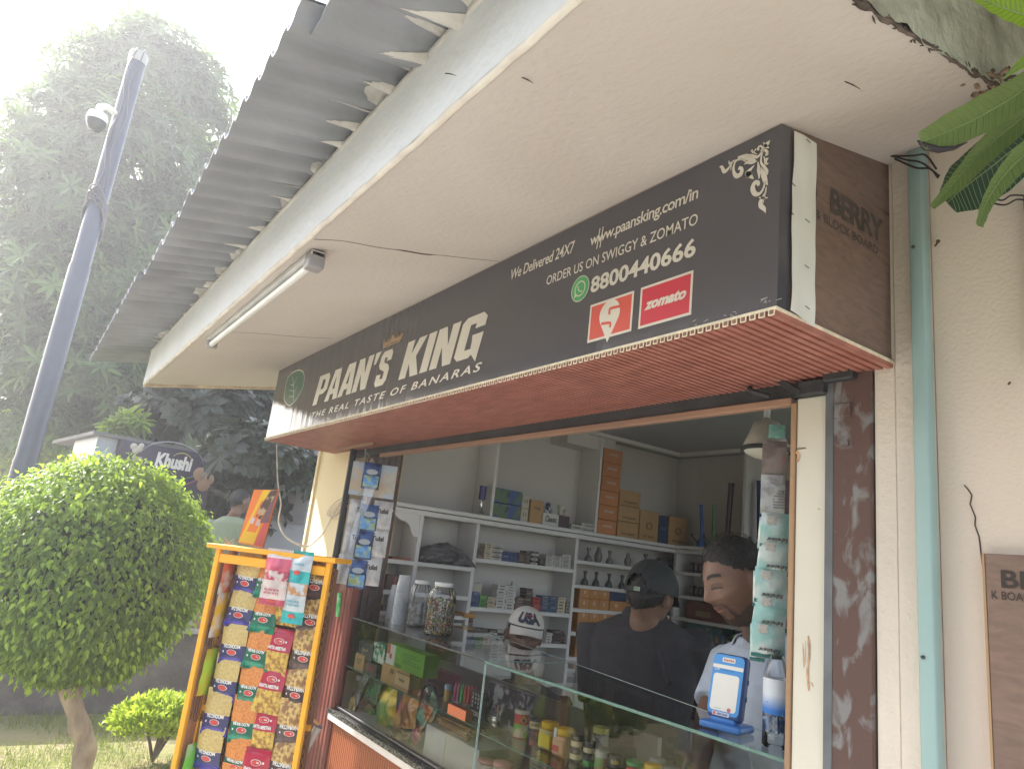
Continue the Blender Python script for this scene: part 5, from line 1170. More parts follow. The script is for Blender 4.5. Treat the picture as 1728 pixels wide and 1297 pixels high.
ylid = flat('yellow_lid', (.66, .42, .02), .35); ylab = flat('yellow_label', (.68, .52, .02), .4)
for i, (p, lab, col, r_) in enumerate((((925, 1263), 'square yellow-lidded jar with a plain yellow label', ylab, .028), ((950, 1275), 'yellow-lidded jar with peach and red label and a tag', flat('peach_label', (.58, .36, .20), .4), .029))):
    c = m2(*p); H = .082; t = thing('spice_jar', lab, 'jar', tuple(c), 'yellow-lidded jars')
    u_ = Vector((1, .25, 0)).normalized() if i == 0 else Vector((1, .1, 0)).normalized(); w__ = Vector((-u_.y, u_.x, 0)); z_ = Vector((0, 0, 1))
    m = MB(); m.obox(Vector(c) + z_ * H * .38, u_, w__, z_, (r_ * 1.9, r_ * 1.9, H * .75), r=.008, seg=3); m.build('jar_body', mat('jar_amber_%d' % i, ((.5, .38, .12) if i == 0 else (.5, .3, .16)), .2, var=.2, vs=20), t)
    m = MB(); m.obox(Vector(c) + z_ * H * .34 - w__ * r_ * .06, u_, w__, z_, (r_ * 1.75, r_ * 1.9, H * .5), r=.003); m.build('label', col, t)
    if i: m = MB(); m.obox(Vector(c) + z_ * H * .28 - w__ * r_ * .12 - u_ * r_ * .3, u_, w__, z_, (r_ * 1.0, r_ * 1.88, H * .22), r=.001); m.build('red_panel', flat('panel_red', (.55, .10, .06), .4), t)
    m = MB(); m.lathe([(r_ * .95, H * .76), (r_ * 1.02, H * .78), (r_ * 1.02, H * .96), (r_ * .95, H), (.001, H)], tuple(c), 32, rib=.01, nrib=16); m.build('lid', ylid, t)
    if i: m = MB(); q = Vector(c) + Vector((-.012, -r_ * 1.06, H * .66)); m.box(tuple(q + Vector((-.005, 0, 0))), tuple(q + Vector((.006, .002, .027)))); m.build('price_tag', flat('tag_white', (.6, .66, .7), .4), t)
def jar_small(p, r_, H, parts, lab, name='small_jar', cat='jar', grp=None, dy=0, dz=0):
    c = m2(*p); c.y += dy; c.z += dz; return cyl_item(name, lab, cat, c, r_, H, parts, grp), c
blackb = flat('black_jar', (.03, .028, .028), .25); lidm = lambda mt: ('lid', [(1.02, .74), (1.04, .78), (1.04, .97), (.98, 1), (.02, 1)], mt)
cream_l = flat('cream_label', (.60, .50, .30), .4)
for k, (dz, lab) in enumerate(((0, 'black jar with cream wrap label, lower of the stacked pair'), (.036, 'black jar with cream wrap label, upper of the stacked pair'))):
    t, c = jar_small((971, 1283), .018, .035, [('body', [(1, 0), (1, .74)], blackb), ('label', [(1.02, .2), (1.02, .62)], cream_l), lidm(blackb)], lab, grp='black jars with cream labels', dz=dz)
for k, (dz, lab) in enumerate(((0, 'black jar with a green label under the cross-taped jar'), (.036, 'black jar crossed by cream tape beside the yellow-rimmed tub'))):
    t, c = jar_small((992, 1292), .018, .035, [('body', [(1, 0), (1, .74)], blackb), ('label', [(1.02, .1), (1.02, .5)], flat('green_label', (.08, .30, .06), .4) if k == 0 else cream_l), lidm(blackb)], lab, dz=dz)
t, c = jar_small((1001, 1262), .027, .066, [('body', [(1, 0), (1, .7)], mat('silver_print_tub', (.34, .34, .33), .35, col2=(.08, .08, .08), vs=45, p0=.48, p1=.55)), ('lid', [(1.03, .72), (1.05, .76), (1.05, .97), (.98, 1), (.85, .95), (.02, .95)], flat('yellow_rim', (.50, .45, .12), .35))], 'silver printed tub with a yellow-green rim', dy=.03)
t, c = jar_small((1013, 1306), .019, .064, [('body', [(1, 0), (1, .72)], mat('green_orange_jar', (.20, .36, .10), .35, col2=(.42, .22, .14), vs=25, p0=.45, p1=.55)), lidm(flat('ribbed_grey_lid', (.42, .42, .36), .4))], 'small jar with a ribbed grey lid and green label')
for k, (dz, mt, tx, lab) in enumerate(((0, flat('gold_tin', (.42, .34, .10), .3), '120', 'round gold and black tin under the dark one'), (.032, flat('black_tin', (.03, .028, .04), .3), 'BABA', 'round black tin with yellow letters on the gold tin'))):
    t, c = jar_small((1036, 1312), .023, .030, [('body', [(1, 0), (1, .82)], mt), ('lid', [(1.02, .82), (1.02, .98), (.02, 1)], blackb)], lab, 'round_tin', 'tin', dz=dz)
    fa = facing(c); wraptext(t, tx, c, .0234, c.z + .009, c.z + .020, fa - .5, fa + .5, flat('tin_yellow_print', (.6, .5, .1), .4) if k else darkp, bold=.04)
t, c = jar_small((1070, 1325), .025, .064, [('body', [(1, 0), (1, .8)], mat('red_green_tub', (.50, .08, .05), .35, col2=(.45, .45, .38), vs=18, p0=.5, p1=.55)), ('lid', [(1.03, .82), (1.05, .85), (1.05, .97), (.99, 1), (.85, .96), (.02, .96)], flat('green_rim', (.06, .26, .08), .35))], 'red tub with a green rim lid at the bottom edge')
t, c = jar_small((1100, 1335), .025, .070, [('body', [(1, 0), (1, .75)], flat('pale_jar', (.5, .42, .26), .3)), ('lid', [(1.03, .72), (1.04, .75), (1.04, .97), (.97, 1), (.02, 1)], ylid)], 'jar with a smooth bright yellow lid at the bottom edge')
t, c = jar_small((1131, 1340), .025, .068, [('body', [(1, 0), (1, .8)], flat('brown_jar', (.26, .13, .07), .25)), ('lid', [(1.03, .82), (1.04, .85), (1.04, .97), (.95, 1), (.02, .98)], flat('grey_glass_lid', (.36, .36, .36), .15))], 'brown jar with a clear grey lid, right of the yellow-lidded one')
t, c = jar_small((1088, 1318), .024, .060, [('body', [(1, 0), (1, .8)], flat('tan_glass_jar', (.3, .24, .16), .25)), ('lid', [(1.03, .82), (1.04, .97), (.95, 1), (.02, .98)], flat('clear_lid', (.42, .42, .38), .15))], 'short glass jar half hidden behind the yellow-lidded one', dy=.05)
# pink cups below
for i, (px, py) in enumerate(((822, 1300), (848, 1308))):
    c = on(px, py, z=GT + .01); c = on(px, py, y=Y0 + .06); c.z = GT + .008
    t = cyl_item('pink_cup', ('pink lidded cup, left of the pair on the case floor', 'pink lidded cup, right of the pair on the case floor')[i], 'cup', c, .033, on(px, 1275 + i * 5, y=c.y).z - c.z, [('cup', [(.8, 0), (.95, .8)], flat('cup_pink', (.55, .16, .15), .4)), ('band', [(.955, .62), (.965, .8)], flat('cup_band', (.6, .55, .5), .4)), ('lid', [(1.1, .84), (1.12, .9), (1.0, .96), (.02, 1)], flat('lid_pink', (.58, .27, .25), .25))], 'pink cups')
# leaflet strip and blocks seen low in the right case
m = MB(); a = on(905, 1297, y=Y0 + .2); m.bbox((a.x - .04, Y0 + .2, GT + .01), (a.x + .05, Y0 + .22, a.z + .03), .002); o = tag(m.build('printed_card', flat('card_white', (.5, .5, .46), .5)), 'white printed card standing low in the right case', 'card')
m = MB()
for i in range(12): m.box((a.x - .025, Y0 + .1992, GT + .03 + i * .012), (a.x + .02, Y0 + .1996, GT + .036 + i * .012))
m.build('print', greyp, o)
# dark sleeve with silver prints behind the bowl
m = MB(); a, b_ = on(822, 1170, y=Y0 + .12), on(888, 1210, y=Y0 + .12); m.bbox((a.x, Y0 + .12, ZM2), (b_.x, Y0 + .15, on(830, 1150, y=Y0 + .12).z), .003); o = tag(m.build('plastic_sleeve', mat('dark_sleeve', (.05, .045, .05), .2, col2=(.35, .34, .36), vs=28, p0=.52, p1=.6)), 'dark plastic sleeve of boxes behind the steel bowl', 'sleeve')

# ------------------------------------------------------------------ payment speaker on the counter
c = on(1222, 1232, z=ZCT); c.z = ZCT + .001
sb = thing('payment_speaker', 'blue payment speaker with a white panel, tilted back on its foot', 'speaker', tuple(c))
blue = flat('speaker_blue', (.045, .17, .46), .35); dblue = mat('speaker_dark_blue', (.035, .07, .21), .4, var=.08)
pb_ = dep(1222, 1170, 1.0)
FL = on(1181, 1199, y=c.y + .0); TL_ = on(1207, 1109, y=c.y + .03); TR_ = on(1258, 1118, y=c.y + .02)
H_ = (TL_ - FL).length; ux = Vector((.97, .22, 0)).normalized(); tilt = .22; uy = Vector((-ux.y, ux.x, 0)); uzt = (Vector((0, 0, 1)) * math.cos(tilt) + uy * math.sin(tilt)).normalized(); un = ux.cross(uzt)   # un faces the customer
W_, D_ = .090, .035; Hh = .155
ctr = Vector(c) + Vector((0, 0, .022)) + uzt * Hh / 2 + uy * .0
m = MB(); m.obox(ctr, ux, -un, uzt, (W_, D_, Hh), r=.0135, seg=4); m.build('shell', dblue, sb)
def face_pt(x, z, off=.0): return ctr + un * (D_ / 2 + off) + ux * x + uzt * z
def rrect(w_, h_, r_, n=6, cx_=0, cz_=0):
    P_ = []
    for sx, sz, a0 in ((1, 1, 0), (-1, 1, 90), (-1, -1, 180), (1, -1, 270)):
        for k in range(n + 1): a = R(a0 + 90 * k / n); P_.append((cx_ + sx * (w_ / 2 - r_) + r_ * math.cos(a), cz_ + sz * (h_ / 2 - r_) + r_ * math.sin(a)))
    return P_
def plate(name, w_, h_, r_, cx_, cz_, off, mt):
    P_ = rrect(w_, h_, r_, 6, cx_, cz_); m = MB(); m.add([face_pt(x, z, off) for x, z in P_], [list(range(len(P_)))]); return m.build(name, mt, sb)
plate('front_label', .082, .140, .012, 0, .003, .0004, flat('label_blue', (.06, .27, .62), .3)); plate('white_panel', .068, .086, .008, -.001, -.016, .0009, flat('panel_paper', (.72, .70, .64), .4))
plate('white_stripe', .080, .009, .001, 0, .044, .0009, MATS['panel_paper']); plate('logo_patch', .034, .011, .003, 0, .061, .0009, MATS['panel_paper']); plate('bank_patch', .044, .009, .001, -.004, -.066, .0009, flat('bank_white', (.6, .6, .62), .4))
def ftext(s, x, z, w_, h_, mt, name, off=.0016, **k):
    m = MB(); add_text(m, s, face_pt(x, z, off), ux, uzt, w_, h_, 0, lift=0, **k); m.build(name, mt, sb)
ftext('SmartHub', -.014, .058, .028, .0065, flat('logo_red', (.55, .12, .1), .4), 'logo', bold=.03, shear=.2)
ftext('UPI', -.034, .0335, .013, .0055, MATS['panel_paper'], 'print', bold=.02, shear=.3); ftext('scan and pay', -.016, .034, .034, .005, flat('deep_blue_print', (.02, .08, .26), .4), 'print')
ftext('HDFC BANK', -.013, -.0685, .028, .005, flat('bank_blue', (.02, .05, .3), .4), 'bank_name', bold=.04)
m = MB(); m.add([face_pt(x, z, .0014) for x, z in rrect(.007, .007, .0005, 2, -.0205, -.066)], [list(range(12))]); m.build('bank_mark', MATS['logo_red'], sb)
ftext('powered by', -.022, -.0555, .018, .003, greyp, 'print')
m = MB(); m.add([face_pt(.016 + .005 * math.cos(k * PI / 8), -.054 + .005 * math.sin(k * PI / 8), .0014) for k in range(16)], [list(range(16))]); m.build('red_dot', MATS['logo_red'], sb)
m = MB(); b0 = Vector(c); m.obox(b0 + Vector((0, 0, .009)) + uy * .012, ux, uy, Vector((0, 0, 1)), (.108, .085, .017), r=.006, seg=3); m.obox(b0 + Vector((0, 0, .022)) + uy * .002, ux, uy, Vector((0, 0, 1)), (.066, .034, .016), r=.006, seg=3); m.build('foot', blue, sb)
m = MB()
for z in (.02, -.02): m.obox(ctr + ux * (W_ / 2 + .001) + uzt * z - un * .004, ux, -un, uzt, (.003, .006, .012), r=.001)
m.build('side_button', dblue, sb)

# ------------------------------------------------------------------ sachet bottle beside the post
c = on(1309, 1262, z=ZCT); c = Vector((on(1309, 1262, y=1.545).x, 1.545, ZCT + .001))
bt = thing('sachet_bottle', 'clear bottle wrapped in a blue label and full of sachets, by the post', 'bottle', tuple(c)); zt_ = on(1309, 1104, y=c.y).z; H = zt_ - c.z; rb = .030
m = MB(); m.lathe([(rb * .9, 0), (rb, .02 * H), (rb, .70 * H), (rb * .97, .80 * H), (rb * .7, .93 * H), (rb * .45, 1.0 * H)], tuple(c), 48, rib=.03, nrib=7); m.build('bottle_body', pet, bt)
m = MB(); m.lathe([(rb * 1.035, .36 * H), (rb * 1.035, .74 * H)], tuple(c), 40)
def gradlabel():
    mm = bpy.data.materials.new('blue_white_label'); mm.use_nodes = True; n = mm.node_tree.nodes; L = mm.node_tree.links; b = n['Principled BSDF']; b.inputs['Roughness'].default_value = .35
    t_ = n.new('ShaderNodeTexCoord'); s_ = n.new('ShaderNodeSeparateXYZ'); L.new(t_.outputs['Generated'], s_.inputs[0]); r_ = n.new('ShaderNodeValToRGB'); L.new(s_.outputs['Z'], r_.inputs[0]); L.new(r_.outputs[0], b.inputs['Base Color'])
    e = r_.color_ramp.elements; e[0].color = (.03, .16, .5, 1); e[0].position = .12; e[1].color = (.56, .6, .66, 1); e[1].position = .55; return mm
m.build('label', gradlabel(), bt)
sac = foil('blue_white_sachet', (.10, .24, .55), (.55, .6, .65), 60)
for i in range(16):
    a = i * 1.1; q = Vector(c) + Vector((rb * .6 * math.cos(a), rb * .6 * math.sin(a), .02 * H + .045 + (i // 6) * .035)); m = MB()
    w1, h1 = .022, .034; rt_ = Matrix.Rotation(a, 3, 'Z') @ Matrix.Rotation(.3 * math.sin(i * 2.1), 3, 'Y')
    m.grid(lambda u, v: q + rt_ @ Vector(((u - .5) * w1, .004 * math.sin(u * 7 + i), (v - .5) * h1)), 5, 5); tag(m.build('sachet', sac), 'blue and white sachet packed inside the labelled bottle', 'sachet', 'sachets inside the bottle')
# ================================================================== hanging sachet strips
def frame_at(p):
    """right / up / towards-viewer axes for something facing the viewer at p"""
    v = Vector((p[0] - EYE[0], p[1] - EYE[1], 0)).normalized(); return Vector((v.y, -v.x, 0)), Vector((0, 0, 1)), -v
def card(mb, c, u, z, n, w_, h, puff=.004, seed=0, mi=0, sk=0):
    """slightly cushioned sachet"""
    N = 6
    def f(a, b):
        x, y = a - .5, b - .5; q = puff * (1 - (2 * x) ** 2) * (1 - (2 * y) ** 4) + .0045 * mnoise.noise(Vector((a * 4 + seed, b * 5, seed)))
        return c + u * (x * w_ + sk * y) + z * (y * h) + n * q
    mb.grid(f, N, N + 2, mi)
silv = foil('silver_sachet', (.50, .50, .49), (.38, .37, .38), 25, .28); bluep = foil('blue_sachet', (.05, .11, .30), (.02, .03, .07), 20, .3); skyp = foil('pale_blue_card', (.32, .38, .44), (.42, .33, .22), 8, .4)
clearp = glassmat('clear_film', (.93, .94, .96), .12, 1.45, 2.6)
pc = on(620, 885, y=1.33); u, z, n = frame_at(pc)
def SP(px, py, off=0):
    r = Vector(ray(px, py)); q = Vector(EYE); t = (pc - q).dot(n) / r.dot(n); return q + r * t + n * off
st = thing('sachet_strip', 'hanging strip of silver and blue sachets at the left post', 'sachet strip', tuple(SP(600, 985)))
m = MB(); card(m, SP(630, 810), u, z, n, (SP(667, 800) - SP(592, 790)).length, .15, .002, 1); m.build('top_card', skyp, st)
m = MB()
for a, b in (((622, 787), (628, 774)), ((628, 774), (640, 793)), ((618, 790), (627, 776))): m.tube([SP(*a, .003), SP(*b, .0)], .0012, 4)
m.tube([SP(627, 775), SP(616, 757, -.05)], .0012, 4); m.build('string', flat('pink_string', (.5, .35, .3), .6), st)
m = MB(); m.tube([SP(618, 755, -.004), SP(610, 850, -.006), SP(586, 985, -.006)], .004, 6); m.build('rod', flat('dull_rod', (.13, .13, .14), .4, metal=.5), st)
tiers = [(633, 795, .6), (628, 866, 0), (620, 912, 0), (609, 960, 0)]
for i, (px, py, _) in enumerate(tiers):
    for j, (dx, mt, w_, h, off) in enumerate(((17, silv, .085, .125, .004), (-6, bluep, .080, .12, .012), (-27, silv, .07, .125, .002))):
        if i == 0 and j != 1: continue
        cc = SP(px + dx, py + (3 if j == 0 else (8 if j == 1 else 0)), off); m = MB(); card(m, cc, u, z, n, w_, h, .012, i * 3 + j); o = m.build('sachet', mt, st)
        m = MB()
        if j == 1:
            q = [cc + n * .0165 + u * .026 * math.cos(k * PI / 10) + z * (.016 + .012 * math.sin(k * PI / 10)) for k in range(20)]; m.add(q, [list(range(20))]); g = flat('oval_badge', (.32, .36, .38), .4)
            m2_ = MB(); card(m2_, cc + n * .014 - z * .026, u, z, n, .066, .05, .004, 9); m2_.build('bright_patch', foil('sky_patch', (.10, .26, .50), (.28, .36, .16), 30), o)
        else:
            add_text(m, 'Tulsi' if j == 0 else 'Tu', cc + n * .016 + z * .006 - u * (.030 if j == 0 else .0), u, z, .055 if j == 0 else .022, .022, bold=.05); g = darkp
        m.build('print', g, o)
m = MB(); card(m, SP(600, 900, .02), u, z, n, .05, .50, .004, 30, sk=.07); m.build('clear_wrap', clearp, st)
# clear plastic bag edges at the right of the strip
# right-hand teal strip
pc2 = on(1300, 900, y=1.56); u, z, n = frame_at(pc2)
def SP(px, py, off=0):
    r = Vector(ray(px, py)); q = Vector(EYE); t = (pc2 - q).dot(n) / r.dot(n); return q + r * t + n * off
st2 = thing('sachet_strip', 'long hanging strip of teal sachets beside the raw board edge', 'sachet strip', tuple(SP(1300, 1110)))
tealf = foil('teal_sachet', (.28, .48, .46), (.50, .56, .55), 14, .32); teald = flat('teal_seam', (.03, .17, .15), .4); brownf = foil('brown_film', (.30, .25, .23), (.20, .16, .15), 16, .35)
m = MB(); card(m, SP(1311, 728), u, z, n, .040, .035, .001); m.build('teal_tab', flat('tab_teal', (.20, .42, .38), .4), st2)
for i, (px, py, w_, h, mt) in enumerate(((1307, 778, .060, .105, brownf), (1316, 838, .045, .085, flat('dark_card', (.14, .11, .11), .4)), (1304, 835, .058, .10, foil('grey_clear', (.45, .46, .46), (.3, .3, .3), 20)))):
    m = MB(); card(m, SP(px, py, .004 * i), u, z, n, w_, h, .003, i * 5); o = m.build('wrapper', mt, st2)
    if i == 1:
        m = MB(); 
        for k in range(7): q = SP(px, py, .011) + z * (.012 - k * .007); m.add([q - u * .016, q + u * .012, q + u * .012 + z * .003, q - u * .016 + z * .003], [(0, 1, 2, 3)])
        m.build('print', greyp, o)
    if i == 0: m = MB(); add_text(m, '7', SP(px + 12, py + 10, .01), u, z, .008, .022); m.build('print', flat('pink_digit', (.5, .15, .25), .4), o)
ty = [(1306, 893), (1303, 938), (1299, 985), (1296, 1030), (1292, 1075)]
for i, (px, py) in enumerate(ty):
    for s in (0, 1):
        cc = SP(px - (14 if s else -4) + 2 * math.sin(i * 2.3), py + (6 if s else 0), .010 - .009 * s + .002 * i); m = MB(); card(m, cc, u, z, n, .034 if s else .074, .078, .012, i * 2 + s, sk=.006 * math.sin(i * 2.6) + .004); o = m.build('sachet', tealf, st2)
        m = MB(); card(m, cc - z * .041 + n * .002, u, z, n, .034 if s else .076, .009, .001, i); m.build('seam', teald, o)
        if not s:
            m = MB(); q = cc + n * .0155; add_text(m, 'Refreshener', q + u * .028 - z * .022, -u, -z, .05, .010, bold=.04, shear=.3); m.build('print', darkp, o)
            m = MB(); card(m, cc + n * .015 + z * .02 - u * .012, u, z, n, .022, .02, .001); m.build('pale_stamp', flat('pale_stamp', (.48, .46, .42), .4), o)

# white cord with joined splice, hanging from the sign to the pier
wc = [SP_ for SP_ in ()]
pts = [on(467, 750, y=1.2), on(468, 800, y=1.2), on(471, 830, y=1.2), on(474, 850, y=1.21), on(470, 880, y=1.23), on(480, 903, y=1.26), on(500, 917, y=1.32), on(520, 921, y=1.38), on(545, 900, y=1.42), on(562, 868, y=1.43), on(580, 840, y=1.43)]
m = MB(); m.tube(smoothpath(pts, 6), .0042, 6); m.tube(smoothpath(pts[4:8], 6), .0055, 6); tag(m.build('power_cable', mat('aged_white_cord', (.62, .55, .46), .6, var=.2, vs=30)), 'white electric cord with a taped splice hanging off the sign corner', 'cord')
m = MB()
for k in range(4):
    q = [on(580 + 4 * k, 838 + 4 * k, y=1.43), on(563 - k, 850 + 5 * k, y=1.425), on(552 + 3 * k, 868 + 2 * k, y=1.42), on(568 + 3 * k, 870 - 4 * k, y=1.42), on(585, 846 + 3 * k, y=1.43)]; m.tube(smoothpath(q, 5), .0018, 5)
tag(m.build('wire_coil', flat('pinkish_wire', (.42, .32, .28), .5)), 'loose coil of thin wires on the yellow pier', 'wires')

# ================================================================== snack rack
ru = Vector((.755, .656, 0)).normalized(); rn = Vector((ru.y, -ru.x, 0)); rz = Vector((0, 0, 1))
RFL = Vector((-2.72, .644, 0)); RW = .435; RTZ = 1.532; RD = .075
rk = thing('snack_rack', 'orange metal mesh rack hung with rows of snack packets', 'rack', tuple(RFL + ru * RW / 2 - rn * RD / 2))
def RPt(a, d, h): return RFL + ru * a - rn * d + rz * h
orp = mat('orange_rack_paint', (.86, .41, .03), .4, var=.08); meshp = flat('orange_wire', (.55, .24, .10), .5)
for a in (0, RW):
    for d in ((0, RD) if a == 0 else (0,)):
        m = MB(); m.obox(RPt(a, d, (RTZ) / 2), ru, rn, rz, (.018, .018, RTZ), r=.002); m.build('post', orp, rk)
m = MB(); m.obox(RPt(RW / 2 - .004, RD / 2, RTZ + .008), ru, rn, rz, (RW + .07, RD + .05, .016), r=.002); m.build('top_board', orp, rk)
for h in (RTZ - .03, .25): m = MB(); m.obox(RPt(RW / 2, 0, h), ru, rn, rz, (RW - .018, .014, .03), r=.002); m.build('cross_rail', orp, rk)
m = MB(); m.obox(RPt(RW / 2, RD, 1.0), ru, rn, rz, (RW - .018, .01, .02), r=.001); m.build('cross_rail', orp, rk)
m = MB(); st_ = .016; z0, z1 = .78, RTZ - .02
k = -int((z1 - z0) / st_) - 1
while k * st_ < RW:
    for sgn in (1, -1):
        a0, a1 = k * st_, k * st_ + (z1 - z0) * .55; h0, h1 = z0, z1
        lo, hi = 0.01, RW - .01
        t0 = max(0, (lo - a0) / (a1 - a0)); t1 = min(1, (hi - a0) / (a1 - a0))
        if t1 > t0:
            A = (a0 + (a1 - a0) * t0, h0 + (h1 - h0) * t0); B = (a0 + (a1 - a0) * t1, h0 + (h1 - h0) * t1)
            if sgn < 0: A, B = (RW - A[0], A[1]), (RW - B[0], B[1])
            m.tube([RPt(A[0], RD - .003, A[1]), RPt(B[0], RD - .003, B[1])], .0008, 3, cap=False)
    k += 1
m.build('wire_mesh', meshp, rk)
m = MB()
for i in range(60):
    for sgn in (0, 1):
        h = .8 + i * .0125; a, b = (0.006, RD - .006) if sgn else (RD - .006, .006)
        m.tube([RPt(.004, a, h), RPt(.004, b, h + .035)], .0008, 3, cap=False)
m.build('side_mesh', meshp, rk)
m = MB(); m.obox(RPt(.002, RD / 2, .95), ru, rn, rz, (.002, RD - .02, 1.12)); m.build('side_sheet', mat('peach_side_sheet', (.60, .26, .14), .6, col2=(.62, .36, .22), vs=8), rk)
m = MB(); m.obox(RPt(RW / 2, RD + .004, 1.14), ru, rn, rz, (RW - .01, .002, .74)); m.build('gap_sheet', mat('brown_gap_sheet', (.20, .10, .06), .7, var=.3, vs=9), rk)  # added brown sheet that blocks bright gaps seen through the mesh
# side hooks with bright pouches seen against the side sheet
for i, (py, c1, c2, lab) in enumerate(((965, (.60, .12, .05), (.65, .62, .55), 'red and white pouch hanging inside the rack side, uppermost'), (1035, (.72, .42, .02), (.62, .60, .62), 'yellow pouch hanging inside the rack side, below the red one'), (1130, (.36, .58, .04), (.62, .50, .05), 'lime pouch hanging inside the rack side'), (1290, (.16, .58, .06), (.45, .6, .35), 'bright green pouch at the foot of the rack side'))):
    px = 392 - (py - 960) * .21; r_ = ray(px, py); q = Vector(EYE); t_ = (RFL + ru * .02 - q).dot(ru) / Vector(r_).dot(ru); cc = q + Vector(r_) * t_
    if i in (0,): cc = RPt(.03, .04, cc.z)
    cc = RPt(.03, .032, on(px, py, x=cc.x).z)
    m = MB(); card(m, cc, (rn * -1), rz, ru, .065, .15, .010, i * 4, sk=.01); tag(m.build('side_pouch', foil('pouch_%d' % i, c1, c2, 16, .3)), lab, 'pouch', 'pouches hanging inside the rack side')
m = MB()
for py in (1000, 1060, 1165, 1250):
    for j in range(4):
        a = RPt(.012, .015 + .014 * j, dep(385 - (py - 960) * .21, py, 2.75).z); m.tube([a + rz * .05, a - rz * .02, a - rz * .025 + ru * .02], .0016, 4)
m.build('side_hook', flat('hook_black', (.03, .03, .03), .4), rk)
# header board standing on top
P4 = [(401, 917), (443, 926), (470, 828), (428, 828)]
hb = thing('header_board', 'leaning orange and yellow picture board standing on the snack rack', 'board', tuple(RPt(.09, .05, RTZ + .016)))
HP = [dep(x, y, 2.72 if k < 2 else 2.80) for k, (x, y) in enumerate(P4)]; lo_ = min(HP[0].z, HP[1].z); sh_ = RTZ + .017 - lo_
for q in HP: q.z += sh_
hn = (HP[1] - HP[0]).cross(HP[3] - HP[0]).normalized()
def HPt(a, b, off=0): return (HP[0] * (1 - a) + HP[1] * a) * (1 - b) + (HP[3] * (1 - a) + HP[2] * a) * b + hn * off
def hpoly(name, L_, off, mt): m = MB(); m.add([HPt(a, b, off) for a, b in L_], [list(range(len(L_)))]); return m.build(name, mt, hb)
m = MB(); m.add([HPt(a, b, 0) for a, b in ((0, 0), (1, 0), (1, 1), (0, 1))] + [HPt(a, b, -.014) for a, b in ((0, 0), (1, 0), (1, 1), (0, 1))], [(0, 1, 2, 3), (7, 6, 5, 4), (0, 4, 5, 1), (1, 5, 6, 2), (2, 6, 7, 3), (3, 7, 4, 0)]); m.build('board', flat('board_orange', (.78, .20, .02), .35), hb)
hpoly('yellow_stripe', [(.02, .02), (.62, .02), (.68, .45), (.75, .99), (.38, .99)], .001, flat('board_yellow', (.80, .48, .01), .3)); hpoly('red_stripe', [(.62, .02), (.97, .02), (.97, .55), (.80, .45)], .0014, flat('board_red', (.62, .10, .07), .35))
hpoly('picture', [(.40, .50), (.60, .46), (.97, .80), (.97, .99), (.70, .99), (.45, .68)], .0018, mat('choc_picture', (.10, .05, .03), .35, col2=(.5, .36, .2), vs=28, p0=.5, p1=.6)); hpoly('picture_wrap', [(.62, .40), (.97, .42), (.97, .96), (.72, .60)], .0022, flat('picture_plum', (.20, .09, .09), .4))
hpoly('white_swirl', [(.22, .38), (.36, .36), (.40, .46), (.26, .50)], .0022, flat('swirl_white', (.6, .5, .55), .4)); hpoly('white_swirl', [(.46, .34), (.64, .34), (.62, .46), (.50, .46)], .0026, flat('swirl_pink', (.62, .42, .38), .4))

# snack packets: one of each kind, then copies
def nut(name, c1, c2, vs=90): return mat(name, c1, .45, col2=c2, vs=vs, bump=.004, bs=120, p0=.42, p1=.58)
kinds = {'moong': ('beige lentil packet with an indigo band', nut('moong_window', (.60, .45, .18), (.50, .36, .12), 160), (.035, .035, .12), (.06, .05, .32), 'MOONG DAL', True),
         'aloo': ('orange noodle packet with a green band', nut('aloo_window', (.68, .26, .07), (.55, .18, .03), 160), (.01, .12, .07), (.01, .22, .13), 'ALOO BHUJIA', True),
         'khatta': ('yellow mixture packet with a red band', nut('khatta_window', (.62, .42, .08), (.30, .14, .03), 60), (.42, .02, .05), (.35, .03, .06), 'KHATTA MEETHA', False),
         'nav': ('golden mixture packet with a brown band', nut('nav_window', (.62, .42, .14), (.26, .13, .05), 70), (.055, .030, .028), (.09, .055, .055), 'NAVRATTAN', True)}
PW, PH = .101, .146; PROTO = {}
lw_ = flat('label_white', (.72, .70, .66), .4); lr_ = flat('label_oval_red', (.55, .06, .05), .4)
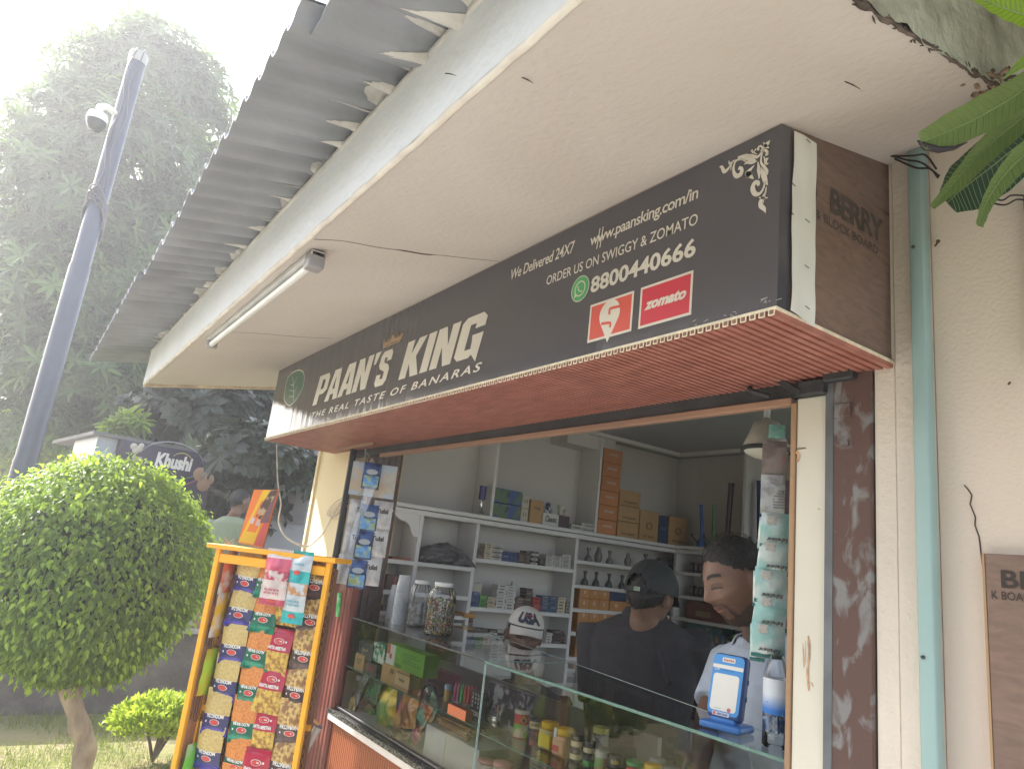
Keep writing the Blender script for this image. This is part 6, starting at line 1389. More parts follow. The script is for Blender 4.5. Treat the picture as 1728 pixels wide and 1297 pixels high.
for kk, (desc, win, cb_, cs_, tx, upd) in kinds.items():
    if kk == 'khatta': bands = [('window', 0, .50, win), ('label_band', .50, .88, flat(kk + '_band', cb_, .3)), ('seal', .88, 1, foil(kk + '_seal', cs_, cb_, 40, .2))]
    else: bands = [('seal', 0, .17, foil(kk + '_seal', cs_, tuple(c * .5 for c in cs_), 40, .2)), ('label_band', .17, .45, flat(kk + '_band', cb_, .3)), ('window', .45, 1, win)]
    t, P = pouch('snack_packet', desc, 'snack packet', (0, 0, 0), PW, PH, .030, bands, Matrix.Identity(3), 'snack packets on the rack', crinkle=.004, seed=len(kk), puff=1.0)
    zt_ = .10 if kk == 'khatta' else -.022
    def pf(x, zq, off=.0016):      # point on the bulging front of the packet
        return P(x / PW + .5, zq / PH + .5, -1) + Vector((0, -off, 0))
    def surf_text(s, x0, z0, w_, h, mt, nm, flip=False, bold=.05):
        vs, fs = textgeo(s, bold); a0 = min(q.x for q in vs); a1 = max(q.x for q in vs); b0 = min(q.y for q in vs); b1 = max(q.y for q in vs); m = MB(); o = []
        for q in vs:
            a, b = (q.x - a0) / (a1 - a0), (q.y - b0) / (b1 - b0)
            if flip: a, b = 1 - a, 1 - b
            o.append(pf(x0 + a * w_, z0 + b * h))
        m.add(o, fs); m.build(nm, mt, t)
    if kk == 'khatta': surf_text(tx, -.038, .006, .076, .011, lw_, 'lettering'); oc = (.006, .034)
    else: surf_text(tx, -.034, -.018, .068, .013, lw_, 'lettering', True); oc = (.004, -.031)
    m = MB(); N_ = 20; m.add([pf(oc[0] + .0195 * math.cos(2 * PI * i / N_), oc[1] + .0095 * math.sin(2 * PI * i / N_), .0010) for i in range(N_)], [list(range(N_))]); m.build('badge_rim', lw_, t)
    m = MB(); m.add([pf(oc[0] + .017 * math.cos(2 * PI * i / N_), oc[1] + .008 * math.sin(2 * PI * i / N_), .0022) for i in range(N_)], [list(range(N_))]); m.build('oval_badge', lr_, t)
    surf_text('HALDIRAM', oc[0] - .011, oc[1] - .002, .022, .0045, lw_, 'badge_text', kk != 'khatta')
    m = MB(); sx = .031 if kk == 'khatta' else -.032; m.add([pf(sx + a, oc[1] + b, .0012) for a, b in ((-.003, -.003), (.003, -.003), (.003, .003), (-.003, .003))], [(0, 1, 2, 3)]); m.build('corner_mark', lw_, t)
    PROTO[kk] = t
def rack_pt(px, py, d):
    q = Vector(EYE); r_ = Vector(ray(px, py)); o = RFL - rn * d; t_ = (o - q).dot(rn) / r_.dot(rn); return q + r_ * t_
cols_ = {'moong': [(418, 968), (408, 1022), (395, 1083), (381, 1142), (367, 1200), (353, 1260)],
         'aloo': [(453, 972), (449, 1030), (437, 1091), (424, 1151), (412, 1213), (401, 1274), (392, 1330)],
         'khatta': [(487, 1018), (467, 1098), (455, 1163), (443, 1231), (430, 1302)],
         'nav': [(535, 975), (527, 1033), (515, 1094), (503, 1155), (491, 1218), (480, 1282), (468, 1342)]}
cname = {'moong': 'first', 'aloo': 'second', 'khatta': 'third', 'nav': 'fourth'}; rname = ['top', 'second', 'third', 'fourth', 'fifth', 'sixth', 'lowest']
r9 = random.Random(2)
for kk, L_ in cols_.items():
    for i, (px, py) in enumerate(L_):
        c = rack_pt(px, py, .035 + .004 * (i % 2)); rot = (r9.uniform(-.14, .10), r9.uniform(-.06, .05), math.atan2(ru.y, ru.x) + r9.uniform(-.07, .07))
        lab = f'{kinds[kk][0]}, {rname[i]} packet of its column on the orange rack'
        if i == 0: o = PROTO[kk]; o.location = c; o.rotation_euler = rot; o['label'] = lab
        else: copy_thing(PROTO[kk], c, rot=rot, label=lab)
# two larger bags clipped in front
for i, (px, py, w_, h, cA, cB, cC, lab) in enumerate(((466, 973, .100, .185, (.60, .10, .16), (.62, .52, .50), (.45, .05, .09), 'tall pink and white bag clipped over the top of the rack'), (502, 990, .088, .235, (.04, .42, .42), (.50, .55, .58), (.50, .24, .10), 'tall turquoise and white bag clipped beside the pink one'))):
    c = rack_pt(px, py, -.02); A_, B_, C_ = foil('bag_a%d' % i, cA, tuple(x * .7 for x in cA), 20, .3), foil('bag_b%d' % i, cB, tuple(x * .85 for x in cB), 30, .35), foil('bag_c%d' % i, cC, cB, 45, .35)
    bands = [('seal', 0, .12, A_), ('white_panel', .12, .45, B_), ('picture_panel', .45, .6, C_), ('colour_panel', .6, .84, A_), ('top_panel', .84, 1, B_)] if i == 0 else [('seal', 0, .14, A_), ('white_panel', .14, .38, B_), ('picture_panel', .38, .54, C_), ('colour_panel', .54, .72, A_), ('upper_panel', .72, .92, B_), ('top_seal', .92, 1, A_)]
    t, P = pouch('snack_bag', lab, 'snack bag', c, w_, h, .045, bands, Matrix.Rotation(math.atan2(ru.y, ru.x) - .12 * i, 3, 'Z'), 'large bags at the top of the rack', crinkle=.006, seed=i * 7 + 2)
    Mi = Matrix.Identity(4)
    def onb(a, b, P=P): return P(a, b, -1) + rn * .003
    for (s, a0, b0, aw, bh, mt) in ((('CUP SOUP', .2, .20, .6, .035, flat('bag_pink_print', (.5, .06, .12), .4)), ('KRAFTS', .22, .26, .56, .035, MATS['bag_pink_print'])) if i == 0 else (('MASALA', .22, .24, .6, .03, flat('bag_teal_print', (.1, .35, .42), .4)), ('CRUNCH', .22, .29, .6, .03, MATS['bag_teal_print']), ('SNACK', .25, .80, .5, .03, MATS['bag_teal_print']))):
        vs, fs = textgeo(s, .04); q0 = min(q.x for q in vs); q1 = max(q.x for q in vs); y0 = min(q.y for q in vs); y1 = max(q.y for q in vs); m = MB(); m.add([onb(a0 + aw * (1 - (q.x - q0) / (q1 - q0)), b0 + bh * (1 - (q.y - y0) / (y1 - y0))) for q in vs], fs); m.build('lettering', mt, t)
    for bb in ((.07,) if i == 0 else (.10, .70)):
        m = MB(); m.add([onb(.5 + .16 * math.cos(k * PI / 9), bb + .03 * math.sin(k * PI / 9)) for k in range(18)], [list(range(18))]); m.build('oval_badge', lr_, t)
# bent grey pipe clipped to the rack's right post
m = MB(); a = dep(538, 1224, 2.4); b_ = dep(508, 1278, 2.4); m.tube([a, a.lerp(b_, .5), b_, b_ + (b_ - a) * 1.2], .014, 14, cap=False); m.tube([a + (b_ - a) * .02, b_], .011, 14, cap=False)
tag(m.build('grey_pipe', flat('grey_pipe_paint', (.36, .34, .32), .4)), 'open-ended grey pipe clipped beside the snack rack', 'pipe')
cl_ = thing('pipe_clip', 'orange bracket holding the grey pipe to the rack', 'clip', tuple(dep(520, 1226, 2.42))); m = MB(); q = [dep(505, 1222, 2.42), dep(515, 1216, 2.41), dep(528, 1214, 2.4), dep(538, 1222, 2.39)]; m.tube(smoothpath(q, 4), .005, 8); m.tube([dep(505, 1228, 2.42), dep(525, 1228, 2.41)], .008, 8); m.build('bracket', flat('clip_orange', (.6, .35, .15), .45), cl_)
m = MB(); a = on(569, 1010, y=1.3); m.tube([on(573, 1000, y=1.30), on(570, 1040, y=1.30)], .010, 8); tag(m.build('green_tag', foil('green_tag_foil', (.05, .5, .12), (.3, .6, .3), 30)), 'small bright green tag hanging by the black pole', 'tag')
# ================================================================== ground and garden
def structure(o): o['kind'] = 'structure'; return o
m = MB(); m.add([(-60, -30, -.01), (12, -30, -.01), (12, 32, -.01), (-60, 32, -.01)], [(0, 1, 2, 3)])
structure(m.build('ground', mat('dry_lawn_soil', (.16, .17, .045), .95, col2=(.26, .21, .11), vs=1.3, bump=.02, bs=25, p0=.4, p1=.62), origin=(0, 0, 0)))
m = MB(); m.box((-4.4, -2.2, -.2), (3.0, 1.44, .006)); structure(m.build('pavement', mat('concrete_paving', (.46, .44, .40), .9, var=.15, vs=2, bump=.003, bs=40), origin=(0, 0, 0)))
WX = -7.2
m = MB(); m.box((-16, 1.9, -.3), (WX - .2, 9, .28)); m.box((-16, -6, -.3), (WX - .2, 1.9, .275)); structure(m.build('terrace', mat('terrace_stone', (.34, .31, .28), .9, vs=2, bump=.004), origin=(0, 0, 0)))
pw = thing('planter_wall', 'low dark stone wall with a pale coping behind the clipped tree', 'wall', (WX, .5, 0))
m = MB(); m.box((WX - .18, -9, -.3), (WX, 3.2, .655)); m.build('stone_face', mat('dark_rough_stone', (.125, .105, .10), .9, col2=(.19, .165, .155), vs=5, bump=.012, bs=22, p0=.4, p1=.65), pw)
m = MB(); m.bbox((WX - .20, -9, .656), (WX + .03, 3.2, .705), .006); m.build('coping', mat('pale_coping', (.42, .39, .35), .85, var=.15, vs=6), pw)

# --- leaves in bulk
def leaf_shape(kind):
    """template (verts, quads) of one leaf, base at the origin, growing along +y, upper side +z"""
    if kind == 'lance': P = [(0, 0), (.11, .3), (.13, .6), (0, 1)]; v = [(0, 0, 0), (-.11, .32, .03), (0, .35, -.01), (.11, .32, .03), (-.10, .7, .0), (0, .72, -.04), (.10, .7, 0), (0, 1, -.14)]
    elif kind == 'ficus': v = [(0, 0, 0), (-.27, .30, .07), (0, .34, 0), (.27, .30, .07), (-.20, .62, .03), (0, .64, -.04), (.20, .62, .03), (0, 1.12, -.22)]
    else: v = [(0, 0, 0), (-.15, .35, .04), (0, .38, 0), (.15, .35, .04), (-.23, .72, 0), (0, .74, -.05), (.23, .72, 0), (0, 1, -.12)]
    f = [(0, 2, 1, 1), (0, 3, 2, 2), (1, 2, 5, 4), (2, 3, 6, 5), (4, 5, 7, 7), (5, 6, 7, 7)]
    return np.array(v, float), f
def leaves(name, base, dirs, ups, size, mt, parent, kind='lance', tone=None, seed=0):
    """one mesh of many leaves; base, dirs, ups are (n, 3)"""
    tv, tf = leaf_shape(kind); n = len(base); d = dirs / np.linalg.norm(dirs, axis=1)[:, None]
    s = np.cross(d, ups); s /= (np.linalg.norm(s, axis=1)[:, None] + 1e-9); u = np.cross(s, d)
    V = base[:, None, :] + size[:, None, None] * (tv[None, :, 0, None] * s[:, None, :] + tv[None, :, 1, None] * d[:, None, :] + tv[None, :, 2, None] * u[:, None, :])
    k = len(tv); tri = []
    for f in tf:
        g = [f[0], f[1], f[2]]; tri.append(g)
        if f[3] != f[2]: tri.append([f[0], f[2], f[3]])
    F = (np.array(tri)[None] + (np.arange(n) * k)[:, None, None]).reshape(-1, 3)
    if tone is None: tone = np.random.RandomState(seed).rand(n)
    return npmesh(name, V.reshape(-1, 3), F, mt, parent, tone=np.repeat(tone, k))
def rvec(rs, n):
    v = rs.randn(n, 3); return v / np.linalg.norm(v, axis=1)[:, None]
def tree_wood(parent, base, top, r, blobs, mt, rs, nb=1):
    m = MB(); base, top = Vector(base), Vector(top); mid = base.lerp(top, .5) + Vector((rs.uniform(-.1, .1), rs.uniform(-.1, .1), 0))
    m.tube(smoothpath([base, base.lerp(mid, .5), mid, top], 4), [r * (1 - .5 * i / 12) for i in range(13)], 10)
    m.build('trunk', mt, parent)
    m = MB()
    for c, rad in blobs:
        a = base.lerp(top, rs.uniform(.55, .95)); c = Vector(c); k = a.lerp(c, .5) + Vector((0, 0, -.1 * (c - a).length))
        m.tube(smoothpath([a, k, c], 5), [r * .45 * (1 - .8 * i / 10) for i in range(11)], 6)
    m.build('limbs', mt, parent)
bark = mat('grey_brown_bark', (.20, .165, .13), .9, col2=(.11, .09, .075), vs=14, bump=.006, bs=40, stretch=(1, 1, .4))

# --- clipped round fig tree
tc_ = atd(160, 955, 5.0); TR = .70
tr = thing('clipped_tree', 'round clipped fig tree with dense glossy leaves on a pale trunk', 'tree', (tc_.x, tc_.y, 0))
rs = np.random.RandomState(3); N = 24000
dv = rvec(rs, N); 
def ballr(d):
    """uneven clipped surface: flattened underside, squarish shoulders"""
    b = np.array([mnoise.noise(Vector(q) * 2.6) for q in d]); c = np.array([mnoise.noise(Vector(q) * 7) for q in d])
    return TR * (1 + .055 * b + .03 * c) * (1 + .07 * np.abs(d[:, 1]) ** 3) * np.where(d[:, 2] < -.2, 1 + .10 * (d[:, 2] + .2) + .06 * np.maximum(0, -.6 - d[:, 2]), 1) * np.where(d[:, 2] > .5, 1 - .16 * (d[:, 2] - .5), 1)
rad = ballr(dv); inner = 1 - np.abs(rs.randn(N)) * .085; shoot = rs.rand(N) > .965; inner = np.where(shoot, 1.03 + rs.rand(N) * .04, np.minimum(inner, 1.0))
pos = np.array(tc_)[None] + dv * (rad * inner)[:, None]; pos[:, :2] = np.array(tc_)[None, :2] + (pos[:, :2] - np.array(tc_)[None, :2]) * .86; pos[:, 2] = np.array(tc_)[2] + (pos[:, 2] - tc_.z) * .99
droop = dv * .55 + np.array([0, 0, -.75]) + rvec(rs, N) * .55
tone = np.clip(.16 + .68 * rs.rand(N) ** 2.4 + .30 * (dv[:, 2] > .45) * rs.rand(N) + .15 * np.maximum(0, -dv[:, 0]) + .4 * shoot, 0, 1)  # leaves on top and on the sun side lighter, sunlight put into their tone
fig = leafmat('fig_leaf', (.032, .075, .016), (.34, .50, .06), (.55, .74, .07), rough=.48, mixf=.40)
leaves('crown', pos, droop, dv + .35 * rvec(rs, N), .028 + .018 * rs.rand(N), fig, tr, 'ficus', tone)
m = MB(); m.grid(lambda u, v: tc_ + Vector((math.cos(2 * PI * u) * math.sin(PI * v), math.sin(2 * PI * u) * math.sin(PI * v), math.cos(PI * v))) * TR * .66, 24, 16); m.build('dark_inner_ball', mat('dark_inner_fill', (.012, .024, .006), .9, var=.4, vs=12), tr)  # dark ball inside the crown, shade between the leaves put into its colour
m = MB(); b0 = atd(128, 1330, 5.0); tb = tc_ + Vector((0, 0, -.50)); P_ = [Vector((b0.x, b0.y, 0)), Vector((b0.x, b0.y, .25)), b0.lerp(tb, .5) + Vector((.01, .02, 0)), tb + Vector((0, -.02, -.06)), tb + Vector((0, 0, .2))]
P_[1].z = .3; m.tube(smoothpath(P_, 6), [.062 - .018 * i / 24 + .006 * math.sin(i * 1.3) for i in range(25)], 14)
for s in (-1, 1): m.tube(smoothpath([tb + Vector((0, 0, -.10)), tb + Vector((0, s * .05, .04)), tb + Vector((0, s * .16, .2))], 4), [.045, .042, .04, .037, .034, .031, .028, .025, .02], 10)
for i in range(9): a = i * .7; m.tube([tb, tb + Vector((.2 * math.cos(a), .28 * math.sin(a), .12)), tb + Vector((.35 * math.cos(a), .45 * math.sin(a), .22))], [.02, .012, .006], 6)
m.build('trunk', mat('pale_fig_bark', (.42, .34, .25), .85, col2=(.26, .20, .15), vs=16, bump=.005, bs=30, stretch=(1, 1, .5)), tr)

# --- generic clumpy tree of leaf whorls
def whorl_tree(name, label, base, top, r, blobs, nclu, leaf_len, per, mt, kind, seed, group=None, cat='tree', up=.5, flowers=0, shell=.30):
    t = thing(name, label, cat, base, group); rs = np.random.RandomState(seed)
    vol = np.array([b[1] ** 2 for b in blobs]); idx = rs.choice(len(blobs), nclu, p=vol / vol.sum()); cen = np.array([tuple(b[0]) for b in blobs]); rd = np.array([b[1] for b in blobs])
    d = rvec(rs, nclu); d[:, 2] = np.where(d[:, 2] < -.55, -d[:, 2] * .6, d[:, 2]); rr = rd[idx] * (1 - shell * np.abs(rs.randn(nclu))) * (1 + .12 * rs.randn(nclu) * .6)
    cp_ = cen[idx] + d * np.maximum(rr, .05 * rd[idx])[:, None]
    ax = d + np.array([0, 0, up]) + .35 * rvec(rs, nclu); ax /= np.linalg.norm(ax, axis=1)[:, None]
    B = np.repeat(cp_, per, 0); A = np.repeat(ax, per, 0); ph = np.tile(np.arange(per) * 2 * PI / per, nclu) + np.repeat(rs.rand(nclu) * 6, per) + rs.randn(nclu * per) * .15
    o = np.cross(A, np.array([.3, .9, .1])); o /= np.linalg.norm(o, axis=1)[:, None]; q = np.cross(A, o); D = (o * np.cos(ph)[:, None] + q * np.sin(ph)[:, None]) * .85 + A * (.15 + .35 * rs.rand(nclu * per))[:, None] + np.array([0, 0, -.12])
    tn = np.clip(np.repeat(.05 + .75 * rs.rand(nclu) ** 2, per) + .1 * rs.randn(nclu * per), 0, 1)
    leaves('crown', B, D, A, leaf_len * (.75 + .5 * rs.rand(nclu * per)), mt, t, kind, tn)
    r_ = random.Random(seed); tree_wood(t, base, top, r, blobs, bark, r_)
    if flowers:
        m = MB()
        for i in rs.choice(nclu, flowers):
            c = Vector(cp_[i]) + Vector(ax[i]) * leaf_len * .6
            for j in range(r_.choice((2, 3, 4))):
                cc = c + Vector((r_.uniform(-.05, .05), r_.uniform(-.05, .05), r_.uniform(-.03, .03)))
                for k in range(5):
                    a = k * 2 * PI / 5; e = Vector((math.cos(a) * .3, math.sin(a), math.cos(a) * .8)) * .028; s_ = e.orthogonal().normalized() * .011; m.add([cc, cc + e * .6 + s_, cc + e, cc + e * .6 - s_], [(0, 1, 2, 3)])
        m.build('blossom', flat('white_blossom', (.75, .74, .68), .5), t)
    return t
def pb_(px, py, rpx, d): c = atd(px, py, d); return (c, rpx * d / FPX * 1.02)
alst = leafmat('tall_tree_leaf', (.032, .062, .024), (.12, .20, .05), (.24, .38, .07), rough=.38, mixf=.32)
D1 = 13.0
bl = [pb_(250, 118, 88, D1), pb_(170, 150, 75, D1), pb_(320, 150, 62, D1), pb_(340, 205, 52, D1 + .5), pb_(120, 230, 85, D1), pb_(215, 255, 100, D1 - .5), pb_(70, 300, 80, D1), pb_(330, 285, 52, D1 + .6), pb_(150, 370, 110, D1), pb_(280, 380, 85, D1), pb_(60, 420, 75, D1 + .5),
      pb_(215, 480, 110, D1), pb_(90, 520, 110, D1), pb_(300, 500, 70, D1 + .5), pb_(60, 600, 65, D1), pb_(150, 620, 110, D1), pb_(260, 610, 85, D1), pb_(60, 700, 80, D1 + 1), pb_(200, 715, 80, D1 + 1), pb_(340, 620, 70, D1 + 1.5)]
b = atd(190, 900, D1)
whorl_tree('tall_tree', 'tall dense evergreen tree with whorled leaves towering behind the pole', (b.x, b.y, 0), (b.x, b.y + .3, 7.2), .24, bl, 5200, .26, 8, alst, 'lance', 5)
# frangipani with rounded leaves and white flowers
fr_ = leafmat('frangipani_leaf', (.024, .032, .022), (.060, .078, .045), (.08, .11, .04), rough=.32, mixf=.22)
D2 = 9.4
bl = [pb_(300, 690, 55, D2), pb_(370, 700, 62, D2), pb_(440, 700, 62, D2 + .4), pb_(250, 715, 48, D2 + .4), pb_(415, 765, 55, D2 - 1.3), pb_(465, 775, 50, D2 - 1.3), pb_(500, 800, 36, D2 + .2), pb_(340, 660, 52, D2 + .6), pb_(430, 822, 36, D2 - 1.2), pb_(385, 800, 48, D2 + .5), pb_(505, 700, 45, D2 + .6), pb_(455, 850, 30, D2 + .3), pb_(375, 865, 45, 10.2), pb_(335, 835, 50, 10.2), pb_(430, 895, 50, 10.2), pb_(360, 910, 45, 10.2)]
b = atd(430, 930, D2)
whorl_tree('frangipani_tree', 'dark frangipani tree with rounded leaves and small white flowers behind the sign', (b.x, b.y, .28), (b.x, b.y - .1, 2.3), .10, bl, 1250, .175, 9, fr_, 'obov', 11, flowers=16)
yel = leafmat('sunny_leaf', (.09, .16, .02), (.30, .42, .04), (.5, .62, .06), mixf=.45)
bl = [pb_(20, 700, 50, 16), pb_(60, 740, 40, 16), pb_(0, 780, 50, 16), pb_(120, 760, 40, 17)]
b = atd(30, 900, 16); whorl_tree('sunlit_tree', 'small yellow-green sunlit tree seen past the pole at left', (b.x, b.y, 0), (b.x, b.y, 2.2), .1, bl, 500, .22, 7, yel, 'lance', 21)
bl = [pb_(222, 715, 16, 9.0), pb_(200, 730, 14, 9.0)]
b = atd(225, 900, 8.6); whorl_tree('pale_shrub', 'pale green shrub rising beside the dark kiosk sign', (b.x, b.y, .28), (b.x, b.y, 1.9), .03, bl, 30, .20, 6, yel, 'lance', 22)
# trees and hedge on the other side of the path, seen in the glass
for i, (x, y, h) in enumerate(((-2.5, -7.5, 3.8), (1.0, -8.0, 3.8), (4.5, -7.5, 3.4), (-6.0, -9.5, 3.8))):
    bl = [((x + dx, y + dy, h * k), 1.35) for dx, dy, k in ((0, 0, .85), (-1, .3, .6), (1, -.2, .62), (.2, .5, .45), (-.7, -.3, .95))]
    whorl_tree('garden_tree', ('broad tree across the path, second from the left', 'broad tree across the path behind the viewer', 'broad tree at the far end across the path', 'broad tree across the path, farthest left')[i], (x, y, 0), (x, y, h * .6), .14, bl, 900, .34, 7, alst, 'lance', 40 + i, 'trees across the path')

# --- small bright bush on the lawn
c = atd(272, 1215, 5.9); bs_ = thing('golden_bush', 'small bright green bush on the lawn beside the rack', 'bush', (c.x, c.y, 0)); rs = np.random.RandomState(9); n = 2600
dv = rvec(rs, n); dv[:, 2] = np.abs(dv[:, 2]) * 1.0 - .25; pos = np.array(tuple(c + Vector((0, 0, .0)))) + dv * (np.array([.28, .34, .22]) * (1 - .25 * np.abs(rs.randn(n)))[:, None] * (1 + .2 * np.array([mnoise.noise(Vector(q) * 3) for q in dv]))[:, None])
leaves('foliage', pos, dv + np.array([0, 0, .5]) + rvec(rs, n) * .8, dv + rvec(rs, n) * .5, .035 + .02 * rs.rand(n), leafmat('golden_leaf', (.16, .25, .02), (.42, .52, .05), (.6, .75, .08), mixf=.42), bs_, 'ficus', .2 + .8 * rs.rand(n))
m = MB(); r4 = random.Random(8)
for i in range(11):
    a = r4.uniform(0, 6.28); q = Vector((c.x, c.y, 0)); m.tube(smoothpath([q, q + Vector((.08 * math.cos(a), .1 * math.sin(a), .2)), c + Vector((.2 * math.cos(a), .26 * math.sin(a), r4.uniform(-.05, .12)))], 4), [.012] * 3 + [.009] * 3 + [.005] * 3, 6)
m.build('stems', bark, bs_)
# --- lawn
rs = np.random.RandomState(1); n = 26000; gx = -7.15 + 2.75 * rs.rand(n); gy = -2.2 + 4.0 * rs.rand(n); keep = np.array([mnoise.noise(Vector((a * 1.4, b * 1.4, 0))) for a, b in zip(gx, gy)]) + .25 > rs.rand(n) * .6; gx, gy = gx[keep], gy[keep]; n = len(gx)
gb = np.stack([gx, gy, np.zeros(n)], 1); gd = rvec(rs, n) * .5 + np.array([0, 0, 1]); tv = np.array([(-.5, 0), (.5, 0), (0, 1)])
s_ = np.cross(gd, rvec(rs, n)); s_ /= np.linalg.norm(s_, axis=1)[:, None]; h = .025 + .04 * rs.rand(n)
V_ = np.stack([gb - s_ * .003, gb + s_ * .003, gb + gd * h[:, None]], 1).reshape(-1, 3)
o = npmesh('grass', V_, np.arange(3 * n).reshape(-1, 3), leafmat('grass_blade', (.10, .16, .03), (.28, .30, .08), (.35, .42, .08), mixf=.3), tone=np.repeat(rs.rand(n), 3)); tag(o, 'patchy short grass around the clipped tree', 'grass', kind='stuff')

# --- lamp pole with dome camera
pbm, ptp = atd(20, 870, 6.2), atd(234, 90, 6.2); px_, py_ = (pbm.x + ptp.x) / 2, (pbm.y + ptp.y) / 2; hp = ptp.z
pl = thing('steel_pole', 'tall dark steel pole with a pale capped top', 'pole', (px_, py_, 0))
slate = mat('slate_pole_paint', (.075, .08, .11), .35, var=.2, vs=2)
m = MB(); m.lathe([(.078, 0), (.078, 1.9), (.073, 1.93), (.073, 3.4), (.067, 3.43), (.064, hp - .1)], (px_, py_, 0), 24); m.build('shaft', slate, pl)
m = MB(); m.lathe([(.069, hp - .1), (.071, hp - .02), (.06, hp)], (px_, py_, 0), 24); m.build('cap', flat('pole_cap', (.34, .32, .29), .5), pl)
m = MB(); c = atd(163, 335, 6.1); r4 = random.Random(5)
for i in range(7):
    q = [Vector((px_, py_, c.z + .02 * i)) + Vector((.083 * math.cos(a), .083 * math.sin(a), -.16 * (1 - math.cos(a + .6)) + r4.uniform(-.02, .02))) for a in [k * PI / 8 for k in range(17)]]; m.tube(q, .006, 5, cap=False)
for i in range(2): q = [Vector((px_ + .068, py_ - .04 + .05 * i, c.z + .1 + .16 * k)) + Vector((0, .02 * math.sin(k * 1.7 + i), 0)) for k in range(9)]; m.tube(smoothpath(q, 3), .0045, 5)
tag(m.build('cable_coil', flat('grey_cable', (.14, .13, .14), .5)), 'coil of grey cable tied round the tall pole', 'cable')
cc = atd(163, 205, 6.1); ax_, _, an_ = frame_at(cc)
dc = thing('dome_camera', 'white dome security camera on an elbow arm near the pole top', 'camera', tuple(cc)); wpl = flat('camera_white', (.62, .60, .54), .4)
m = MB(); k_ = 4.6 / FPX; m.lathe([(20 * k_ * 1.0, 0), (20 * k_, 8 * k_), (17 * k_, 17 * k_), (9 * k_, 22 * k_), (.02, 24 * k_)], tuple(cc), 24); m.build('hood', wpl, dc)
m = MB(); m.lathe([(.004, -22 * k_), (10 * k_, -20 * k_), (17 * k_, -10 * k_), (19 * k_, 0)], tuple(cc), 24); m.build('dark_dome', flat('smoked_dome', (.04, .045, .05), .15), dc)
m = MB(); t0 = cc + Vector((0, 0, 22 * k_)); t1 = t0 + Vector((0, 0, 10 * k_)); e_ = Vector((px_, py_, t1.z + .03)); m.tube(smoothpath([t0, t1, t1.lerp(e_, .3) + Vector((0, 0, .03)), e_], 5), 7 * k_, 12); m.build('elbow_arm', wpl, dc)

# --- second kiosk with its sign
D3 = 8.7; kc = atd(285, 790, D3); ku, kz, kn = frame_at(kc)
ku = (ku * .96 + kn * -.28).normalized(); kn = Vector((ku.y, -ku.x, 0))
def KP(px, py, off=0):
    q = Vector(EYE); r_ = Vector(ray(px, py)); t_ = (kc + kn * off - q).dot(kn) / r_.dot(kn); return q + r_ * t_
kk_ = thing('dark_kiosk', 'second kiosk with a dark purple sign, half hidden by the clipped tree', 'kiosk', (kc.x, kc.y, 0))
a, b_ = KP(205, 742), KP(365, 768); zt_ = (a.z + b_.z) / 2; zb_ = zt_ - 1.6; wk = (b_ - a).length
o_ = Vector((a.x, a.y, 0)); m = MB()
def kbox(mb, u0, u1, d0, d1, z0, z1, mi=0):
    mb.obox(o_ + ku * (u0 + u1) / 2 - kn * (d0 + d1) / 2 + kz * (z0 + z1) / 2, ku, kn, kz, (u1 - u0, d1 - d0, z1 - z0), mi)
kbox(m, 0, wk, 0, .1, zb_, zt_); m.build('sign_board', mat('night_purple_board', (.022, .014, .045), .35, var=.3, vs=3), kk_)
m = MB(); kbox(m, .05, wk - .05, .1, 1.6, .2, zb_ + .5); m.build('cabin', mat('cabin_dark', (.05, .045, .05), .7), kk_)
m = MB(); kbox(m, -.26, wk + .1, .05, 2.2, zt_ + .002, zt_ + .04); m.build('roof', mat('kiosk_roof', (.12, .115, .11), .7, vs=4), kk_)
m = MB(); kbox(m, -.20, -.01, .1, 1.2, zb_, zt_); m.build('side_sign', mat('blue_side_print', (.16, .22, .28), .4, col2=(.36, .36, .36), vs=4), kk_)
m = MB(); q = KP(260, 786, .002); q2 = KP(321, 768, .002); add_text(m, 'Khushi', q, ku, kz, (q2 - q).length, KP(264, 761).z - KP(262, 786).z, bold=.05, shear=.1); m.build('lettering', flat('kiosk_cream_letters', (.62, .6, .56), .4), kk_)
m = MB()
def arc(c, rx, ry, a0, a1, w_, mi):
    n_ = 24; P_ = [c + ku * rx * math.cos(a0 + (a1 - a0) * i / n_) + kz * ry * math.sin(a0 + (a1 - a0) * i / n_) for i in range(n_ + 1)]; m.tube(P_, [w_ * (.2 + math.sin(PI * i / n_)) for i in range(n_ + 1)], 4, mi)
cq = KP(290, 780, .003); arc(cq, .34, .22, .2, 2.9, .007, 0); arc(cq, .36, .25, 3.3, 6.0, .008, 1); arc(cq + kz * -.02, .30, .16, 3.5, 5.9, .010, 2); arc(cq + ku * .1, .12, .12, .3, 2.6, .008, 3); m.build('swirl', [flat('swirl_grey', (.3, .28, .32), .4), flat('swirl_magenta', (.32, .08, .14), .4), flat('swirl_green', (.05, .16, .08), .4), flat('swirl_gold', (.35, .28, .10), .4)], kk_)
m = MB()
for i, (px, py, r_) in enumerate(((226, 753, 5), (235, 757, 5), (229, 760, 5), (239, 752, 4), (338, 800, 11), (352, 808, 9), (343, 818, 10))):
    c = KP(px, py, .004); m.lathe([(r_ * D3 / FPX, 0), (r_ * D3 / FPX * .7, .01), (.002, .014)], tuple(c), 12, axis=tuple(kn), mi=0 if i < 4 else 1)
m.build('round_motif', [flat('motif_cream', (.42, .38, .32), .5), flat('motif_tan', (.30, .17, .10), .5)], kk_)
m = MB(); a, b_ = KP(221, 783, .003), KP(240, 771, .003); m.add([a, a + ku * (b_ - a).dot(ku), b_, a + kz * (b_.z - a.z)], [(0, 1, 2, 3)]); m.build('menu_patch', flat('patch_cream', (.3, .27, .2), .5), kk_)
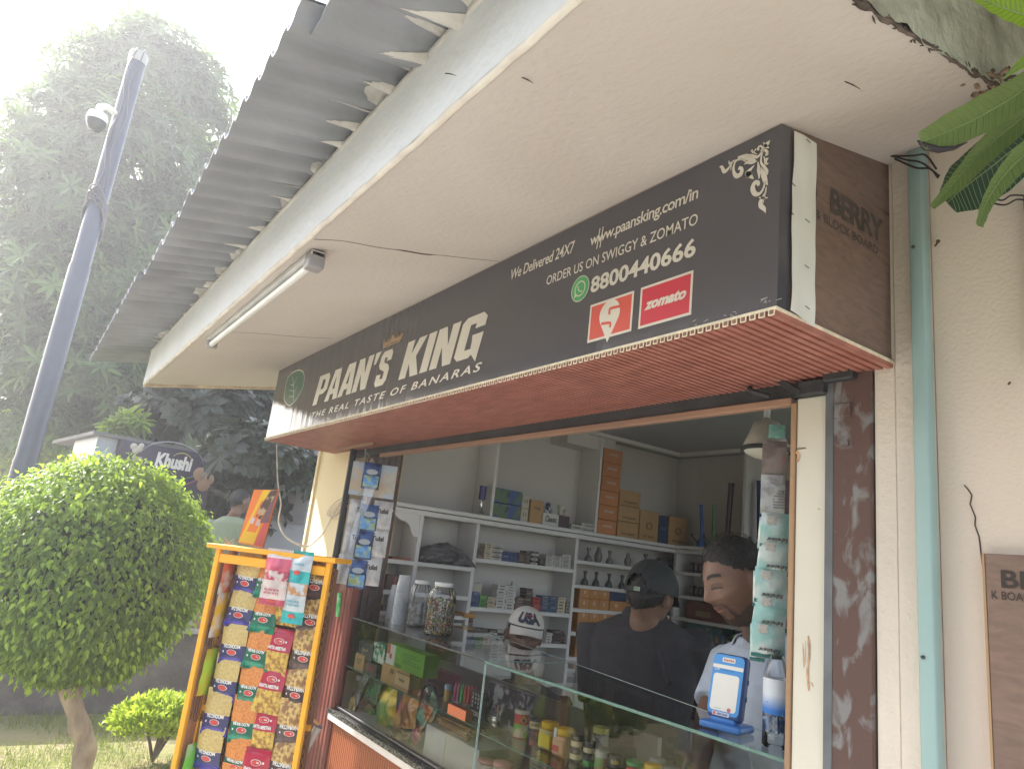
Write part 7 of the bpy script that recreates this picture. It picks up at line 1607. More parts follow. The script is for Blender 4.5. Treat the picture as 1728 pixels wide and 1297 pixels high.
# --- grey building behind the pier
gb = thing('grey_building', 'plain grey building wall behind the cord and yellow pier', 'building', (-9.4, 3.5, 0))
m = MB(); m.box((-12, 2.35, 0), (-9.4, 8, 3.4)); m.build('wall', mat('grey_render', (.30, .30, .31), .85, var=.08, vs=2), gb)
a, b_ = on(455, 830, x=-9.38), on(512, 885, x=-9.38); m = MB(); m.box((-9.4, a.y, b_.z), (-9.37, b_.y, 2.9)); m.build('dark_panel', mat('taupe_panel', (.17, .15, .15), .7), gb)
fb = thing('pale_building', 'distant pale cream building showing through gaps in the trees', 'building', (-26, 3, 0))
m = MB(); m.box((-30, -2, 0), (-26, 11, 6.0)); m.build('wall', mat('far_cream_wall', (.62, .52, .42), .8, var=.08, vs=.5), fb); m = MB()
for i in range(5):
    for j in range(2): m.box((-26.02, -1 + i * 2.2, 1.2 + j * 2.4), (-25.98, .1 + i * 2.2, 2.5 + j * 2.4))
m.build('window', flat('far_window', (.08, .09, .1), .3), fb)
m = MB(); rs = np.random.RandomState(77)
o = None
bl = [pb_(x, y, r_, 20) for x, y, r_ in ((110, 600, 110), (70, 660, 80), (20, 790, 60), (170, 690, 120), (300, 700, 110), (420, 650, 100), (520, 700, 90))]
whorl_tree('background_tree', 'far mass of trees behind the kiosk and tall tree', tuple(Vector((bl[3][0].x, bl[3][0].y, 0))), (bl[3][0].x, bl[3][0].y, 3.5), .25, bl, 2200, .42, 6, alst, 'lance', 61)
# --- potted plants on the wall
def pot(px, py, r_, h, label, tall, col, n, seed, dx=0):
    c = on(px, py, x=WX - .09 + dx); c.z = .706; t = thing('potted_plant', label, 'potted plant', tuple(c), 'potted plants on the stone wall')
    m = MB(); m.lathe([(r_ * .72, 0), (r_ * .80, .02), (r_, h * .85), (r_ * 1.1, h * .86), (r_ * 1.1, h), (r_ * .95, h), (r_ * .9, h * .9), (.01, h * .9)], tuple(c), 28, rib=.01, nrib=9); m.build('pot', mat('pinkish_clay', (.36, .20, .17), .8, col2=(.46, .33, .29), vs=9), t)
    m = MB(); r4 = random.Random(seed)
    for i in range(n):
        a = r4.uniform(0, 6.28); L_ = tall * r4.uniform(.6, 1); ln = r4.uniform(.12, .6); q0 = c + Vector((0, 0, h * .9)); d_ = Vector((math.cos(a) * ln, math.sin(a) * ln, 1)).normalized(); s_ = Vector((-math.sin(a), math.cos(a), 0)); vs = []
        for k in range(7):
            f_ = k / 6; w_ = .032 * math.sin(PI * min(1, f_ * .9 + .12)) ** .8 * (1 - f_ ** 3); p = q0 + d_ * L_ * f_ + Vector((math.cos(a), math.sin(a), -1.2)) * (.22 * L_ * f_ ** 3); vs += [p - s_ * w_, p + Vector((0, 0, -.008)), p + s_ * w_]
        m.add(vs, [(3 * k + j, 3 * k + j + 1, 3 * k + j + 4, 3 * k + j + 3) for k in range(6) for j in (0, 1)], 0, True)
    m.build('leaves', mat(col + '_blade', {'lily': (.22, .40, .06), 'dull': (.16, .24, .08)}[col], .4, var=.3, vs=6), t)
pot(345, 1068, .17, .34, 'upright bright green lily in a clay pot on the stone wall', .62, 'lily', 26, 3); pot(288, 1066, .15, .30, 'weathered clay pot with grassy leaves next to the clipped tree', .35, 'dull', 18, 4)
m = MB(); c = on(318, 1060, x=WX - .1); m.bbox((c.x - .05, c.y - .10, .706), (c.x + .05, c.y + .10, .95), .01); tag(m.build('white_sack', mat('pale_sack', (.5, .48, .44), .8, bump=.01, bs=8)), 'pale grey sack standing between the two clay pots', 'sack')

# --- large leaves hanging in at the upper right
br = thing('overhanging_branch', 'large smooth green leaves hanging in at the upper right corner', 'branch', tuple(dep(1800, 150, 1.15)))
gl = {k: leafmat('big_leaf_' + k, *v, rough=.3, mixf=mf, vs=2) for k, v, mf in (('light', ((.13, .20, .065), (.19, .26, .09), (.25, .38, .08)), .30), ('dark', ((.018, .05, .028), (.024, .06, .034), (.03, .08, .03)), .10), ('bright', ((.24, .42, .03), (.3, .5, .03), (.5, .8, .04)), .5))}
veinm = flat('pale_vein', (.24, .33, .13), .5)
def bigleaf(mid, wl, d0, d1, mt, fold=.3, roll=0, nm='leaf'):
    """mid: pixel path of the midrib from stalk to tip; wl: half widths in pixels (left, right)"""
    n = len(mid); P3 = [dep(x, y, d0 + (d1 - d0) * i / (n - 1)) for i, (x, y) in enumerate(mid)]; Q = smoothpath(P3, 6); k = len(Q); NW = 6; vs = []; nv = Vector(-(CM @ np.array([0, 0, 1.])))
    for i, p in enumerate(Q):
        f_ = i / (k - 1) * (n - 1); j = min(int(f_), n - 2); g = f_ - j; wa = wl[j][0] * (1 - g) + wl[j + 1][0] * g; wb = wl[j][1] * (1 - g) + wl[j + 1][1] * g; dd = (Q[min(i + 1, k - 1)] - Q[max(i - 1, 0)]).normalized(); s_ = dd.cross(nv).normalized(); sc = (d0 + d1) / 2 / FPX
        for q in range(-NW, NW + 1):
            t_ = q / NW; wq = (wa if t_ < 0 else wb) * sc; vs.append(p + s_ * t_ * wq + nv * (abs(t_) ** 1.3 * fold * wq * (1 if t_ < 0 else 1) + roll * t_ * wq + .0012 * math.sin(i * 2.1) * abs(t_)))
    W_ = 2 * NW + 1; V_ = np.array([tuple(v) for v in vs]); F_ = np.array([(a * W_ + b_, a * W_ + b_ + 1, (a + 1) * W_ + b_ + 1, (a + 1) * W_ + b_) for a in range(k - 1) for b_ in range(W_ - 1)])
    o = npmesh(nm, V_, F_, mt, br, tone=np.random.RandomState(n).rand(len(V_)) * .3 + .3, smooth=True)
    m = MB(); m.tube([q + nv * .0012 for q in Q], [.0016 * (1 - .7 * i / k) for i in range(k)], 5)
    for i in range(2, k - 2, 1):
        for sg in (0, W_ - 1):
            a, b_ = vs[i * W_ + NW], vs[min(i + 2, k - 1) * W_ + sg]; c_ = vs[min(i + 1, k - 1) * W_ + (NW // 2 if sg == 0 else NW + NW // 2 + 1)]; m.tube([a + nv * .0008, c_ + nv * .0012, b_ + nv * .0008], .0005, 3, cap=False)
    vo = m.build('veins', veinm, o)
    return o
bigleaf([(1790, 95), (1728, 150), (1660, 193), (1600, 222), (1553, 240)], [(16, 18), (24, 26), (30, 31), (27, 27), (15, 15)], 1.15, 1.05, gl['light'], .35)
bigleaf([(1800, 140), (1728, 195), (1660, 252), (1612, 305), (1572, 350)], [(12, 14), (22, 22), (22, 18), (16, 12), (5, 5)], 1.20, 1.16, gl['light'], .5)
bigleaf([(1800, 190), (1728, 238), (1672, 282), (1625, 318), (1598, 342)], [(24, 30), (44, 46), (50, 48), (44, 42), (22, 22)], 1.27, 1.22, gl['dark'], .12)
bigleaf([(1800, 215), (1728, 262), (1690, 300), (1662, 345), (1650, 381)], [(14, 16), (20, 22), (17, 18), (10, 11), (7, 6)], 1.13, 1.06, gl['light'], .6)
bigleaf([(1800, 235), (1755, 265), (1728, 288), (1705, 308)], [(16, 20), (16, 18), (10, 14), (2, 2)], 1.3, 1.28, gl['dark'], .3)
bigleaf([(1790, 45), (1740, 30), (1690, 14), (1640, -6)], [(26, 24), (26, 26), (20, 22), (6, 8)], 1.0, .98, gl['bright'], .25)
bigleaf([(1800, 70), (1745, 92), (1712, 116), (1692, 134)], [(14, 14), (14, 10), (6, 5), (1, 1)], 1.02, 1.0, gl['bright'], .4)
m = MB(); m.tube([dep(1548, 237, 1.052), dep(1560, 247, 1.052), dep(1585, 253, 1.055), dep(1610, 250, 1.06), dep(1632, 240, 1.065)], [.001, .0055, .005, .0035, .001], 6); m.build('dark_leaf_edge', flat('dark_edge_curl', (.02, .014, .02), .6), br)  # dark curled edge along the leaf tip
m = MB(); m.tube(smoothpath([dep(1790, -200, 1.2), dep(1810, 60, 1.15), dep(1805, 200, 1.22), dep(1830, 420, 1.3)], 5), .014, 8); m.build('stem', bark, br)
# --- unseen white car, added for its reflection in the counter glass, beside a mirrored bush
car = thing('reflection_car', 'white car out of view across the path, added for its reflection in the counter glass', 'car', (-2.3, -2.4, 0))
cpaint = flat('white_car_paint', (.62, .62, .60), .25, coat=.6); cglass = flat('dark_car_glass', (.02, .025, .03), .06)
def csec(x, zlo, zhi, hw, tz=.0, seg=20):
    """one rounded cross-section of the body"""
    P = []
    for k in range(seg):
        a = 2 * PI * k / seg; c, s = math.cos(a), math.sin(a); e = .45; P.append(Vector((x, -2.4 + hw * math.copysign(abs(c) ** e, c) * (1 - tz * max(0, s)), (zlo + zhi) / 2 + (zhi - zlo) / 2 * math.copysign(abs(s) ** e, s))))
    return P
def cloft(name, S, mt, par):
    m = MB(); n = len(S); k = len(S[0]); m.add([p for s in S for p in s], [(i * k + j, i * k + (j + 1) % k, (i + 1) * k + (j + 1) % k, (i + 1) * k + j) for i in range(n - 1) for j in range(k)] + [list(range(k))[::-1], [(n - 1) * k + j for j in range(k)]], 0, True); return m.build(name, mt, par)
cloft('body', [csec(-4.22, .38, .52, .50), csec(-4.16, .27, .64, .66), csec(-3.95, .22, .74, .76), csec(-3.5, .20, .84, .80), csec(-3.1, .20, .90, .82), csec(-1.4, .20, .94, .82), csec(-.7, .21, .94, .80), csec(-.48, .26, .86, .74), csec(-.42, .38, .66, .6)], cpaint, car)
cab = cloft('roof', [csec(-3.15, .84, .90, .72, .1), csec(-2.75, .86, 1.20, .72, .16), csec(-2.45, .86, 1.42, .72, .22), csec(-1.5, .86, 1.46, .72, .22), csec(-.95, .86, 1.34, .72, .2), csec(-.62, .86, .95, .7, .1)], cpaint, car)
for s in (1, -1):
    for x0, x1 in ((-2.72, -1.98), (-1.90, -1.05)):
        m = MB(); ya = -2.4 + s * .728; m.add([(x0 + (.22 if x0 < -2.5 else 0), ya + s * -.085, 1.34), (x1 - (0 if x1 < -1.5 else .12), ya + s * -.085, 1.34), (x1, ya + s * .005, .98), (x0, ya + s * .005, .98)], [(0, 1, 2, 3)]); m.build('window', cglass, car)
    for x in (-3.55, -1.1):
        m = MB(); c = Vector((x, -2.4 + s * .72, .30)); m.lathe([(.20, -.09), (.29, -.08), (.30, 0), (.29, .08), (.20, .09)], tuple(c), 28, axis=(0, 1, 0)); w_ = m.build('wheel', flat('tyre_rubber', (.02, .02, .02), .8), car)
        m = MB(); m.lathe([(.02, 0), (.18, .005), (.19, -.02)], tuple(c + Vector((0, s * .095, 0))), 24, axis=(0, s, 0)); m.build('rim', flat('alloy_rim', (.4, .4, .42), .3, metal=.8), w_)
    m = MB(); m.lathe([(.02, .03), (.07, .02), (.09, 0)], (-4.12, -2.4 + s * .52, .60), 18, axis=(-1, 0, .25)); m.build('headlight', flat('headlight_glass', (.5, .52, .55), .1), car)
    m = MB(); m.obox((-2.78, -2.4 + s * .86, .98), (1, 0, 0), (0, 1, 0), (0, 0, 1), (.10, .12, .10), r=.03, seg=3); m.build('mirror', cpaint, car)
m = MB(); m.add([(-2.98, -3.02, 1.0), (-2.98, -1.78, 1.0), (-2.60, -1.86, 1.30), (-2.60, -2.94, 1.30)], [(3, 2, 1, 0)]); m.build('windscreen', cglass, car)
m = MB(); m.bbox((-4.235, -2.75, .36), (-4.20, -2.05, .46), .01); m.build('grille', flat('grille_black', (.02, .02, .02), .4), car)
rs = np.random.RandomState(19); n = 2400; bc = Vector((-5.2, -1.75, .42)); lb = thing('round_bush', 'low round bush beside the white car across the path', 'bush', (bc.x, bc.y, 0))
dv = rvec(rs, n); dv[:, 2] = np.abs(dv[:, 2]) - .35; pos = np.array(tuple(bc)) + dv * np.array([.42, .5, .36]) * (1 - .15 * np.abs(rs.randn(n)))[:, None]
leaves('foliage', pos, dv + np.array([0, 0, .4]) + rvec(rs, n) * .7, dv, .05 + .02 * rs.rand(n), MATS['golden_leaf'], lb, 'ficus', .1 + .6 * rs.rand(n))
m = MB(); [m.tube([(bc.x, bc.y, 0), (bc.x + .2 * math.cos(a), bc.y + .2 * math.sin(a), .4)], [.02, .008], 5) for a in (0, 1.3, 2.6, 3.9, 5.2)]; m.build('stems', bark, lb)
# ================================================================== people
skinm = mat('brown_skin', (.165, .088, .060), .5, var=.10, vs=18, bump=.0006, bs=160); hairm = mat('black_hair', (.012, .010, .010), .55, var=.5, vs=90, bump=.003, bs=260)
beardm = mat('trimmed_beard', (.095, .052, .036), .7, col2=(.050, .030, .022), vs=260, bump=.0012, bs=400)
def head_fn(d):
    """distance from head centre to the skin along local direction d (x right, y forward, z up), metres"""
    x, y, z = d; a, b, c = .077, .098, .118
    if z < 0: a *= 1 + .30 * z; b *= 1 + .05 * z
    if y < 0: b *= .98
    r_ = 1 / math.sqrt((x / a) ** 2 + (y / b) ** 2 + (z / c) ** 2)
    X, Z = x * r_, z * r_
    if y > 0:
        g = lambda cx, cz, sx, sz: math.exp(-((X - cx) / sx) ** 2 - ((Z - cz) / sz) ** 2)
        r_ += .010 * g(0, .010, .010, .026) + .014 * g(0, -.012, .014, .014) + .007 * g(0, -.016, .022, .010) + .004 * (g(.028, .036, .022, .009) + g(-.028, .036, .022, .009)) - .009 * (g(.031, .016, .016, .013) + g(-.031, .016, .016, .013))
        r_ += .006 * g(0, -.043, .022, .007) + .006 * g(0, -.055, .018, .006) - .004 * g(0, -.0495, .024, .003) + .009 * g(0, -.088, .022, .018) + .004 * (g(.042, -.01, .02, .02) + g(-.042, -.01, .02, .02)) - .003 * (g(.045, -.045, .014, .02) + g(-.045, -.045, .014, .02))
        r_ += .0035 * (g(.031, .016, .011, .007) + g(-.031, .016, .011, .007))
    return r_
def remesh(mb, name, mt, parent, vox=.007, smooth_it=2, origin=None):
    me = bpy.data.meshes.new('tmp'); me.from_pydata(mb.v, [], mb.f); ob = bpy.data.objects.new('tmp', me); COL.objects.link(ob)
    r_ = ob.modifiers.new('r', 'REMESH'); r_.mode = 'VOXEL'; r_.voxel_size = vox; s_ = ob.modifiers.new('s', 'SMOOTH'); s_.iterations = smooth_it; s_.factor = .5
    dg = bpy.context.evaluated_depsgraph_get(); dg.update(); ev = bpy.data.meshes.new_from_object(ob.evaluated_get(dg)); bpy.data.objects.remove(ob)
    out = MB(); out.v = [tuple(q.co) for q in ev.vertices]; out.f = [list(p.vertices) for p in ev.polygons]; out.m = [0] * len(out.f); out.sm = [True] * len(out.f); bpy.data.meshes.remove(ev)
    return out.build(name, mt, parent, origin) if name else out
def loft(mb, secs, seg=28):
    """closed skin through elliptical sections (centre, right axis, front axis, half width, half depth)"""
    vs = []
    for c, u, v, a, b in secs:
        for k in range(seg):
            t = 2 * PI * k / seg; ct, st_ = math.cos(t), math.sin(t); e = .82; vs.append(Vector(c) + Vector(u) * a * math.copysign(abs(ct) ** e, ct) + Vector(v) * b * math.copysign(abs(st_) ** e, st_))
    n = len(secs); mb.add(vs, [(i * seg + k, i * seg + (k + 1) % seg, (i + 1) * seg + (k + 1) % seg, (i + 1) * seg + k) for i in range(n - 1) for k in range(seg)] + [list(range(seg))[::-1], [(n - 1) * seg + k for k in range(seg)]])
def hand(mb, w, d, palm_n):
    """palm, four curled fingers and a thumb from wrist w along d"""
    d = d.normalized(); s = d.cross(palm_n).normalized(); nn = s.cross(d)
    mb.tube([w, w + d * .03, w + d * .085], [.022, .030, .028], 10)
    for i, (o, L_) in enumerate(((-.027, .070), (-.009, .080), (.009, .075), (.026, .058))):
        a = w + d * .085 + s * o; mb.tube([a - d * .02, a, a + d * L_ * .45 - nn * .006, a + d * L_ * .8 - nn * .020, a + d * L_ - nn * .036], [.010, .0095, .009, .008, .006], 8)
    a = w + d * .03 - s * .025; mb.tube([a, a - s * .02 + d * .02, a - s * .028 + d * .05 - nn * .008], [.013, .011, .008], 8)
def person(label, hc, look, shoulder_c, facing_, shirt, hip_z, group=None, floor=0.0, arms=None, sh_w=.205, roll=0.0, hs=1.0, trousers=None, collar=True, depth=.115, sit=False, hair='short', beard=False, hem=None, vox=.007):
    """hc head centre; look = face direction; shoulder_c = base of the neck; facing_ = chest direction"""
    P = thing('person', label, 'person', (shoulder_c[0], shoulder_c[1], floor)); hc = Vector(hc); sc = Vector(shoulder_c)
    fy = Vector(look).normalized(); fx = fy.cross(Vector((0, 0, 1))).normalized(); fz = fx.cross(fy); rm = Matrix.Rotation(roll, 3, fy); fx, fz = rm @ fx, rm @ fz
    F = Vector(facing_); F.z = 0; F.normalize(); S = F.cross(Vector((0, 0, 1)))         # S = the person's right
    Hm = lambda d, e=0: hc + (fx * d[0] + fy * d[1] + fz * d[2]) * ((head_fn(d) + e) * hs)
    def sph(u, v): a, b = 2 * PI * u, PI * v; return (math.cos(a) * math.sin(b), math.sin(a) * math.sin(b), math.cos(b))
    body = MB(); body.grid(lambda u, v: Hm(sph(u, v)), 72, 54)
    nb = hc - fz * .07 * hs - fy * .022; body.tube([nb + fz * .03, nb - fz * .03, sc + Vector((0, 0, .02)), sc - Vector((0, 0, .06))], [.050, .052, .056, .075], 16)
    for s in (-1, 1):
        e = hc + fx * s * .076 * hs - fy * .008 * hs - fz * .004; body.obox(e + fx * s * .005, fx * .35 + fy * -.25 * s * s, fy, fz, (.020, .036 * hs, .060 * hs), r=.008, seg=2); body.tube([e + fx * s * .010 - fy * .012 + fz * .022, e + fx * s * .016 - fy * .018, e + fx * s * .008 - fy * .006 - fz * .028], [.006, .006, .006], 6)
    hip = Vector((sc.x, sc.y, hip_z)) - F * .02; up = Vector((0, 0, 1)); W_ = sh_w
    def torso(mb, g, z_lo, neck=True):
        secs = []; L_ = sc.z - hip.z
        for t, wf, df, off in ((1.0, .40, .55, -.005), (.965, .56, .72, 0), (.91, .80, .86, .0), (.80, .93, 1.0, .012), (.6, .86, 1.04, .015), (.35, .80, .98, .012), (.1, .84, 1.0, .006), (-.08, .88, 1.02, 0)):
            z_ = hip.z + L_ * t; 
            if z_ < z_lo - .02: continue
            c = hip.lerp(sc, t); c = Vector((c.x, c.y, z_)) + F * off; secs.append((c, S, F, W_ * wf + g, depth * df + g))
        loft(mb, secs)
    torso(body, -.012, 0)
    AR = []
    for s in (1, -1):
        sh = sc + S * s * (W_ * .84) - up * .082; el, wr = (arms[0 if s > 0 else 1] if arms else (sh + S * s * .06 - up * .27, sh + S * s * .03 - up * .30 + F * .22)); el, wr = Vector(el), Vector(wr); AR.append((sh, el, wr))
        body.tube([sh + up * .0, sh.lerp(el, .5), el, el.lerp(wr, .3), wr], [.050, .046, .039, .038, .027], 14); hand(body, wr, (wr - el), up)
    for s in (1, -1):
        h0 = hip + S * s * .09 - up * .03
        if sit: kn_ = h0 + F * .40 + up * .02; an = Vector((kn_.x, kn_.y, floor + .08))
        else: an = Vector((h0.x, h0.y, floor + .08)); kn_ = h0.lerp(an, .5) + F * .02
        body.tube([h0 + up * .06, h0.lerp(kn_, .4), kn_, kn_.lerp(an, .4), an], [.088, .078, .056, .052, .036], 14); body.tube([an - F * .05 - up * .04, an + F * .07 - up * .05, an + F * .16 - up * .06], [.040, .036, .026], 10)
    remesh(body, 'body', skinm, P, vox)
    tm = trousers or flat('dark_trousers', (.03, .03, .04), .8); m = MB()
    for s in (1, -1):
        h0 = hip + S * s * .09 - up * .03
        if sit: kn_ = h0 + F * .40 + up * .02; an = Vector((kn_.x, kn_.y, floor + .08))
        else: an = Vector((h0.x, h0.y, floor + .08)); kn_ = h0.lerp(an, .5) + F * .02
        m.tube([h0 + up * .10, h0.lerp(kn_, .4), kn_, an + up * .03], [.100, .093, .075, .060], 14)
    loft(m, [(hip + up * .10, S, F, .165, .115), (hip - up * .05, S, F, .17, .12)]); remesh(m, 'trousers', tm, P, .012)
    # shirt
    m = MB(); torso(m, .004, hip.z - .05)
    if hem: loft(m, [(Vector((hip.x, hip.y, hip.z + .05)), S, F, W_ * .86, depth * 1.02), (Vector((hip.x, hip.y, hip.z - hem)), S, F, W_ * .92, depth * 1.08)])
    for sh, el, wr in AR: m.tube([sh - (el - sh) * .12, sh, sh.lerp(el, .45), sh.lerp(el, .82)], [.060, .070, .064, .062], 16)
    m.tube([sc - up * .03, sc + up * (.012 if collar else -.005)], [.085, .070], 18)
    for i in range(9):     # folds
        a = i * .9 + 1; q = sc + F * (depth * .97) * (1 if i % 2 else -1) + S * (W_ * .7 * math.cos(a)) - up * (.10 + .05 * i); m.tube([q, q + S * .05 * math.sin(a) - up * .10], [.004, .009], 6)
    remesh(m, 'shirt', shirt, P, vox)
    if collar:
        m = MB(); n_ = 26; vs = []
        for i in range(n_ + 1):
            a = .32 + (2 * PI - .64) * i / n_; dr = F * math.cos(a) + S * math.sin(a); tt = abs(i / n_ - .5) * 2
            ce = sc + up * .010 + F * .004; vs += [ce + dr * .066 + up * (.028 - .030 * tt), ce + dr * .074 + up * (.032 - .034 * tt), ce + dr * .092 - up * (.012 + .035 * tt ** 3)]
        m.add(vs, [(3 * i + j, 3 * i + j + 1, 3 * i + j + 4, 3 * i + j + 3) for i in range(n_) for j in (0, 1)], 0, True); m.add([v + Vector((0, 0, -.003)) for v in vs], [(3 * i + j, 3 * i + 3 + j, 3 * i + j + 4, 3 * i + j + 1) for i in range(n_) for j in (0, 1)], 0, True); m.build('collar', shirt, P)
    # hair cap over the skull
    def hairline(d):
        x, y, z = d
        lim = .50 + .30 * max(0, y) - .25 * abs(x) ** 3 + .05 * mnoise.noise(Vector(d) * 9) if y > .15 else (-.12 - .58 * max(0, -y) if abs(x) > .0 else -.3)
        if .15 > y > -.15: lim = max(-.12, .50 * (y + .15) / .3 + .02)
        return z - lim
    if hair:
        m = MB(); NU, NV = 90, 60; ok = {}
        V_ = []; 
        for j in range(NV + 1):
            for i in range(NU + 1):
                d = sph(i / NU, j / NV); h_ = hairline(d); e = .0010 + .0075 * min(1, max(0, h_ * 2.2)) * (.9 + .3 * mnoise.noise(Vector(d) * 6)); V_.append(Hm(d, e if h_ > 0 else -.002)); ok[j * (NU + 1) + i] = h_ > -.03
        fs = [(j * (NU + 1) + i, j * (NU + 1) + i + 1, (j + 1) * (NU + 1) + i + 1, (j + 1) * (NU + 1) + i) for j in range(NV) for i in range(NU)]; m.add(V_, [f[::-1] for f in fs if all(ok[k] for k in f)], 0, True); 
        rh = np.random.RandomState(5); D_ = rvec(rh, 9000)
        for d in D_:
            if hairline(d) > .01:
                p = Hm(d, .006 + .008 * min(1, hairline(d) * 3)); o_ = (fx * d[0] + fy * (d[1] - .3) + fz * (d[2] - .25)).normalized() * .006 + Vector(rh.randn(3) * .0012); s_ = o_.cross(fz).normalized() * .0007; m.add([p - s_, p + s_, p + o_], [(0, 1, 2)])
        m.build('hair', hairm, P)
    def patch(name, test, e, mt, front=True):
        m = MB(); NU, NV = (110, 90) if front else (120, 90); V_ = []; ok = []
        for j in range(NV + 1):
            for i in range(NU + 1): d = sph(i / NU * (.5 if front else 1), .3 + .5 * j / NV if front else j / NV); r_ = head_fn(d); ok.append(test(d[0] * r_, d[1] * r_, d[2] * r_)); V_.append(Hm(d, e))
        fs = [(j * (NU + 1) + i, j * (NU + 1) + i + 1, (j + 1) * (NU + 1) + i + 1, (j + 1) * (NU + 1) + i) for j in range(NV) for i in range(NU)]; m.add(V_, [f[::-1] for f in fs if sum(ok[k] for k in f) >= 3], 0, True)
        if m.f: m.build(name, mt, P)
    patch('eyebrows', lambda x, y, z: y > 0 and .012 < abs(x) < .050 and abs(z - (.037 + .004 * math.sin((abs(x) - .012) * 80))) < .0045, .0022, hairm)
    patch('eyelids', lambda x, y, z: y > 0 and ((abs(x) - .031) / .016) ** 2 + ((z - .015) / .008) ** 2 < 1, .0012, mat('shaded_lid_skin', (.115, .056, .038), .45))  # lids darker than the face, eye socket shading put into the colour
    patch('eyelashes', lambda x, y, z: y > 0 and abs((abs(x) - .031)) < .016 and abs(z - .010 + 10 * (abs(x) - .031) ** 2) < .0020, .0026, hairm)
    patch('lips', lambda x, y, z: y > 0 and abs(x) < .023 and abs(z + .0495) < .0085 * (1 - (abs(x) / .025) ** 2), .0012, mat('lip_skin', (.20, .085, .065), .45))
    if beard: patch('beard', lambda x, y, z: y > -.03 and ((z < -.078 + max(0, abs(x) - .030) * 1.15 and z < .02) or (abs(x) < .031 and -.043 < z < -.030 - .1 * abs(x)) or (.026 < abs(x) < .034 and -.08 < z < -.036) or (abs(x) < .008 and z < -.062)), .0016, beardm, False)
    else: patch('moustache', lambda x, y, z: y > 0 and abs(x) < .030 and -.042 < z < -.029, .0025, hairm)
    return P, Hm, (fx, fy, fz), sph
# man in pale blue at the right, looking down
h1 = dep(1247, 980, 2.02)
R1, *_ = person('man in a pale blue collared shirt looking down behind the counter', h1, (-.36, -.93, -.44), dep(1285, 1085, 2.16), (-.35, -.94, 0), mat('pale_blue_cloth', (.46, .52, .62), .85, var=.05, vs=30, bump=.002, bs=14), .98, beard=True, sh_w=.20, hs=1.03, arms=((dep(1196, 1205, 2.16), dep(1180, 1290, 2.0)), (dep(1380, 1230, 2.2), dep(1360, 1300, 2.0))), roll=.05, vox=.006)
m = MB(); nb_ = dep(1285, 1085, 2.16); q = [nb_ + Vector((.06 * math.sin(a), -.055 * math.cos(a) - .01, .02 - .035 * (1 + math.cos(a)) / 2)) for a in [k * PI / 12 for k in range(-12, 13)]]; m.tube(q, .0016, 5); m.lathe([(.001, -.006), (.006, -.004), (.006, .004), (.001, .006)], tuple(q[12] - Vector((0, .004, .006))), 10); m.build('necklace', flat('gold', (.6, .4, .08), .25, metal=1), R1)
# man in black with his back turned
h2 = dep(1098, 1006, 2.62)
vd = Vector((h2.x, h2.y, 0)).normalized(); rt_ = Vector((vd.y, -vd.x, 0)); lk = (vd * .86 + rt_ * .58 + Vector((0, 0, -.12)))
R2, Hm, (fx, fy, fz), sph = person('man in a black shirt and black cap standing with his back turned', h2, lk, dep(1088, 1040, 2.66), (vd * .97 + rt_ * .2), mat('black_cotton', (.030, .027, .031), .9, var=.15, vs=30, bump=.002, bs=12), .95, sh_w=.225, hs=.98, arms=((dep(1172, 1215, 2.7), dep(1150, 1260, 2.5)), (dep(1003, 1210, 2.62), dep(1010, 1262, 2.45))), hair='short')
def cap(P, Hm, ax, mt, backopen, brim_fwd, peak, tip=.30, lift=.018, low=.12):
    fx, fy, fz = ax; m = MB(); NU, NV = 64, 26
    def f(u, v):
        a = 2 * PI * u; b = (PI / 2 - low) * v; d = (math.cos(a) * math.sin(b), math.sin(a) * math.sin(b), math.cos(b)); return Hm(d, lift + .006 * math.sin(PI * v) )
    vs = [f(i / NU, j / NV) for j in range(NV + 1) for i in range(NU + 1)]; fs = []
    for j in range(NV):
        for i in range(NU):
            a = 2 * PI * (i + .5) / NU
            if backopen and j > NV * .66 and abs(a - 3 * PI / 2) < .42 * math.sqrt(max(0, 1 - ((NV - j) / (NV * .34)) ** 2)) + .02: continue
            fs.append(((j + 1) * (NU + 1) + i, (j + 1) * (NU + 1) + i + 1, j * (NU + 1) + i + 1, j * (NU + 1) + i))
    m.add(vs, fs, 0, True); o = m.build('cap', mt, P)
    m = MB(); C0 = Hm((0, 0, 1), 0)
    def g(u, v):
        a = (u - .5) * 2.0; d = (math.sin(a), math.cos(a), low); L_ = math.sqrt(sum(q * q for q in d)); d = tuple(q / L_ for q in d); p = Hm(d, lift); return p + (fy * math.cos(a) ** 2) * peak * v - fz * (peak * v * tip + .012 * v * math.sin(a) ** 2 * 2)
    m.grid(g, 20, 8); m.grid(lambda u, v: g(1 - u, v) - fz * .003, 20, 8); m.build('peak', mt, o)
    m = MB(); m.lathe([(.006, 0), (.005, .003), (.001, .004)], tuple(Hm((0, 0, 1), lift)), 10, axis=tuple(fz)); m.build('button', mt, o)
    return o
co = cap(R2, Hm, (fx, fy, fz), mat('black_cap_cloth', (.018, .022, .022), .8, var=.2, vs=20, bump=.001), True, False, .07)
m = MB(); q = []
for k in range(15):
    a = -PI / 2 + (k / 14 - .5) * .95; d = (math.cos(a) * .99, math.sin(a) * .99, .09); q.append(Hm(d, .020))
for k in range(14): m.add([q[k] - fz * .009, q[k + 1] - fz * .009, q[k + 1] + fz * .009, q[k] + fz * .009], [(0, 1, 2, 3)])
m.build('strap', MATS['black_cap_cloth'], co)
m = MB(); b_ = q[9]; tt = (q[10] - q[8]).normalized(); nn = tt.cross(fz).normalized(); m.obox(b_ + nn * .002, tt, nn, fz, (.024, .004, .016), r=.001); m.build('buckle', flat('bright_steel', (.75, .75, .72), .12, metal=1), co)
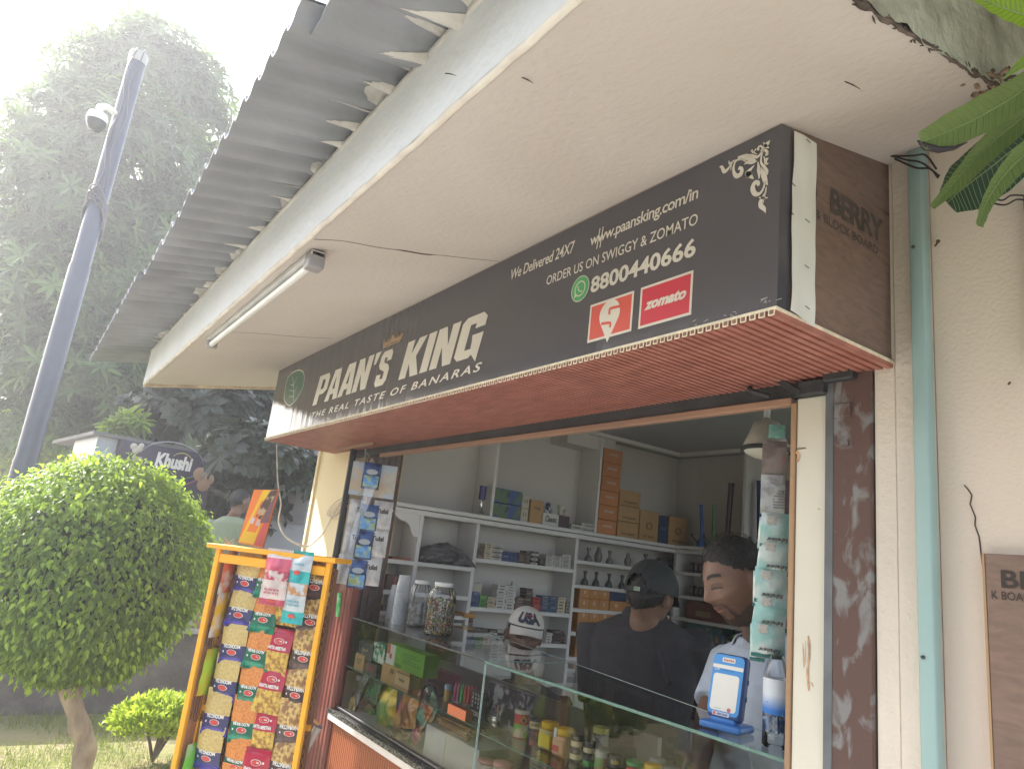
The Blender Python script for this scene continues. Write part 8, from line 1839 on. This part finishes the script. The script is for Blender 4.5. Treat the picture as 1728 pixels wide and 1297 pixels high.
# seated man in a white cap
h3 = dep(884, 1073, 3.35); vd = Vector((h3.x, h3.y, 0)).normalized(); rt_ = Vector((vd.y, -vd.x, 0))
R3, Hm, (fx, fy, fz), sph = person('seated man in a white letter-printed cap, face above the glass', h3, (-vd * .95 + rt_ * .10 + Vector((0, 0, -.14))), h3 + Vector((0, .02, -.20)), -vd, mat('dark_grey_cloth', (.05, .05, .055), .9), .62, sit=True, floor=.0, hs=1.0, collar=False, roll=-.08)
co = cap(R3, Hm, (fx, fy, fz), mat('white_cap_cloth', (.60, .57, .52), .85, var=.08), False, True, .05, tip=.35, low=.58)
m = MB()
def captext(s, a0, a1, b0, b1, mt, nm, e):
    vs, fs = textgeo(s, .07); x0 = min(q.x for q in vs); x1 = max(q.x for q in vs); y0 = min(q.y for q in vs); y1 = max(q.y for q in vs); m = MB(); o = []
    for q in vs:
        a = a0 + (a1 - a0) * (q.x - x0) / (x1 - x0); b = b0 + (b1 - b0) * (q.y - y0) / (y1 - y0); d = Vector((-math.sin(a) * math.cos(b), math.cos(a) * math.cos(b), math.sin(b))); o.append(Hm(tuple(d), e))
    m.add(o, fs); m.build(nm, mt, co)
captext('USA', -.60, .60, .66, 1.10, flat('cap_navy_print', (.03, .035, .06), .6), 'lettering', .0265)
m = MB(); m.add([Hm((math.sin(a) * .6, math.cos(a) * .6, .8 + dz), .026) for a, dz in ((-.25, 0), (.25, 0), (.2, .12), (-.2, .12))], [(0, 1, 2, 3)]); m.build('red_patch', flat('cap_red', (.4, .05, .05), .6), co)
# stool under him
m = MB(); c = R3.location; m.lathe([(.16, .50), (.17, .51), (.17, .54), (.16, .55)], (c.x, c.y, 0), 24)
for k in range(4): a = k * PI / 2 + .4; m.tube([(c.x + .12 * math.cos(a), c.y + .12 * math.sin(a), .5), (c.x + .18 * math.cos(a), c.y + .18 * math.sin(a), 0)], .013, 8)
tag(m.build('stool', flat('stool_red', (.25, .05, .04), .5)), 'round stool under the seated man', 'stool')
# man in olive outside
h4 = atd(405, 846, 7.6); vd = Vector((h4.x, h4.y, 0)).normalized(); rt_ = Vector((vd.y, -vd.x, 0))
R4, *_ = person('man in an olive t-shirt standing outside with his back turned', h4, (vd * .55 + rt_ * .8), atd(394, 872, 7.62), (vd * .9 + rt_ * .3), mat('olive_cloth', (.20, .235, .16), .9, var=.06, vs=8, bump=.003, bs=8), 1.10, floor=.28, sh_w=.215, hs=1.0, collar=False, hem=.18)
# ================================================================== haze volume over the garden, added for the veil of lens glare
m = MB(); m.box((-62, -32, -1.2), (14, 34, 12.3))
hz = m.build('haze', flat('tmp_haze', (1, 1, 1)), origin=(0, 0, 0)); hm = bpy.data.materials.new('haze_volume'); hm.use_nodes = True; hn = hm.node_tree.nodes; hn.remove(hn['Principled BSDF'])
pv = hn.new('ShaderNodeVolumePrincipled'); pv.inputs['Color'].default_value = (.93, .95, 1, 1); pv.inputs['Density'].default_value = .0078; pv.inputs['Anisotropy'].default_value = .5
hm.node_tree.links.new(pv.outputs[0], hn['Material Output'].inputs['Volume']); hz.data.materials.clear(); hz.data.materials.append(hm); hz['kind'] = 'stuff'
